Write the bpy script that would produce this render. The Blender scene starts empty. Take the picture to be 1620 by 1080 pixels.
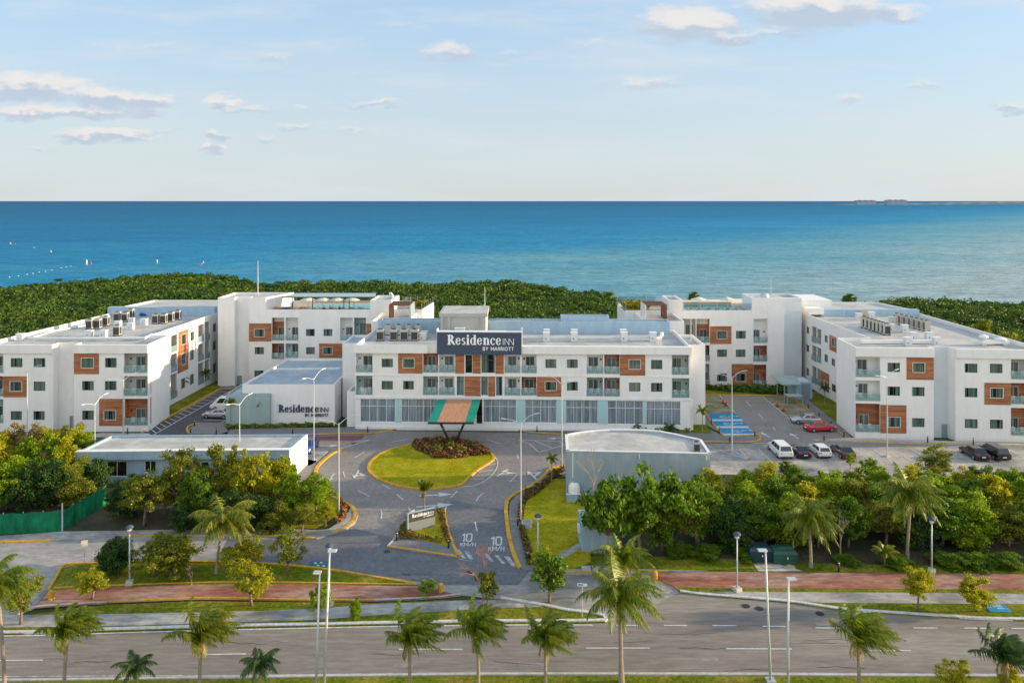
import bpy, math, random
import numpy as np
from mathutils import Vector, Matrix
R = math.radians
C = bpy.context.scene.collection
random.seed(7)
# ------------------------------------------------------------------ camera, sky, sun, exposure
H, F, CX, HY = 34.0, 1200.0, 810.0, 318.0          # camera height (m), focal length and horizon of the photograph (px)
SUN_AZ, SUN_EL = 4.0, 10.0                          # degrees from +X towards +Y, degrees above the horizon
sc = bpy.context.scene
cam = bpy.data.objects.new('camera', bpy.data.cameras.new('camera')); C.objects.link(cam)
cam.location = (0, 0, H); cam.rotation_euler = (R(90), 0, 0)
cam.data.sensor_width = 36; cam.data.lens = 36 * F / 1620; cam.data.shift_y = -(540 - HY) / 1620
cam.data.clip_start = 1; cam.data.clip_end = 200000
sc.camera = cam
sc.view_settings.view_transform = 'Standard'; sc.view_settings.look = 'None'
sc.view_settings.exposure = 1.02; sc.view_settings.gamma = 1
sc.cycles.use_denoising = True
sc.cycles.max_bounces = 6; sc.cycles.diffuse_bounces = 3; sc.cycles.glossy_bounces = 3
sc.cycles.transparent_max_bounces = 16; sc.cycles.transmission_bounces = 4
sc.cycles.caustics_reflective = False; sc.cycles.caustics_refractive = False

W = bpy.data.worlds.new('World'); sc.world = W; W.use_nodes = True
def world():
    nt = W.node_tree; nt.nodes.clear()
    N = lambda t, **k: [n := nt.nodes.new(t), [setattr(n, a, b) for a, b in k.items()]][0]
    L = nt.links.new
    def M(op, a, b=None, clamp=False):
        n = N('ShaderNodeMath', operation=op, use_clamp=clamp)
        for i, v in enumerate((a, b)):
            if v is None: continue
            if isinstance(v, (int, float)): n.inputs[i].default_value = v
            else: L(v, n.inputs[i])
        return n.outputs[0]
    out = N('ShaderNodeOutputWorld'); bg = N('ShaderNodeBackground'); L(bg.outputs[0], out.inputs[0])
    bg.inputs[1].default_value = 0.15
    sky = N('ShaderNodeTexSky', sky_type='NISHITA', sun_disc=False, sun_elevation=R(SUN_EL),
            sun_rotation=R(90 - SUN_AZ), altitude=0, air_density=1.0, dust_density=0.7, ozone_density=1.6)
    tc = N('ShaderNodeTexCoord'); sp = N('ShaderNodeSeparateXYZ'); L(tc.outputs['Generated'], sp.inputs[0])
    x, y, z = sp.outputs
    ys = M('MAXIMUM', y, 0.05)
    u = M('DIVIDE', x, ys); v = M('DIVIDE', z, ys)
    cb = N('ShaderNodeCombineXYZ'); L(u, cb.inputs[0]); L(M('MULTIPLY', v, 2.2), cb.inputs[1])
    def noise(scale, detail, w):
        n = N('ShaderNodeTexNoise', noise_dimensions='4D'); L(cb.outputs[0], n.inputs['Vector'])
        n.inputs['Scale'].default_value = scale; n.inputs['Detail'].default_value = detail; n.inputs['W'].default_value = w
        n.inputs['Roughness'].default_value = 0.58
        return n.outputs['Fac']
    n1 = noise(30, 7, 1.0); n2 = noise(9, 3, 4.0)
    nw = N('ShaderNodeTexNoise'); L(cb.outputs[0], nw.inputs['Vector']); nw.inputs['Scale'].default_value = 22; nw.inputs['Detail'].default_value = 5; nw.inputs['Roughness'].default_value = .6
    sw = N('ShaderNodeSeparateColor'); L(nw.outputs['Color'], sw.inputs[0])
    u0_, v0_ = u, v
    u = M('ADD', u, M('MULTIPLY', M('SUBTRACT', sw.outputs[0], .5), .10)); v = M('ADD', v, M('MULTIPLY', M('SUBTRACT', sw.outputs[1], .5), .036))
    clouds = [(55,138,120,34,1.25),(165,156,85,24,1.2),(235,165,55,20,1.1),(90,180,200,14,1.0),(165,214,110,17,1.1),(250,206,75,7,.5),
              (355,162,29,16,1.09),(392,174,45,11,0.72),(476,173,29,8,0.58),(588,166,70,9,0.72),(352,213,24,14,1.01),(330,235,32,11,0.94),
              (415,220,37,9,0.58),(470,203,45,9,0.58),(555,207,45,8,0.58),(60,234,48,9,0.72),(430,94,67,14,0.58),
              (1088,38,100,40,1.25),(1150,62,75,17,.9),(1290,14,140,42,1.2),(1240,52,80,18,.7),(1420,22,65,18,.75),(715,86,60,26,.9),(822,82,34,12,.45),(760,105,60,10,.3),
              (1030,132,75,20,.65),(1345,158,50,12,.6),(1462,134,42,10,.6),(250,74,70,10,.45),(1240,205,60,9,.4),(640,40,90,10,.35),(930,70,70,12,.4),(1600,170,44,13,.85),(1530,270,40,5,.25)]
    tot = None; shade = None
    for (px, py, rx, ry, a) in clouds:
        cu = (px - CX) / F; cv = (HY - py) / F
        du = M('DIVIDE', M('SUBTRACT', u, cu), rx / F); dv = M('DIVIDE', M('SUBTRACT', v, cv), ry / F)
        d = M('SUBTRACT', 1.0, M('ADD', M('MULTIPLY', du, du), M('MULTIPLY', dv, dv)), True)
        d = M('MULTIPLY', d, a)
        s = M('MULTIPLY', d, dv)
        tot = d if tot is None else M('MAXIMUM', tot, d)
        shade = s if shade is None else M('ADD', shade, s)
    nn = M('ADD', M('MULTIPLY', M('SUBTRACT', n1, 0.5), 3.4), M('MULTIPLY', M('SUBTRACT', n2, 0.5), 2.4))
    dens = M('ADD', M('MULTIPLY', tot, 2.5), M('SUBTRACT', M('MULTIPLY', nn, M('ADD', M('MULTIPLY', tot, .5), .45)), 0.30))
    mr = N('ShaderNodeMapRange', interpolation_type='SMOOTHSTEP'); L(dens, mr.inputs[0])
    mr.inputs[1].default_value = 0.0; mr.inputs[2].default_value = 2.2
    fac = M('MULTIPLY', M('MULTIPLY', mr.outputs[0], M('GREATER_THAN', tot, 0.001)), 0.92)
    sh = N('ShaderNodeMapRange', interpolation_type='SMOOTHSTEP')
    L(M('ADD', M('MULTIPLY', shade, 1.6), M('MULTIPLY', M('SUBTRACT', n1, .5), 1.2)), sh.inputs[0])
    sh.inputs[1].default_value = -0.30; sh.inputs[2].default_value = 0.30
    cc = N('ShaderNodeMix', data_type='RGBA'); L(sh.outputs[0], cc.inputs[0])
    cc.inputs[6].default_value = (1.75, 2.02, 2.42, 1); cc.inputs[7].default_value = (2.85, 2.74, 2.66, 1)
    # thin milky haze towards the horizon
    u, v = u0_, v0_
    hz = N('ShaderNodeMapRange'); L(v, hz.inputs[0]); hz.inputs[1].default_value = 0.0; hz.inputs[2].default_value = 0.45
    hz.inputs[3].default_value = 0.93; hz.inputs[4].default_value = 0.62
    hm = N('ShaderNodeMix', data_type='RGBA'); L(hz.outputs[0], hm.inputs[0]); L(sky.outputs[0], hm.inputs[6])
    gr = N('ShaderNodeMix', data_type='RGBA'); g2 = N('ShaderNodeMapRange'); L(v, g2.inputs[0]); g2.inputs[1].default_value = 0.0; g2.inputs[2].default_value = 0.28; L(g2.outputs[0], gr.inputs[0])
    gr.inputs[6].default_value = (2.16, 2.38, 2.42, 1); gr.inputs[7].default_value = (1.50, 2.14, 2.88, 1); L(gr.outputs[2], hm.inputs[7])
    # thin high veils
    nv = N('ShaderNodeTexNoise'); mv = N('ShaderNodeMapping'); mv.inputs['Scale'].default_value = (1.0, 2.6, 1); mv.inputs['Rotation'].default_value = (0, 0, R(-14)); L(cb.outputs[0], mv.inputs[0]); L(mv.outputs[0], nv.inputs['Vector'])
    nv.inputs['Scale'].default_value = 3.2; nv.inputs['Detail'].default_value = 7; nv.inputs['Roughness'].default_value = .6
    vr = N('ShaderNodeMapRange', interpolation_type='SMOOTHSTEP'); L(nv.outputs['Fac'], vr.inputs[0]); vr.inputs[1].default_value = .42; vr.inputs[2].default_value = .72; vr.inputs[4].default_value = .62
    vm = N('ShaderNodeMix', data_type='RGBA'); L(vr.outputs[0], vm.inputs[0]); L(hm.outputs[2], vm.inputs[6]); vm.inputs[7].default_value = (2.35, 2.55, 2.72, 1)
    mx = N('ShaderNodeMix', data_type='RGBA'); L(fac, mx.inputs[0]); L(vm.outputs[2], mx.inputs[6]); L(cc.outputs[2], mx.inputs[7])
    # sky behind the camera brightened and warmed: added fill light for the shaded facades
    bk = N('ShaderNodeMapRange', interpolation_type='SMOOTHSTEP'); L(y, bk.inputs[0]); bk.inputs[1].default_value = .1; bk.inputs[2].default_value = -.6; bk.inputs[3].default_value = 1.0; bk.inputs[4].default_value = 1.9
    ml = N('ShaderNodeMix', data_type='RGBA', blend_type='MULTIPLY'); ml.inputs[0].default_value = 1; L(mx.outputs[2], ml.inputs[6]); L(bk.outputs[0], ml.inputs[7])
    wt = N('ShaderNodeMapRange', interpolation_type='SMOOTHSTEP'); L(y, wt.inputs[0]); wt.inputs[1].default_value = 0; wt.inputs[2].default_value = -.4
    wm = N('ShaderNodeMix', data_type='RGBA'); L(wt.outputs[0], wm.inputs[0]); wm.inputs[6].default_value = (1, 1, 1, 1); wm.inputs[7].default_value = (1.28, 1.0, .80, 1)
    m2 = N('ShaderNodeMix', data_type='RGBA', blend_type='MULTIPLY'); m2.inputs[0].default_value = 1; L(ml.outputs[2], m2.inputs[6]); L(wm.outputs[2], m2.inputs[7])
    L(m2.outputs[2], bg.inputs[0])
world()
sd = Vector((math.cos(R(SUN_EL)) * math.cos(R(SUN_AZ)), math.cos(R(SUN_EL)) * math.sin(R(SUN_AZ)), math.sin(R(SUN_EL))))
sl = bpy.data.lights.new('sun', 'SUN'); sl.energy = 4.6; sl.angle = R(1.2); sl.color = (1.0, 0.77, 0.46)
sun = bpy.data.objects.new('sun', sl); C.objects.link(sun)
sun.rotation_euler = sd.to_track_quat('Z', 'Y').to_euler(); sun.location = (60, 20, 80)

# ------------------------------------------------------------------ helpers
def G(px, py, z=0.0):
    Y = F * (H - z) / (py - HY); return Vector(((px - CX) * Y / F, Y, z))
def AT(px, py, Y):
    return Vector(((px - CX) * Y / F, Y, H - (py - HY) * Y / F))
V1 = (0, 420, 3.8575); V2 = (330, 420, 3.8575); V3 = (530, 460, 4.5); V4 = (810, 460, 4.5); V5 = (960, 420, 3.8575)
V6 = (1260, 440, 3.858); V7 = (0, 640, 2.455); V8 = (380, 660, 4.91); V9 = (560, 660, 4.5); V10 = (820, 660, 4.5)
V11 = (1100, 640, 3.115); V12 = (380, 840, 4.05); V13 = (760, 840, 4.05); V14 = (1120, 820, 3.24); VZ = (0, 0, 1)
VR = (1340, 480, 6.23); VL = (120, 470, 9.0); VC = (580, 450, 11.57); VP = (960, 450, 6.75)
def P(v, x, y): return (v[0] + x / v[2], v[1] + y / v[2])

def tag(o, label=None, cat=None, group=None, kind=None):
    if label: o['label'] = label
    if cat: o['category'] = cat
    if group: o['group'] = group
    if kind: o['kind'] = kind
    return o
def empty(name, loc, rz=0, label=None, cat=None, group=None):
    o = bpy.data.objects.new(name, None); C.objects.link(o); o.empty_display_size = .3
    o.location = loc; o.rotation_euler = (0, 0, rz)
    return tag(o, label, cat, group)
KIDS = {}
def setparent(c, p):
    c.parent = p; KIDS.setdefault(p.name, []).append(c)
def copy_tree(o, parent=None):
    c = o.copy(); C.objects.link(c); c.parent = None
    if parent is not None: setparent(c, parent)
    for ch in KIDS.get(o.name, []): copy_tree(ch, c)
    return c
def place(proto, loc, rz=0, label=None, cat=None, group=None, scale=None):
    if proto.get('used'): o = copy_tree(proto)
    else: o = proto; proto['used'] = 1
    o.location = loc; o.rotation_euler = (0, 0, rz)
    if scale is not None: o.scale = scale if hasattr(scale, '__len__') else (scale,) * 3
    tag(o, label, cat, group)
    return o

class MB:
    def __init__(s): s.v = []; s.f = []; s.m = []; s.mi = 0
    def add(s, vs, fs):
        n = len(s.v); s.v += [tuple(a) for a in vs]; s.f += [tuple(i + n for i in f) for f in fs]; s.m += [s.mi] * len(fs); return s
    def quad(s, a, b, c, d): return s.add([a, b, c, d], [(0, 1, 2, 3)])
    def box(s, x0, y0, z0, x1, y1, z1):
        return s.hexa([(x0,y0,z0),(x1,y0,z0),(x1,y1,z0),(x0,y1,z0)], [(x0,y0,z1),(x1,y0,z1),(x1,y1,z1),(x0,y1,z1)])
    def hexa(s, b, t):
        return s.add(list(b) + list(t), [(3,2,1,0),(4,5,6,7),(0,1,5,4),(1,2,6,5),(2,3,7,6),(3,0,4,7)])
    def prism(s, poly, z0, z1):
        n = len(poly)
        return s.add([(p[0],p[1],z0) for p in poly] + [(p[0],p[1],z1) for p in poly],
            [tuple(range(n))[::-1], tuple(range(n, 2*n))] + [(i, (i+1) % n, n + (i+1) % n, n + i) for i in range(n)])
    def bar(s, a, b, w, h=None):
        a = Vector(a); b = Vector(b); h = h or w; d = (b - a).normalized()
        up = Vector((0,0,1)) if abs(d.z) < .9 else Vector((0,1,0))
        r = d.cross(up).normalized() * w/2; q = r.cross(d).normalized() * h/2
        return s.hexa([a-r-q, a+r-q, a+r+q, a-r+q], [b-r-q, b+r-q, b+r+q, b-r+q])
    def tube(s, pts, rad, n=8, cap=True):
        pts = [Vector(p) for p in pts]; rad = rad if hasattr(rad, '__len__') else [rad] * len(pts)
        vs = []; prev = None
        for i, p in enumerate(pts):
            d = (pts[min(i+1, len(pts)-1)] - pts[max(i-1, 0)]).normalized()
            if prev is None: u = d.orthogonal().normalized()
            else: u = (prev - d * prev.dot(d)).normalized()
            prev = u; w = d.cross(u)
            for k in range(n):
                a = 2*math.pi*k/n; vs.append(p + (u*math.cos(a) + w*math.sin(a)) * rad[i])
        fs = [(i*n+k, i*n+(k+1)%n, (i+1)*n+(k+1)%n, (i+1)*n+k) for i in range(len(pts)-1) for k in range(n)]
        if cap: fs += [tuple(range(n))[::-1], tuple(range((len(pts)-1)*n, len(pts)*n))]
        return s.add(vs, fs)
    def lathe(s, prof, c=(0,0,0), n=16):
        return s.tube_z([(r, z) for r, z in prof], c, n)
    def tube_z(s, prof, c, n):
        vs = []
        for r, z in prof:
            for k in range(n):
                a = 2*math.pi*k/n; vs.append((c[0]+r*math.cos(a), c[1]+r*math.sin(a), c[2]+z))
        m = len(prof)
        fs = [(i*n+k, i*n+(k+1)%n, (i+1)*n+(k+1)%n, (i+1)*n+k) for i in range(m-1) for k in range(n)]
        fs += [tuple(range(n))[::-1], tuple(range((m-1)*n, m*n))]
        return s.add(vs, fs)
    def build(s, name, mat, parent=None, smooth=False, base=None):
        me = bpy.data.meshes.new(name)
        off = (0, 0, 0) if base is None else base
        me.from_pydata([(x-off[0], y-off[1], z-off[2]) for x, y, z in s.v], [], s.f)
        for m in (mat if isinstance(mat, (list, tuple)) else [mat]): me.materials.append(m)
        if any(s.m): me.polygons.foreach_set('material_index', s.m)
        if smooth: me.polygons.foreach_set('use_smooth', [True] * len(me.polygons))
        me.update()
        o = bpy.data.objects.new(name, me); C.objects.link(o)
        if parent is not None: setparent(o, parent)
        elif base is not None: o.location = base
        return o

def quads_mesh(name, A, mat):
    """A: (n,4,3) array of quads"""
    n = len(A); me = bpy.data.meshes.new(name)
    me.vertices.add(n*4); me.vertices.foreach_set('co', A.astype(np.float32).ravel())
    me.loops.add(n*4); me.loops.foreach_set('vertex_index', np.arange(n*4, dtype=np.int32))
    me.polygons.add(n); me.polygons.foreach_set('loop_start', np.arange(0, n*4, 4, dtype=np.int32))
    me.polygons.foreach_set('loop_total', np.full(n, 4, dtype=np.int32))
    me.materials.append(mat); me.update(); me.validate()
    return me

# ------------------------------------------------------------------ materials
MAT = {}
# second, finer layer of wear: name -> (noise scale xyz, darkest, lightest, detail)
FINE = {'asphalt':((2.2,2.2,2.2),.72,1.22),'asphalt_blue':((2.2,2.2,2.2),.72,1.25),'asphalt_road':((.5,3.2,1),.74,1.2),'asphalt_lot':((1.8,1.8,1),.7,1.2),'asphalt_dark':((2,2,1),.75,1.3),
 'service_road':((.9,2.2,1),.68,1.2),'path_grey':((.9,2.2,1),.66,1.22),'pavement':((3,3,1),.75,1.2),'brick_path':((.8,2.6,1),.6,1.45),'concrete_pale':((3,3,3),.7,1.15),'grass':((4,4,4),.45,1.5),'lawn':((4,4,4),.62,1.32),
 'soil':((4,4,4),.5,1.5),'stucco':((1.3,1.3,.16),.94,1.02),'roof_white':((.8,.8,1),.78,1.12),'roof_blue':((.8,.8,1),.8,1.12),'house_grey':((1.2,1.2,.15),.84,1.08),'house_blue':((1.2,1.2,.15),.84,1.08),'yellow_paint':((4,4,4),.6,1.15),
 'white_paint':((5,5,5),.7,1.1),'paver_grass':((5,5,5),.6,1.4),'stucco_blue':((1.3,1.3,.2),.86,1.06),'stucco_sage':((1.3,1.3,.2),.88,1.05),'mesh_green':((1.2,1.2,.5),.5,1.4),'blue_paint':((3,3,3),.7,1.2)}
def nm(name, c1, c2=None, scale=1.0, rough=.7, bump=0.0, metal=0, spec=.35, detail=5, stretch=None, c3=None, s3=.1, island=None, transl=0, bscale=None, coat=0):
    m = bpy.data.materials.new(name); m.use_nodes = True; nt = m.node_tree; b = nt.nodes['Principled BSDF']
    N = nt.nodes.new; L = nt.links.new
    b.inputs['Roughness'].default_value = rough; b.inputs['Metallic'].default_value = metal
    b.inputs['Specular IOR Level'].default_value = spec; b.inputs['Base Color'].default_value = (*c1, 1)
    if coat: b.inputs['Coat Weight'].default_value = coat; b.inputs['Coat Roughness'].default_value = .08
    geo = N('ShaderNodeNewGeometry'); vec = geo.outputs['Position']
    if stretch:
        mp = N('ShaderNodeMapping'); mp.inputs['Scale'].default_value = stretch; L(vec, mp.inputs[0]); vec = mp.outputs[0]
    col = None
    if c2 is not None:
        n = N('ShaderNodeTexNoise'); L(vec, n.inputs['Vector']); n.inputs['Scale'].default_value = scale; n.inputs['Detail'].default_value = detail
        n.inputs['Roughness'].default_value = .62
        r = N('ShaderNodeMapRange'); L(n.outputs['Fac'], r.inputs[0]); r.inputs[1].default_value = .36; r.inputs[2].default_value = .64
        x = N('ShaderNodeMix'); x.data_type = 'RGBA'; L(r.outputs[0], x.inputs[0]); x.inputs[6].default_value = (*c1, 1); x.inputs[7].default_value = (*c2, 1)
        col = x.outputs[2]
    if c3 is not None:
        n = N('ShaderNodeTexNoise'); L(vec, n.inputs['Vector']); n.inputs['Scale'].default_value = s3; n.inputs['Detail'].default_value = 4
        r = N('ShaderNodeMapRange'); L(n.outputs['Fac'], r.inputs[0]); r.inputs[1].default_value = .45; r.inputs[2].default_value = .62
        x = N('ShaderNodeMix'); x.data_type = 'RGBA'; L(r.outputs[0], x.inputs[0])
        if col: L(col, x.inputs[6])
        else: x.inputs[6].default_value = (*c1, 1)
        x.inputs[7].default_value = (*c3, 1); col = x.outputs[2]
    if island:
        r = N('ShaderNodeMapRange'); L(geo.outputs['Random Per Island'], r.inputs[0]); r.inputs[3].default_value = island[0]; r.inputs[4].default_value = island[1]
        x = N('ShaderNodeMix'); x.data_type = 'RGBA'; x.blend_type = 'MULTIPLY'; x.inputs[0].default_value = 1
        if col: L(col, x.inputs[6])
        else: x.inputs[6].default_value = (*c1, 1)
        L(r.outputs[0], x.inputs[7]); col = x.outputs[2]
    if name in FINE:
        fs, lo, hi = FINE[name]; n = N('ShaderNodeTexNoise'); m3 = N('ShaderNodeMapping'); m3.inputs['Scale'].default_value = fs; L(geo.outputs['Position'], m3.inputs[0]); L(m3.outputs[0], n.inputs['Vector'])
        n.inputs['Scale'].default_value = 1; n.inputs['Detail'].default_value = 9; n.inputs['Roughness'].default_value = .72
        r = N('ShaderNodeMapRange'); L(n.outputs['Fac'], r.inputs[0]); r.inputs[1].default_value = .34; r.inputs[2].default_value = .66; r.inputs[3].default_value = lo; r.inputs[4].default_value = hi
        x = N('ShaderNodeMix'); x.data_type = 'RGBA'; x.blend_type = 'MULTIPLY'; x.inputs[0].default_value = 1
        if col: L(col, x.inputs[6])
        else: x.inputs[6].default_value = (*c1, 1)
        L(r.outputs[0], x.inputs[7]); col = x.outputs[2]
    if col: L(col, b.inputs['Base Color'])
    if bump:
        n = N('ShaderNodeTexNoise'); L(vec, n.inputs['Vector']); n.inputs['Scale'].default_value = bscale or scale * 6; n.inputs['Detail'].default_value = 4
        bp = N('ShaderNodeBump'); bp.inputs['Strength'].default_value = 1; bp.inputs['Distance'].default_value = bump
        L(n.outputs['Fac'], bp.inputs['Height']); L(bp.outputs[0], b.inputs['Normal'])
    if transl:
        t = N('ShaderNodeBsdfTranslucent'); x = N('ShaderNodeMixShader'); x.inputs[0].default_value = transl
        if col: L(col, t.inputs[0])
        else: t.inputs[0].default_value = (*c1, 1)
        L(b.outputs[0], x.inputs[1]); L(t.outputs[0], x.inputs[2]); L(x.outputs[0], nt.nodes['Material Output'].inputs[0])
    MAT[name] = m; return m

nm('stucco', (.78,.77,.765), (.73,.725,.72), .35, .85, .004, bscale=12, c3=(.77,.765,.755), s3=.9)
nm('stucco_grey', (.56,.62,.66), (.52,.58,.63), .5, .85)
nm('stucco_blue', (.36,.50,.62), (.32,.46,.58), .5, .8)
nm('stucco_sage', (.33,.42,.42), (.31,.40,.40), .5, .85)
nm('stucco_taupe', (.42,.43,.40), (.38,.39,.37), .5, .85)
nm('house_blue', (.30,.42,.52), (.27,.39,.49), .5, .8, c3=(.33,.43,.50), s3=.8)
nm('house_grey', (.38,.43,.46), (.34,.39,.42), .35, .85, c3=(.30,.39,.44), s3=.5)
nm('roof_white', (.52,.515,.50), (.45,.445,.435), .6, .8, c3=(.40,.40,.39), s3=.25)
nm('roof_blue', (.35,.42,.49), (.30,.37,.44), .5, .75, c3=(.40,.46,.51), s3=.3)
nm('slate_sign', (.055,.075,.12), (.05,.068,.11), 3, .7)
nm('letter_white', (.82,.84,.86), rough=.5)
nm('letter_dark', (.05,.065,.09), rough=.5)
nm('frame_grey', (.50,.52,.53), rough=.5)
nm('frame_white', (.75,.76,.77), rough=.5)
nm('door_grey', (.22,.28,.34), (.20,.26,.32), 2, .6)
nm('dark_metal', (.03,.032,.035), rough=.5)
nm('galvanised', (.50,.53,.55), (.42,.45,.48), 2, .45, metal=.4)
nm('pole_white', (.52,.55,.58), (.45,.48,.50), 1.5, .45, metal=.1)
nm('concrete', (.40,.39,.38), (.33,.32,.31), .5, .9, .01, c3=(.28,.28,.28), s3=.15)
nm('concrete_pale', (.52,.50,.47), (.44,.42,.40), .8, .9)
nm('grey_plastic', (.35,.36,.36), rough=.6)
nm('plastic_white', (.80,.80,.78), rough=.5)
nm('ac_case', (.46,.45,.41), (.42,.41,.38), 3, .55)
nm('ac_grille', (.035,.035,.04), (.06,.06,.065), 60, .6, stretch=(1,1,8))
nm('vent_white', (.66,.68,.70), (.58,.60,.63), 2, .6)
nm('asphalt', (.27,.245,.23), (.21,.196,.188), .35, .9, .012, c3=(.26,.24,.225), s3=.12, bscale=30)
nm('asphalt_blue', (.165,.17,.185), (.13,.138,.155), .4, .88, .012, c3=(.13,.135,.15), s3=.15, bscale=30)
nm('asphalt_road', (.235,.205,.18), (.195,.171,.152), 1.2, .9, .01, stretch=(.15,1,1), c3=(.27,.24,.215), s3=.2, bscale=30)
nm('asphalt_lot', (.44,.41,.38), (.35,.33,.31), .3, .9, .01, c3=(.22,.22,.225), s3=.15, bscale=30)
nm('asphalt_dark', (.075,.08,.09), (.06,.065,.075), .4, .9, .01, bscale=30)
nm('service_road', (.38,.36,.34), (.29,.28,.27), .25, .9, .01, c3=(.20,.205,.21), s3=.12, bscale=30)
nm('pavement', (.20,.20,.205), (.17,.17,.175), .8, .9, .01)
nm('path_grey', (.42,.40,.38), (.33,.32,.31), .5, .9, .01, c3=(.22,.22,.22), s3=.25)
nm('brick_path', (.31,.125,.085), (.21,.075,.055), .5, .9, .01, stretch=(.4,1,1), c3=(.32,.20,.16), s3=.3)
nm('red_paint', (.22,.06,.07), (.18,.09,.09), 1.5, .85)
nm('yellow_paint', (.70,.40,.03), (.55,.30,.04), 1.2, .7)
nm('white_paint', (.72,.72,.71), (.50,.50,.50), 3, .7)
nm('white_worn', (.52,.53,.54), (.20,.21,.23), 2.5, .8)
nm('blue_paint', (.01,.28,.52), (.01,.22,.44), 1, .75)
nm('green_paint', (.03,.16,.15), (.03,.13,.13), 1, .75)
nm('grass', (.15,.18,.010), (.09,.125,.008), 1.4, .95, .05, c3=(.22,.19,.03), s3=.35, bscale=9, spec=.05)
nm('lawn', (.30,.285,.010), (.235,.245,.008), 1.3, .95, .05, c3=(.36,.31,.02), s3=.5, bscale=10, spec=.05)
nm('soil', (.055,.05,.03), (.025,.04,.012), .5, .95, .06, c3=(.09,.07,.04), s3=.15)
nm('forest_floor', (.035,.055,.010), (.06,.075,.018), .3, .95, .2)
nm('paver_grass', (.24,.21,.13), (.13,.15,.06), 1.6, .95, .04, c3=(.30,.26,.19), s3=.5)
nm('bark', (.22,.16,.11), (.13,.10,.07), 3, .9, .02)
nm('bark_pale', (.38,.31,.22), (.26,.21,.15), 3, .9, .02)
nm('palm_bark', (.33,.28,.22), (.22,.18,.14), 9, .9, .03, stretch=(.3,.3,2))
L_ = dict(rough=.55, spec=.25)
nm('leaf_green', (.15,.25,.014), (.10,.19,.012), .8, island=(.45,1.5), transl=.42, **L_)
nm('leaf_bright', (.28,.38,.012), (.18,.29,.010), .8, island=(.5,1.45), transl=.45, **L_)
nm('leaf_yellow', (.46,.42,.014), (.30,.33,.012), .8, island=(.5,1.4), transl=.45, **L_)
nm('leaf_dark', (.05,.11,.018), (.035,.08,.015), .8, island=(.45,1.6), transl=.25, **L_)
nm('leaf_olive', (.24,.26,.025), (.16,.19,.018), .8, island=(.5,1.5), transl=.42, **L_)
nm('leaf_dry', (.36,.27,.10), (.28,.24,.07), .8, island=(.5,1.4), transl=.3, **L_)
nm('leaf_forest', (.060,.120,.012), (.034,.078,.010), .12, island=(.35,1.7), transl=.25, c3=(.085,.14,.015), s3=.05, **L_)
nm('leaf_red', (.18,.06,.03), (.10,.07,.02), 1.5, island=(.4,1.7), transl=.2, **L_)
nm('flower_pink', (.55,.13,.10), (.60,.25,.13), 2, island=(.6,1.3), transl=.3, **L_)
nm('palm_leaf', (.11,.18,.010), (.24,.27,.012), .7, island=(.5,1.4), transl=.35, rough=.45, spec=.4)
nm('palm_leaf_yellow', (.26,.27,.015), (.12,.17,.012), .9, island=(.5,1.4), transl=.4, rough=.45, spec=.4)
nm('palm_leaf_dark', (.04,.09,.02), (.06,.11,.02), .7, island=(.5,1.4), transl=.25, rough=.45, spec=.4)
nm('palm_husk', (.30,.19,.08), (.20,.13,.06), 4, .9)
nm('car_white', (.78,.79,.80), rough=.3, coat=1); nm('car_black', (.012,.014,.018), rough=.25, coat=1)
nm('car_charcoal', (.03,.035,.04), rough=.25, coat=1); nm('car_red', (.50,.012,.02), rough=.3, coat=1)
nm('car_silver', (.42,.46,.50), rough=.3, metal=.5, coat=1); nm('car_blue', (.01,.07,.42), rough=.3, coat=1)
nm('car_glass', (.015,.02,.024), rough=.06, spec=.8)
nm('tyre', (.02,.02,.02), rough=.85); nm('rim', (.45,.46,.47), rough=.35, metal=.8)
nm('lamp_red', (.55,.01,.01), rough=.25); nm('lamp_clear', (.75,.76,.78), rough=.15)
nm('orange_cone', (.80,.10,.02), rough=.6)
nm('mesh_green', (.004,.20,.085), (.003,.13,.06), .5, .8, transl=.25, c3=(.006,.20,.09), s3=.8)
nm('canopy_green', (.012,.27,.21), (.01,.23,.18), 1, .5, stretch=(.5,1,1))
nm('pool_water', (.06,.42,.42), (.05,.38,.40), 1, .15, .01)
nm('sand_deck', (.50,.42,.32), (.44,.37,.28), .8, .85)
nm('umbrella_cloth', (.74,.70,.60), rough=.8, transl=.2)
nm('steel_roof', (.40,.50,.54), rough=.4, metal=.3)
nm('blue_cloth', (.02,.07,.32), rough=.8)
nm('skin', (.42,.24,.16), rough=.6); nm('hair', (.03,.02,.015), rough=.7); nm('cloth_red', (.42,.08,.06), rough=.8); nm('cloth_dark', (.05,.05,.07), rough=.8)
nm('transformer_green', (.02,.085,.065), (.016,.07,.055), 1, .5); nm('transformer_blue', (.012,.045,.07), (.01,.035,.06), 1, .5)
nm('marine_red', (.60,.03,.05), rough=.4); nm('marine_green', (.02,.30,.16), rough=.4); nm('marine_orange', (.70,.36,.10), rough=.5)
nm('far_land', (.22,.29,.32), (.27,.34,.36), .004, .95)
nm('far_wall', (.30,.37,.40), rough=.9)

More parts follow.
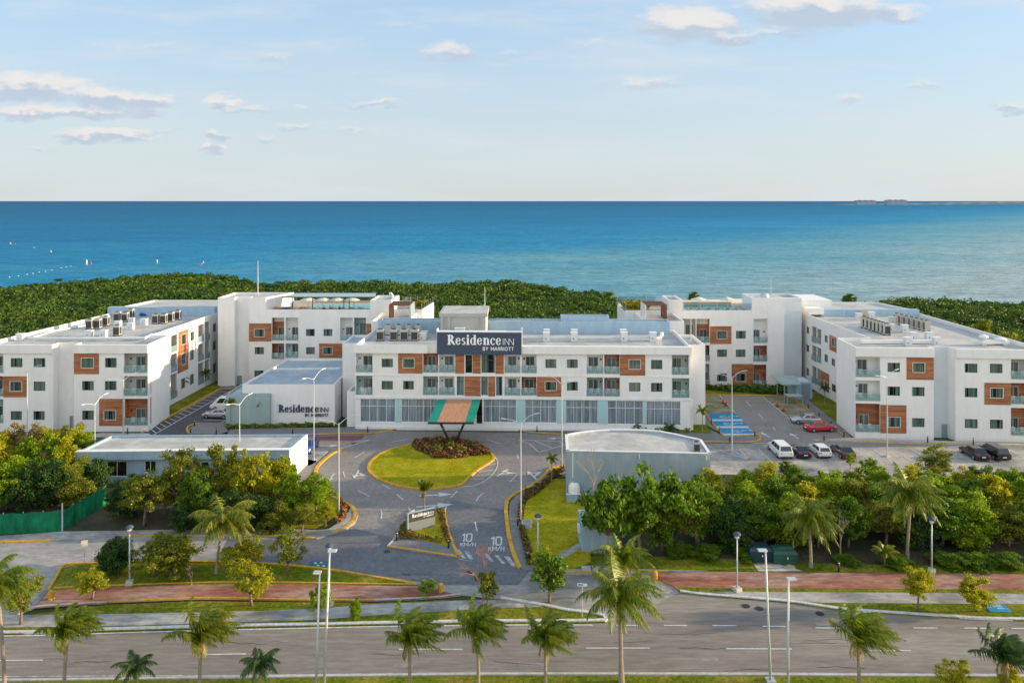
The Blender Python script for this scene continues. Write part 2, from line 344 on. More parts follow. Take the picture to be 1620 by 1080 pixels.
def wood(name, c1, c2, ax):
    """horizontal boards with tone changing board to board; ax = plank length axis stretch"""
    m = nm(name, c1, rough=.6); nt = m.node_tree; b = nt.nodes['Principled BSDF']; N = nt.nodes.new; L = nt.links.new
    g = N('ShaderNodeNewGeometry'); sp = N('ShaderNodeSeparateXYZ'); L(g.outputs['Position'], sp.inputs[0])
    def M(op, a, b_=None):
        n = N('ShaderNodeMath'); n.operation = op
        for i, v in enumerate((a, b_)):
            if v is None: continue
            if isinstance(v, (int, float)): n.inputs[i].default_value = v
            else: L(v, n.inputs[i])
        return n.outputs[0]
    zz = M('MULTIPLY', sp.outputs[2], 1/.14); row = M('FLOOR', zz)
    ln = M('ADD', sp.outputs[0], sp.outputs[1]); off = M('MULTIPLY', M('FRACT', M('MULTIPLY', row, .618)), 2.2)
    colm = M('FLOOR', M('DIVIDE', M('ADD', ln, off), 2.2))
    cb = N('ShaderNodeCombineXYZ'); L(row, cb.inputs[0]); L(colm, cb.inputs[1])
    wn = N('ShaderNodeTexWhiteNoise'); wn.noise_dimensions = '2D'; L(cb.outputs[0], wn.inputs['Vector'])
    gn = N('ShaderNodeTexNoise'); mp = N('ShaderNodeMapping'); mp.inputs['Scale'].default_value = ax; L(g.outputs['Position'], mp.inputs[0]); L(mp.outputs[0], gn.inputs['Vector'])
    gn.inputs['Scale'].default_value = 6; gn.inputs['Detail'].default_value = 4
    t = M('ADD', M('MULTIPLY', wn.outputs['Value'], .75), M('MULTIPLY', gn.outputs['Fac'], .35))
    x = N('ShaderNodeMix'); x.data_type = 'RGBA'; L(t, x.inputs[0]); x.inputs[6].default_value = (*c1, 1); x.inputs[7].default_value = (*c2, 1)
    gap = M('LESS_THAN', M('FRACT', zz), .09)
    y = N('ShaderNodeMix'); y.data_type = 'RGBA'; L(gap, y.inputs[0]); L(x.outputs[2], y.inputs[6]); y.inputs[7].default_value = (c1[0]*.35, c1[1]*.35, c1[2]*.35, 1)
    L(y.outputs[2], b.inputs['Base Color']); return m
wood('wood_boards', (.19,.068,.030), (.49,.195,.088), (.3,.3,5))
wood('wood_canopy', (.42,.22,.14), (.58,.33,.22), (1,1,1))
wood('wood_brown', (.12,.055,.03), (.22,.10,.055), (.3,.3,5))

def glass(name, tint, rough=.03, mixf=.25):
    m = bpy.data.materials.new(name); m.use_nodes = True; nt = m.node_tree; nt.nodes.clear(); N = nt.nodes.new; L = nt.links.new
    o = N('ShaderNodeOutputMaterial'); t = N('ShaderNodeBsdfTransparent'); t.inputs[0].default_value = (*tint, 1)
    g = N('ShaderNodeBsdfGlossy'); g.inputs['Roughness'].default_value = rough
    lw = N('ShaderNodeLayerWeight'); lw.inputs[0].default_value = mixf
    mr = N('ShaderNodeMapRange'); L(lw.outputs['Fresnel'], mr.inputs[0]); mr.inputs[3].default_value = .07; mr.inputs[4].default_value = .7
    x = N('ShaderNodeMixShader'); L(mr.outputs[0], x.inputs[0]); L(t.outputs[0], x.inputs[1]); L(g.outputs[0], x.inputs[2]); L(x.outputs[0], o.inputs[0])
    MAT[name] = m; return m
nm('frame_dark', (.10,.13,.13), rough=.5)
glass('pane', (.60,.70,.67)); glass('pane_clear', (.80,.86,.90)); glass('rail_glass', (.86,.95,.94), mixf=.15)
_nt = MAT['rail_glass'].node_tree; _o = [n for n in _nt.nodes if n.type == 'OUTPUT_MATERIAL'][0]; _src = _o.inputs[0].links[0].from_socket; _d = _nt.nodes.new('ShaderNodeBsdfDiffuse'); _d.inputs[0].default_value = (.45,.66,.68,1); _x = _nt.nodes.new('ShaderNodeMixShader'); _x.inputs[0].default_value = .22; _nt.links.new(_src, _x.inputs[1]); _nt.links.new(_d.outputs[0], _x.inputs[2]); _nt.links.new(_x.outputs[0], _o.inputs[0])
def curtain(name, c1, c2, sc_):
    m = nm(name, c1, rough=.9); nt = m.node_tree; b = nt.nodes['Principled BSDF']; N = nt.nodes.new; L = nt.links.new
    g = N('ShaderNodeNewGeometry'); mp = N('ShaderNodeMapping'); mp.inputs['Scale'].default_value = (1, 1, .03); L(g.outputs['Position'], mp.inputs[0])
    n = N('ShaderNodeTexNoise'); n.inputs['Scale'].default_value = sc_; n.inputs['Detail'].default_value = 2; L(mp.outputs[0], n.inputs['Vector'])
    r = N('ShaderNodeMapRange'); L(n.outputs['Fac'], r.inputs[0]); r.inputs[1].default_value = .38; r.inputs[2].default_value = .6
    x = N('ShaderNodeMix'); x.data_type = 'RGBA'; L(r.outputs[0], x.inputs[0]); x.inputs[6].default_value = (*c1, 1); x.inputs[7].default_value = (*c2, 1)
    L(x.outputs[2], b.inputs['Base Color'])
curtain('curtain', (.24,.29,.27), (.60,.64,.58), 4.0); curtain('curtain_grey', (.34,.38,.41), (.66,.71,.76), 5.0)
nm('room_dark', (.03,.035,.04), rough=.9)
nm('teal_panel', (.38,.60,.62), (.36,.57,.60), 1, .5)

def sea_mat():
    m = nm('sea_water', (.02,.15,.25), rough=.5, spec=.03); nt = m.node_tree; b = nt.nodes['Principled BSDF']; N = nt.nodes.new; L = nt.links.new
    g = N('ShaderNodeNewGeometry'); sp = N('ShaderNodeSeparateXYZ'); L(g.outputs['Position'], sp.inputs[0])
    # shallow shelf near the shore; paler sun-side glow towards +X put into the colour
    def M(op, a, b_=None):
        n = N('ShaderNodeMath'); n.operation = op
        for i, v in enumerate((a, b_)):
            if v is None: continue
            if isinstance(v, (int, float)): n.inputs[i].default_value = v
            else: L(v, n.inputs[i])
        return n.outputs[0]
    y = M('LOGARITHM', M('MAXIMUM', M('ADD', sp.outputs[1], M('MULTIPLY', sp.outputs[0], -1.12)), 60), 10.0)
    mp = N('ShaderNodeMapping'); mp.inputs['Scale'].default_value = (.004, .012, 1); L(g.outputs['Position'], mp.inputs[0])
    n1 = N('ShaderNodeTexNoise'); n1.inputs['Scale'].default_value = 1; n1.inputs['Detail'].default_value = 5; L(mp.outputs[0], n1.inputs['Vector'])
    d = M('ADD', y, M('MULTIPLY', M('SUBTRACT', n1.outputs['Fac'], .5), .55))
    cr = N('ShaderNodeValToRGB'); r = N('ShaderNodeMapRange'); L(d, r.inputs[0]); r.inputs[1].default_value = 2.0; r.inputs[2].default_value = 4.2; L(r.outputs[0], cr.inputs[0])
    e = cr.color_ramp.elements; e[0].position = 0; e[0].color = (.31,.42,.45,1); e[1].position = 1; e[1].color = (.005,.098,.22,1)
    for p_, c_ in ((.22,(.12,.32,.41)),(.36,(.018,.225,.41)),(.5,(.008,.165,.33)),(.75,(.005,.120,.255))):
        q = e.new(p_); q.color = (*c_, 1)
    mp3 = N('ShaderNodeMapping'); mp3.inputs['Scale'].default_value = (.07, .22, 1); L(g.outputs['Position'], mp3.inputs[0])
    n3 = N('ShaderNodeTexNoise'); n3.inputs['Scale'].default_value = 1; n3.inputs['Detail'].default_value = 9; n3.inputs['Roughness'].default_value = .75; L(mp3.outputs[0], n3.inputs['Vector'])
    r3 = N('ShaderNodeMapRange'); L(n3.outputs['Fac'], r3.inputs[0]); r3.inputs[1].default_value = .36; r3.inputs[2].default_value = .64; r3.inputs[3].default_value = .70; r3.inputs[4].default_value = 1.30
    x3 = N('ShaderNodeMix'); x3.data_type = 'RGBA'; x3.blend_type = 'MULTIPLY'; x3.inputs[0].default_value = 1; L(cr.outputs[0], x3.inputs[6]); L(r3.outputs[0], x3.inputs[7]); L(x3.outputs[2], b.inputs['Base Color'])
    mp2 = N('ShaderNodeMapping'); mp2.inputs['Scale'].default_value = (.16, .45, 1); L(g.outputs['Position'], mp2.inputs[0])
    n2 = N('ShaderNodeTexNoise'); n2.inputs['Scale'].default_value = 1; n2.inputs['Detail'].default_value = 6; n2.inputs['Roughness'].default_value = .6; L(mp2.outputs[0], n2.inputs['Vector'])
    bp = N('ShaderNodeBump'); bp.inputs['Distance'].default_value = 3.0; bp.inputs['Strength'].default_value = .9; L(n2.outputs['Fac'], bp.inputs['Height']); L(bp.outputs[0], b.inputs['Normal'])
sea_mat()
# ------------------------------------------------------------------ ground, roads, kerbs, paint
def struct(o): o['kind'] = 'structure'; return o
def smooth(pts, n=6, closed=False):
    pts = [Vector((p[0], p[1])) for p in pts]; m = len(pts); out = []
    rng = range(m) if closed else range(m-1)
    for i in rng:
        g = lambda k: pts[k % m] if closed else pts[min(max(k, 0), m-1)]
        a, b, c, d = g(i-1), g(i), g(i+1), g(i+2)
        for k in range(n):
            t = k/n; out.append(.5*((2*b) + (c-a)*t + (2*a-5*b+4*c-d)*t*t + (3*b-a-3*c+d)*t*t*t))
    if not closed: out.append(pts[-1])
    return out
def pw(v, pts, z=0): return [G(*P(v, x, y), z) for x, y in pts]
def sheet(name, pts, mat, z, kind='structure', v=VZ, world=False, thick=False):
    w = [Vector((p[0], p[1], z)) for p in (pts if world else pw(v, pts, z))]
    mb = MB()
    if thick:
        a = sum(w[i].x*w[(i+1)%len(w)].y - w[(i+1)%len(w)].x*w[i].y for i in range(len(w)))
        if a < 0: w = w[::-1]
        mb.prism([(p.x, p.y) for p in w], 0.001, z)
    else:
        a = sum(w[i].x*w[(i+1)%len(w)].y - w[(i+1)%len(w)].x*w[i].y for i in range(len(w)))
        if a < 0: w = w[::-1]
        mb.add(w, [tuple(range(len(w)))])
    o = mb.build(name, MAT[mat]); o['kind'] = kind; return o
def ribbon(mb, pts, w, z0, z1=None, closed=False):
    pts = [Vector((p[0], p[1])) for p in pts]; n = len(pts); L = []; Rr = []
    for i in range(n):
        a = pts[(i-1) % n] if closed or i else pts[0]; b = pts[(i+1) % n] if closed or i < n-1 else pts[-1]
        d = (b-a).normalized(); q = Vector((-d.y, d.x)) * w/2; L.append(pts[i]+q); Rr.append(pts[i]-q)
    rng = range(n if closed else n-1)
    if z1 is None:
        mb.add([(p.x, p.y, z0) for p in Rr] + [(p.x, p.y, z0) for p in L], [(i, (i+1)%n, n+(i+1)%n, n+i) for i in rng])
    else:
        vs = [(p.x, p.y, z0) for p in Rr] + [(p.x, p.y, z0) for p in L] + [(p.x, p.y, z1) for p in Rr] + [(p.x, p.y, z1) for p in L]
        fs = []
        for i in rng:
            j = (i+1) % n; fs += [(2*n+i, 2*n+j, 3*n+j, 3*n+i), (i, j, 2*n+j, 2*n+i), (n+j, n+i, 3*n+i, 3*n+j)]
        if not closed: fs += [(0, 2*n, 3*n, n), (n-1, 2*n-1, 4*n-1, 3*n-1)]
        mb.add(vs, fs)
def kerb(pts, mat='yellow_paint', w=.28, h=.15, v=VZ, closed=False, sm=True, z0=0.0):
    p = pw(v, pts); p = smooth(p, 5, closed) if sm else p
    mb = MB(); ribbon(mb, p, w, z0, h, closed); return struct(mb.build('kerb', MAT[mat]))
def stripe(pts, w=.14, mat='white_paint', v=VZ, z=.034, sm=False, name='road_marking', mb=None, closed=False):
    p = pw(v, pts); p = smooth(p, 5, closed) if sm else p
    own = mb is None; mb = mb or MB(); ribbon(mb, p, w, z, None, closed)
    return struct(mb.build(name, MAT[mat])) if own else None

# sea and land
MB().quad((-120000,150,-.35),(120000,150,-.35),(120000,150000,-.35),(-120000,150000,-.35)).build('sea', MAT['sea_water'])['kind'] = 'structure'
coast = [(-240,205),(-200,228),(-172,248),(-163,268),(-140,288),(-115,294),(-98,283),(-88,266),(-60,269),(-25,271),(-2,272),(13,254),(24,244),(34,236),(42,226),(60,224),(72,212),(90,208),(110,222),(150,218),(220,200)]
sheet('ground', [(-260,30),(260,30),(260,190)] + coast[::-1] + [(-260,195)], 'forest_floor', 0, world=True)
# far shore at the right of the horizon
mb = MB(); n = 90
xs = [2900*1.0 + i*40 for i in range(n)]
for i in range(n-1):
    d = 6500
    h = lambda k: (3 + 20*min(1, max(0, (k-8))/30) + 4*math.sin(k*1.7) * (k > 4)) * (0.4 if k < 3 else 1)
    mb.hexa([(xs[i],d,-1),(xs[i+1],d,-1),(xs[i+1],d+400,-1),(xs[i],d+400,-1)], [(xs[i],d,max(2,h(i))),(xs[i+1],d,max(2,h(i+1))),(xs[i+1],d+400,max(2,h(i+1))),(xs[i],d+400,max(2,h(i)))])
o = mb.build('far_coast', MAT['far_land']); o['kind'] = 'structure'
def far_block(px0, px1, py, label):
    d = 6400; x0 = (px0-CX)*d/F; x1 = (px1-CX)*d/F; z = H-(py-HY)*d/F
    m = MB().box(x0, d, 0, x1, d+60, z)
    for k in range(int((x1-x0)/50)): m.box(x0+10+k*50, d-8, z, x0+34+k*50, d+20, z+3)
    tag(m.build('hotel_block', MAT['far_wall'], base=(x0, d, 0)), label, 'building')
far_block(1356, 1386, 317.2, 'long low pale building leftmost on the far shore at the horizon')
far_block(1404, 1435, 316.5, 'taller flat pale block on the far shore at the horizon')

# foreground boulevard and median
sheet('road', [(-480,1010),(0,1007),(200,1000),(380,996),(600,991),(780,988),(957,984),(957,970),(860,948),(792,941),(900,900),(1085,931),(1120,938),(1243,947),(1333,959),(1430,968),(1620,976),(2100,982),(2100,1073),(1620,1071.5),(1120,1068.5),(760,1068.4),(380,1073),(0,1078),(-480,1080)], 'asphalt_road', .012)
sheet('median_lawn', [(-480,1080),(0,1078),(380,1073),(760,1068.4),(1120,1068.5),(1620,1071.5),(2100,1074),(2100,1240),(-480,1240)], 'grass', .1, thick=True)
kerb([(-480,1080),(0,1077.5),(380,1072.5),(760,1068),(1120,1068),(1620,1071),(2100,1073)], 'concrete_pale', .22, .16)
stripe([(-480,1007.5),(0,1006),(200,1000.5),(380,995.8),(600,991),(780,988.6),(936,988)], .16, sm=True)
stripe([(-480,1073),(380,1068),(760,1064),(1120,1064),(1700,1067)], .12, mat='white_worn')
mb = MB()
for a, b in (((-30,1045),(68,1044)),((-330,1049),(-215,1047)),((201,1040),(237+152,1034.3)),((631,1027),(732,1027)),((927,1025),(1028,1025)),((1149,1026),(1253,1026.5)),((1376,1029),(1441,1029)),((1535,1029),(1640,1029.5))):
    if a[0] == 201: a = (322, 1035.2); b = (389, 1034.2)
    stripe([a, b], .13, mb=mb)
for x0, x1, y in ((907,938,989),(975,1010,989),(1050,1087,989),(1127,1165,989.2),(1206,1242,990.4),(1290,1328,993),(1445,1483,993),(1525,1564,993.4),(1600,1640,994)):
    stripe([(x0,y),(x1,y+.3)], .15, mb=mb)
struct(mb.build('lane_marking', MAT['white_paint']))
# strips between boulevard and service road, left side
sheet('verge', [(-480,985),(0,984),(28,974),(169,956),(309,950),(380,951),(592,953),(686,949),(745,948),(792,947),(859,958),(898,966),(943,971),(957,976),(957,983),(900,985),(760,984),(600,987),(380,991),(200,996),(0,1002),(-480,1004)], 'grass', .11, thick=True)
kerb([(-480,1003.5),(0,1002),(200,996),(380,991),(600,987),(760,984),(900,983.5),(952,982.5),(958,979),(952,974),(930,970),(898,966),(859,958.2),(792,947.4)], 'white_paint', .3, .19)
sheet('footpath', [(-480,968),(28,972),(200,970),(399,966),(518,961),(568,956),(686,951),(745,948.8),(800,948.8),(859,958),(858,959.5),(780,961),(745,963.5),(602,972),(503,979.5),(400,983.5),(200,989),(0,992),(-480,993)], 'path_grey', .125)
sheet('service_road', [(-480,858),(83,854.7),(193,847.7),(400,846.5),(495,852.5),(640,870),(780,885),(860,905),(997,906),(1056,905),(1170,903),(1090,931),(1085,931),(1000,975),(957,983),(957,976),(943,971),(898,966),(792,947.5),(728,941),(659,925),(518,901.7),(366,890.5),(244,889),(122,892.5),(100,896.6),(77,933),(53,962),(28,974),(-480,984),(-480,985)], 'service_road', .016)
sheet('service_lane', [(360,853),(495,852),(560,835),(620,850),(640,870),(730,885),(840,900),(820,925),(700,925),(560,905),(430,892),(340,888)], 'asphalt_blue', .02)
sheet('island_lawn', [(77,934),(88,915),(100,896.6),(122,892.5),(244,889),(366,890.5),(427,893),(518,901.7),(639,921),(659,925),(538,925),(399,923),(285,924.5),(175,928.5)], 'grass', .13, thick=True)
kerb([(77,934),(88,915),(100,896.6),(122,892.5),(244,889),(366,890.5),(427,893),(518,901.7),(600,915),(659,925)], w=.22, h=.18)
sheet('brick_path', [(53,962),(64,950),(77,934),(175,928.5),(285,924.5),(399,923),(538,925),(659,926),(728,941),(686,946),(592,950.5),(380,948.2),(309.6,947.8),(169,953)], 'brick_path', .137)
kerb([(85,931.5),(175,928),(285,924),(399,922.5),(538,924.4),(659,926)], w=.16, h=.185)
kerb([(160,953.5),(240,950.5),(309.6,948),(380,948.4),(470,950),(560,951),(592,950.6)], w=.16, h=.185)
kerb([(28,974),(53,962),(100,958),(169,953.6)], 'concrete_pale', .2, .17); kerb([(592,950.6),(686,946.2),(728,941.2)], 'concrete_pale', .2, .17)
# upper pavement left and soil behind
sheet('pavement', [(-480,848),(0,847),(98,840),(200,838.5),(400,835),(470,836),(502,838),(520,836),(545,820),(556,800),(541,793),(556,797),(567,812),(562,826),(545,838),(502,851),(470,851),(400,846),(193,847),(83,854),(-480,858)], 'path_grey', .12, thick=True)
kerb([(-480,859.6),(0,858.7),(50,857),(83.5,854.7)], w=.3, h=.16, sm=False); kerb([(193.5,847.9),(300,847),(400,846.7),(470,850.5),(495,852)], w=.25, h=.16)
sheet('soil_bank', [(-150,846),(0,846),(98,839.5),(200,838),(400,834.5),(502,837),(541,800),(500,760),(502,740),(470,762),(120,762),(100,700),(-150,700)], 'soil', .03)
sheet('lawn', [(440,834),(500,836),(535,815),(541,795),(520,775),(495,780),(450,800)], 'lawn', .06)
# roundabout drive
sheet('asphalt_drive', [(150,700),(236,689),(300,640),(345,605),(375,610),(383,672),(545,680),(1150,689),(1190,699),(1286,697),(1700,708),(1700,790),(1130,790),(900,757),(875,744),(858,757),(833,774),(811,785),(801,800),(801,817),(804.4,844),(813,878),(822,898),(845,903),(900,905),(780,902),(700,890),(640,875),(560,860),(500,853),(545,838),(562,825),(563,810),(555,800),(541,793),(505,775),(499,750),(470,765),(120,765)], 'asphalt', .008)
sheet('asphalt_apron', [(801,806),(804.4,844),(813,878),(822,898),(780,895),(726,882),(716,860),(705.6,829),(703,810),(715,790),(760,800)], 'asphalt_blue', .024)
sheet('asphalt_lane', [(499,743),(583,742),(604,761),(671,775),(711,771),(755,744),(786,731),(889,735),(858,757),(833,774),(811,785),(803,800),(760,789),(690,781),(600,783),(540,772),(505,768)], 'asphalt_blue', .023) if False else None
sheet('forecourt_pavement', [(300,700),(383,676),(545,676),(560,669),(1100,683),(1105,700),(1111,698),(893,688),(838,684.4),(815.6,679),(762,677.8),(751,677),(684,676.7),(647,676.7),(630.5,678),(583.7,686),(537,686.5),(485,688.5),(480,700)], 'pavement', .12, thick=True)
kerb([(470,689),(485,688.5),(537,686.5),(583.7,686),(610,682.5),(630.5,678.6),(647,676.9),(684,676.7)], w=.3, h=.17)
kerb([(684,677),(751,677.2)], 'yellow_paint', .22, .16); kerb([(762,677.9),(790,678),(815.6,679.3),(838,684.4),(893,688)], w=.3, h=.17)
sheet('red_zone', [(497,690),(577,688.5),(572,694.5),(560,697),(497,697)], 'red_paint', .021)
kerb([(541,711),(535.8,713.2),(527,717),(518.5,723),(509,731),(502,739.4),(499,749.6),(500,760),(508,772),(522,783),(541,793.4),(555,800.5),(562,812),(559,825),(543,836.5),(525,844)], w=.42, h=.16)
sheet('pavement', [(470,727),(500,727),(500,740),(480,762),(462,762)], 'pavement', .1, thick=True)
sheet('pavement', [(485,700),(505,708),(520,712),(505,727),(490,736),(482,735)], 'path_grey', .1, thick=True)
# centre island
isl = [(583,742),(589,729),(611,714.4),(649,704.4),(680,699),(715,697),(755.6,704),(778,719),(780.5,727),(773,733),(755.6,744),(742,755.6),(731,766.7),(711,771),(671,774.4),(638,771),(604,761),(589,751)]
iw = smooth(pw(VZ, isl), 5, True)
sheet('lawn', iw, 'lawn', .16, world=True, thick=True)
mb = MB(); ribbon(mb, iw, .36, 0, .2, True); struct(mb.build('kerb', MAT['yellow_paint']))
mb = MB()
stripe([(731,770),(750,768),(768,760),(781,748),(787,737),(787,729),(782,722)], .14, sm=True, mb=mb)
stripe([(742,758),(766,757)], .14, mb=mb); stripe([(757,747),(781,743)], .14, mb=mb); stripe([(770,737),(786,733)], .14, mb=mb)
for a in ([(620,699.3),(645,694.5)],[(561.5,724),(577,714.5)],[(543,746),(545.5,755)],[(566.5,776),(584,785)],[(605,766),(617,773)],[(627.5,782),(638,790.5)],[(603,821),(604,812),(602.5,807)],
          [(646,803),(649,808),(650,813)],[(713,787),(718,782),(723,777)],[(753.5,793),(757,786),(763.5,780.5)],[(770.5,695),(791,702)],[(817.5,719),(820,725.5)],[(806.5,762),(813,756),(818,751)],
          [(704,811),(705,804),(707,799)],[(751.5,825),(753,833),(755,840)]): stripe(a, .14, mb=mb)
for a in ([(825,696),(887,698)],[(821,696.3),(838,702),(852,715)],[(853,715),(893,704)],[(845,697),(873,708)],[(537,710),(585,696)],[(560,699),(583,696)],
          [(885,700),(893,704)],[(1120,736),(1160,741)],[(1123,721),(1158,728)],[(1133,711),(1188,728)],[(1158,712),(1188,728)],[(1110,711),(1158,712)],[(1193,701),(1250,702.5)],[(1220,717.5),(1700,727)]): stripe(a, .16, mb=mb)
for k in range(17):
    X = 31.2 + k*2.62; Z = .034
    mb.quad((X-.07,99.2-.01*k,Z),(X+.07,99.2-.01*k,Z),(X+.07,104.2-.03*k,Z),(X-.07,104.2-.03*k,Z))
struct(mb.build('lane_marking', MAT['white_paint']))
stripe([(868,715),(885,724),(890,737)], .1, 'white_worn', sm=True)
stripe([(859,1),(860,1)], .1) if False else None
mb = MB(); stripe([(1174,711),(1188,728)], .14, 'yellow_paint')
def arrow(px, py, ang, kind='straight', s=1.0):
    """painted lane arrow lying on the asphalt; ang = heading in degrees from +X"""
    c = G(px, py); q = Matrix.Rotation(R(ang), 2); mb = MB()
    def poly(pts): mb.add([(*(c.xy + q @ (Vector(p)*s)), .036 + .003*len(mb.f)) for p in pts], [tuple(range(len(pts)))])
    poly([(-1.2,-.11),(.3,-.11),(.3,.11),(-1.2,.11)])
    poly([(.3,-.42),(1.4,0),(.3,.42)])
    if kind == 'left': poly([(-.5,.1),(-.2,.1),(.35,.75),(.1,.9)]); poly([(-.1,.6),(.75,1.5),(.55,.35)])
    if kind == 'right': poly([(-.5,-.1),(.1,-.9),(.35,-.75),(-.2,-.1)]); poly([(-.1,-.6),(.55,-.35),(.75,-1.5)])
    struct(mb.build('arrow_marking', MAT['white_paint']))
arrow(524,755,-95,'straight',1.1); arrow(564,750,-90,'left',1.1); arrow(795,748,60,'right',1.1); arrow(842,752,110,'right',1.2) 
arrow(688,783,8,'straight',1.5); arrow(686,800,10,'straight',1.6); arrow(518,705,0,'straight',1.2); arrow(882,693.5,180,'straight',1.1)
arrow(1211,688,100,'straight',1.0); arrow(1257,690,95,'straight',1.1)
# sign island
si = [(613,865.5),(627,849),(645.6,815.5),(655.6,807.8),(680,806),(702,806.7),(703,815),(705.6,829),(715.6,860),(725.6,882)]
sheet('pavement', si, 'pavement', .14, thick=True)
sheet('lawn', [(633,846),(647,815),(657,809),(700,808.5),(703,829),(708,850),(711,864),(680,856)], 'lawn', .17, thick=True)
kerb([(702,806.7),(703,815),(705.6,829),(710,845),(715.6,860),(725.6,882)], w=.3, h=.19); kerb([(613,865.5),(660,872),(725.6,882)], w=.26, h=.19, sm=False)
kerb([(613,865.5),(627,849),(645.6,815.5),(655.6,807.8)], 'concrete_pale', .14, .18)
# right pavement, lawn, entry pieces
kerb([(893,737),(884,738.5),(871,742),(858,755.6),(845,766),(833,773),(820,779),(811,784.4),(803,792),(801,800),(801,815.6),(804.4,844),(808,861),(813,878),(822,899)], w=.42, h=.17)
sheet('pavement', [(893,739),(871,744),(858,757),(833,775),(815,784),(806,795),(805,815),(808,844),(817,878),(826,899),(850,903),(846,878),(832,845),(826,820),(828,800),(838,780),(862,763),(880,750),(895,745)], 'pavement', .13, thick=True)
sheet('lawn', [(895,757),(876,757),(862,766),(838,783),(830,800),(828,820),(834,845),(845,880),(852,896),(880,897),(905,900),(935,888),(930,800),(917.8,790),(899,792)], 'lawn', .14, thick=True)
sheet('footpath', [(856,896),(880,878),(917,858),(921,865),(890,884),(872,899)], 'path_grey', .155)
sheet('lawn', [(905,905),(885,898),(905,880),(960,880),(1060,880),(1160,884),(1250,889),(1400,893),(1700,896),(1700,907),(1250,903),(1120,902),(1056,904),(997,904.5)], 'grass', .12, thick=True)
sheet('forest_soil', [(930,800),(930,882),(1000,884),(1160,886),(1250,890),(1700,898),(1700,757),(1125,750),(1010,800)], 'soil', .03)
sheet('pavement', [(850,903),(872,897),(905,899),(1000,899),(1120,902),(1056,905),(997,905.5),(905.7,906.7),(856,904.7)], 'path_grey', .13, thick=True)
kerb([(845,903),(856,905),(905.7,907),(960,905.8),(997,905),(1056,904.7)], w=.26, h=.18)
sheet('brick_path', [(1056,905),(1120,903.3),(1300,905),(1620,907.5),(2100,908),(2100,934),(1620,932),(1300,930),(1154,929.3),(1068.6,928),(1040,915),(1034,906)], 'brick_path', .1, thick=True)
sheet('verge', [(1068,928.2),(1154,929.5),(1300,930.4),(2100,934.6),(2100,984),(1620,980.5),(1500,975.5),(1430,971),(1333,964),(1243,951.4),(1120,941.5),(1076,936)], 'grass', .09, thick=True)
sheet('footpath', [(1076,936),(1110,935),(1151,935),(1300,936),(1620,938.5),(2100,939),(2100,956),(1620,955),(1333,953),(1243,951.2),(1120,941)], 'path_grey', .105)
kerb([(1076,936),(1120,941.5),(1243,951.4),(1333,964),(1430,971),(1500,975.5),(1620,980.5),(2100,984)], 'white_paint', .26, .17)
sheet('access_slab', [(1192,892),(1232,892),(1272,903),(1200,903)], 'concrete_pale', .135)
for x in (927.5, 944, 962):
    tag(MB().box(-.42,-.55,0,.42,.55,.05).build('inspection_cover', MAT['concrete_pale'], base=(0,0,0)), None).location = G(x, 899.5, .13) 
for o in [o for o in bpy.data.objects if o.name.startswith('inspection_cover')]:
    o['label'] = 'square concrete inspection cover in the pavement beside the yellow kerb'; o['category'] = 'manhole cover'; o['group'] = 'square covers set in the pavement'
# crossing bars and speed writing
mb = MB()
for k, (a, b, c, d) in enumerate((((719,869),(727,869.5),(738,883.5),(731,883)),((734,871.5),(742,872.5),(749,884.5),(742,884)),((765,875.5),(771,876),(781,888),(775,888)),((782,878),(789,879),(800,892),(794,892)),((797,880),(806,880.5),(817,896),(810,896)))):
    w = pw(VZ, (a, b, c, d)); mb.add([(p.x, p.y, .036) for p in w], [(0,1,2,3)])
struct(mb.build('crossing_marking', MAT['white_worn']))
# strokes font (thin sans) --------------------------------------------------
STK = {'K':[[(0,0),(0,1)],[(.6,1),(.06,.45)],[(.18,.58),(.62,0)]],'M':[[(0,0),(0,1),(.4,.3),(.8,1),(.8,0)]],'/':[[(0,-.05),(.5,1.05)]],'H':[[(0,0),(0,1)],[(.6,0),(.6,1)],[(0,.52),(.6,.52)]],
 '1':[[(.0,.8),(.25,1),(.25,0)]],'0':[[(0,.12),(0,.88),(.12,1),(.48,1),(.6,.88),(.6,.12),(.48,0),(.12,0),(0,.12)]],'B':[[(0,0),(0,1),(.36,1),(.5,.88),(.5,.65),(.36,.53),(0,.53)],[(.36,.53),(.56,.38),(.56,.14),(.4,0),(0,0)]],
 'Y':[[(0,1),(.32,.5),(.64,1)],[(.32,.5),(.32,0)]],'A':[[(0,0),(.36,1),(.72,0)],[(.13,.33),(.59,.33)]],'R':[[(0,0),(0,1),(.38,1),(.54,.88),(.54,.6),(.38,.48),(0,.48)],[(.3,.48),(.58,0)]],
 'I':[[(0,0),(0,1)]],'O':[[(.28,0),(.06,.2),(0,.5),(.06,.8),(.28,1),(.52,1),(.74,.8),(.8,.5),(.74,.2),(.52,0),(.28,0)]],'T':[[(0,1),(.6,1)],[(.3,1),(.3,0)]],
 'N':[[(0,0),(0,1),(.62,0),(.62,1)]]}
WID = {'K':.62,'M':.8,'/':.5,'H':.6,'1':.3,'0':.6,'B':.56,'Y':.64,'A':.72,'R':.58,'I':.02,'O':.8,'T':.6,'N':.62,' ':.35}
def strokes(text, gap=.28, w=.16):
    """list of convex 2D quads for the text, cap height 1"""
    out = []; x = 0
    for ch in text:
        for pl in STK.get(ch, []):
            for a, b in zip(pl[:-1], pl[1:]):
                a = Vector((a[0]+x, a[1])); b = Vector((b[0]+x, b[1])); d = (b-a).normalized(); q = Vector((-d.y, d.x))*w/2; e = d*w*.35
                out.append([a-e-q, b+e-q, b+e+q, a-e+q])
        x += WID[ch] + gap
    return out, x-gap
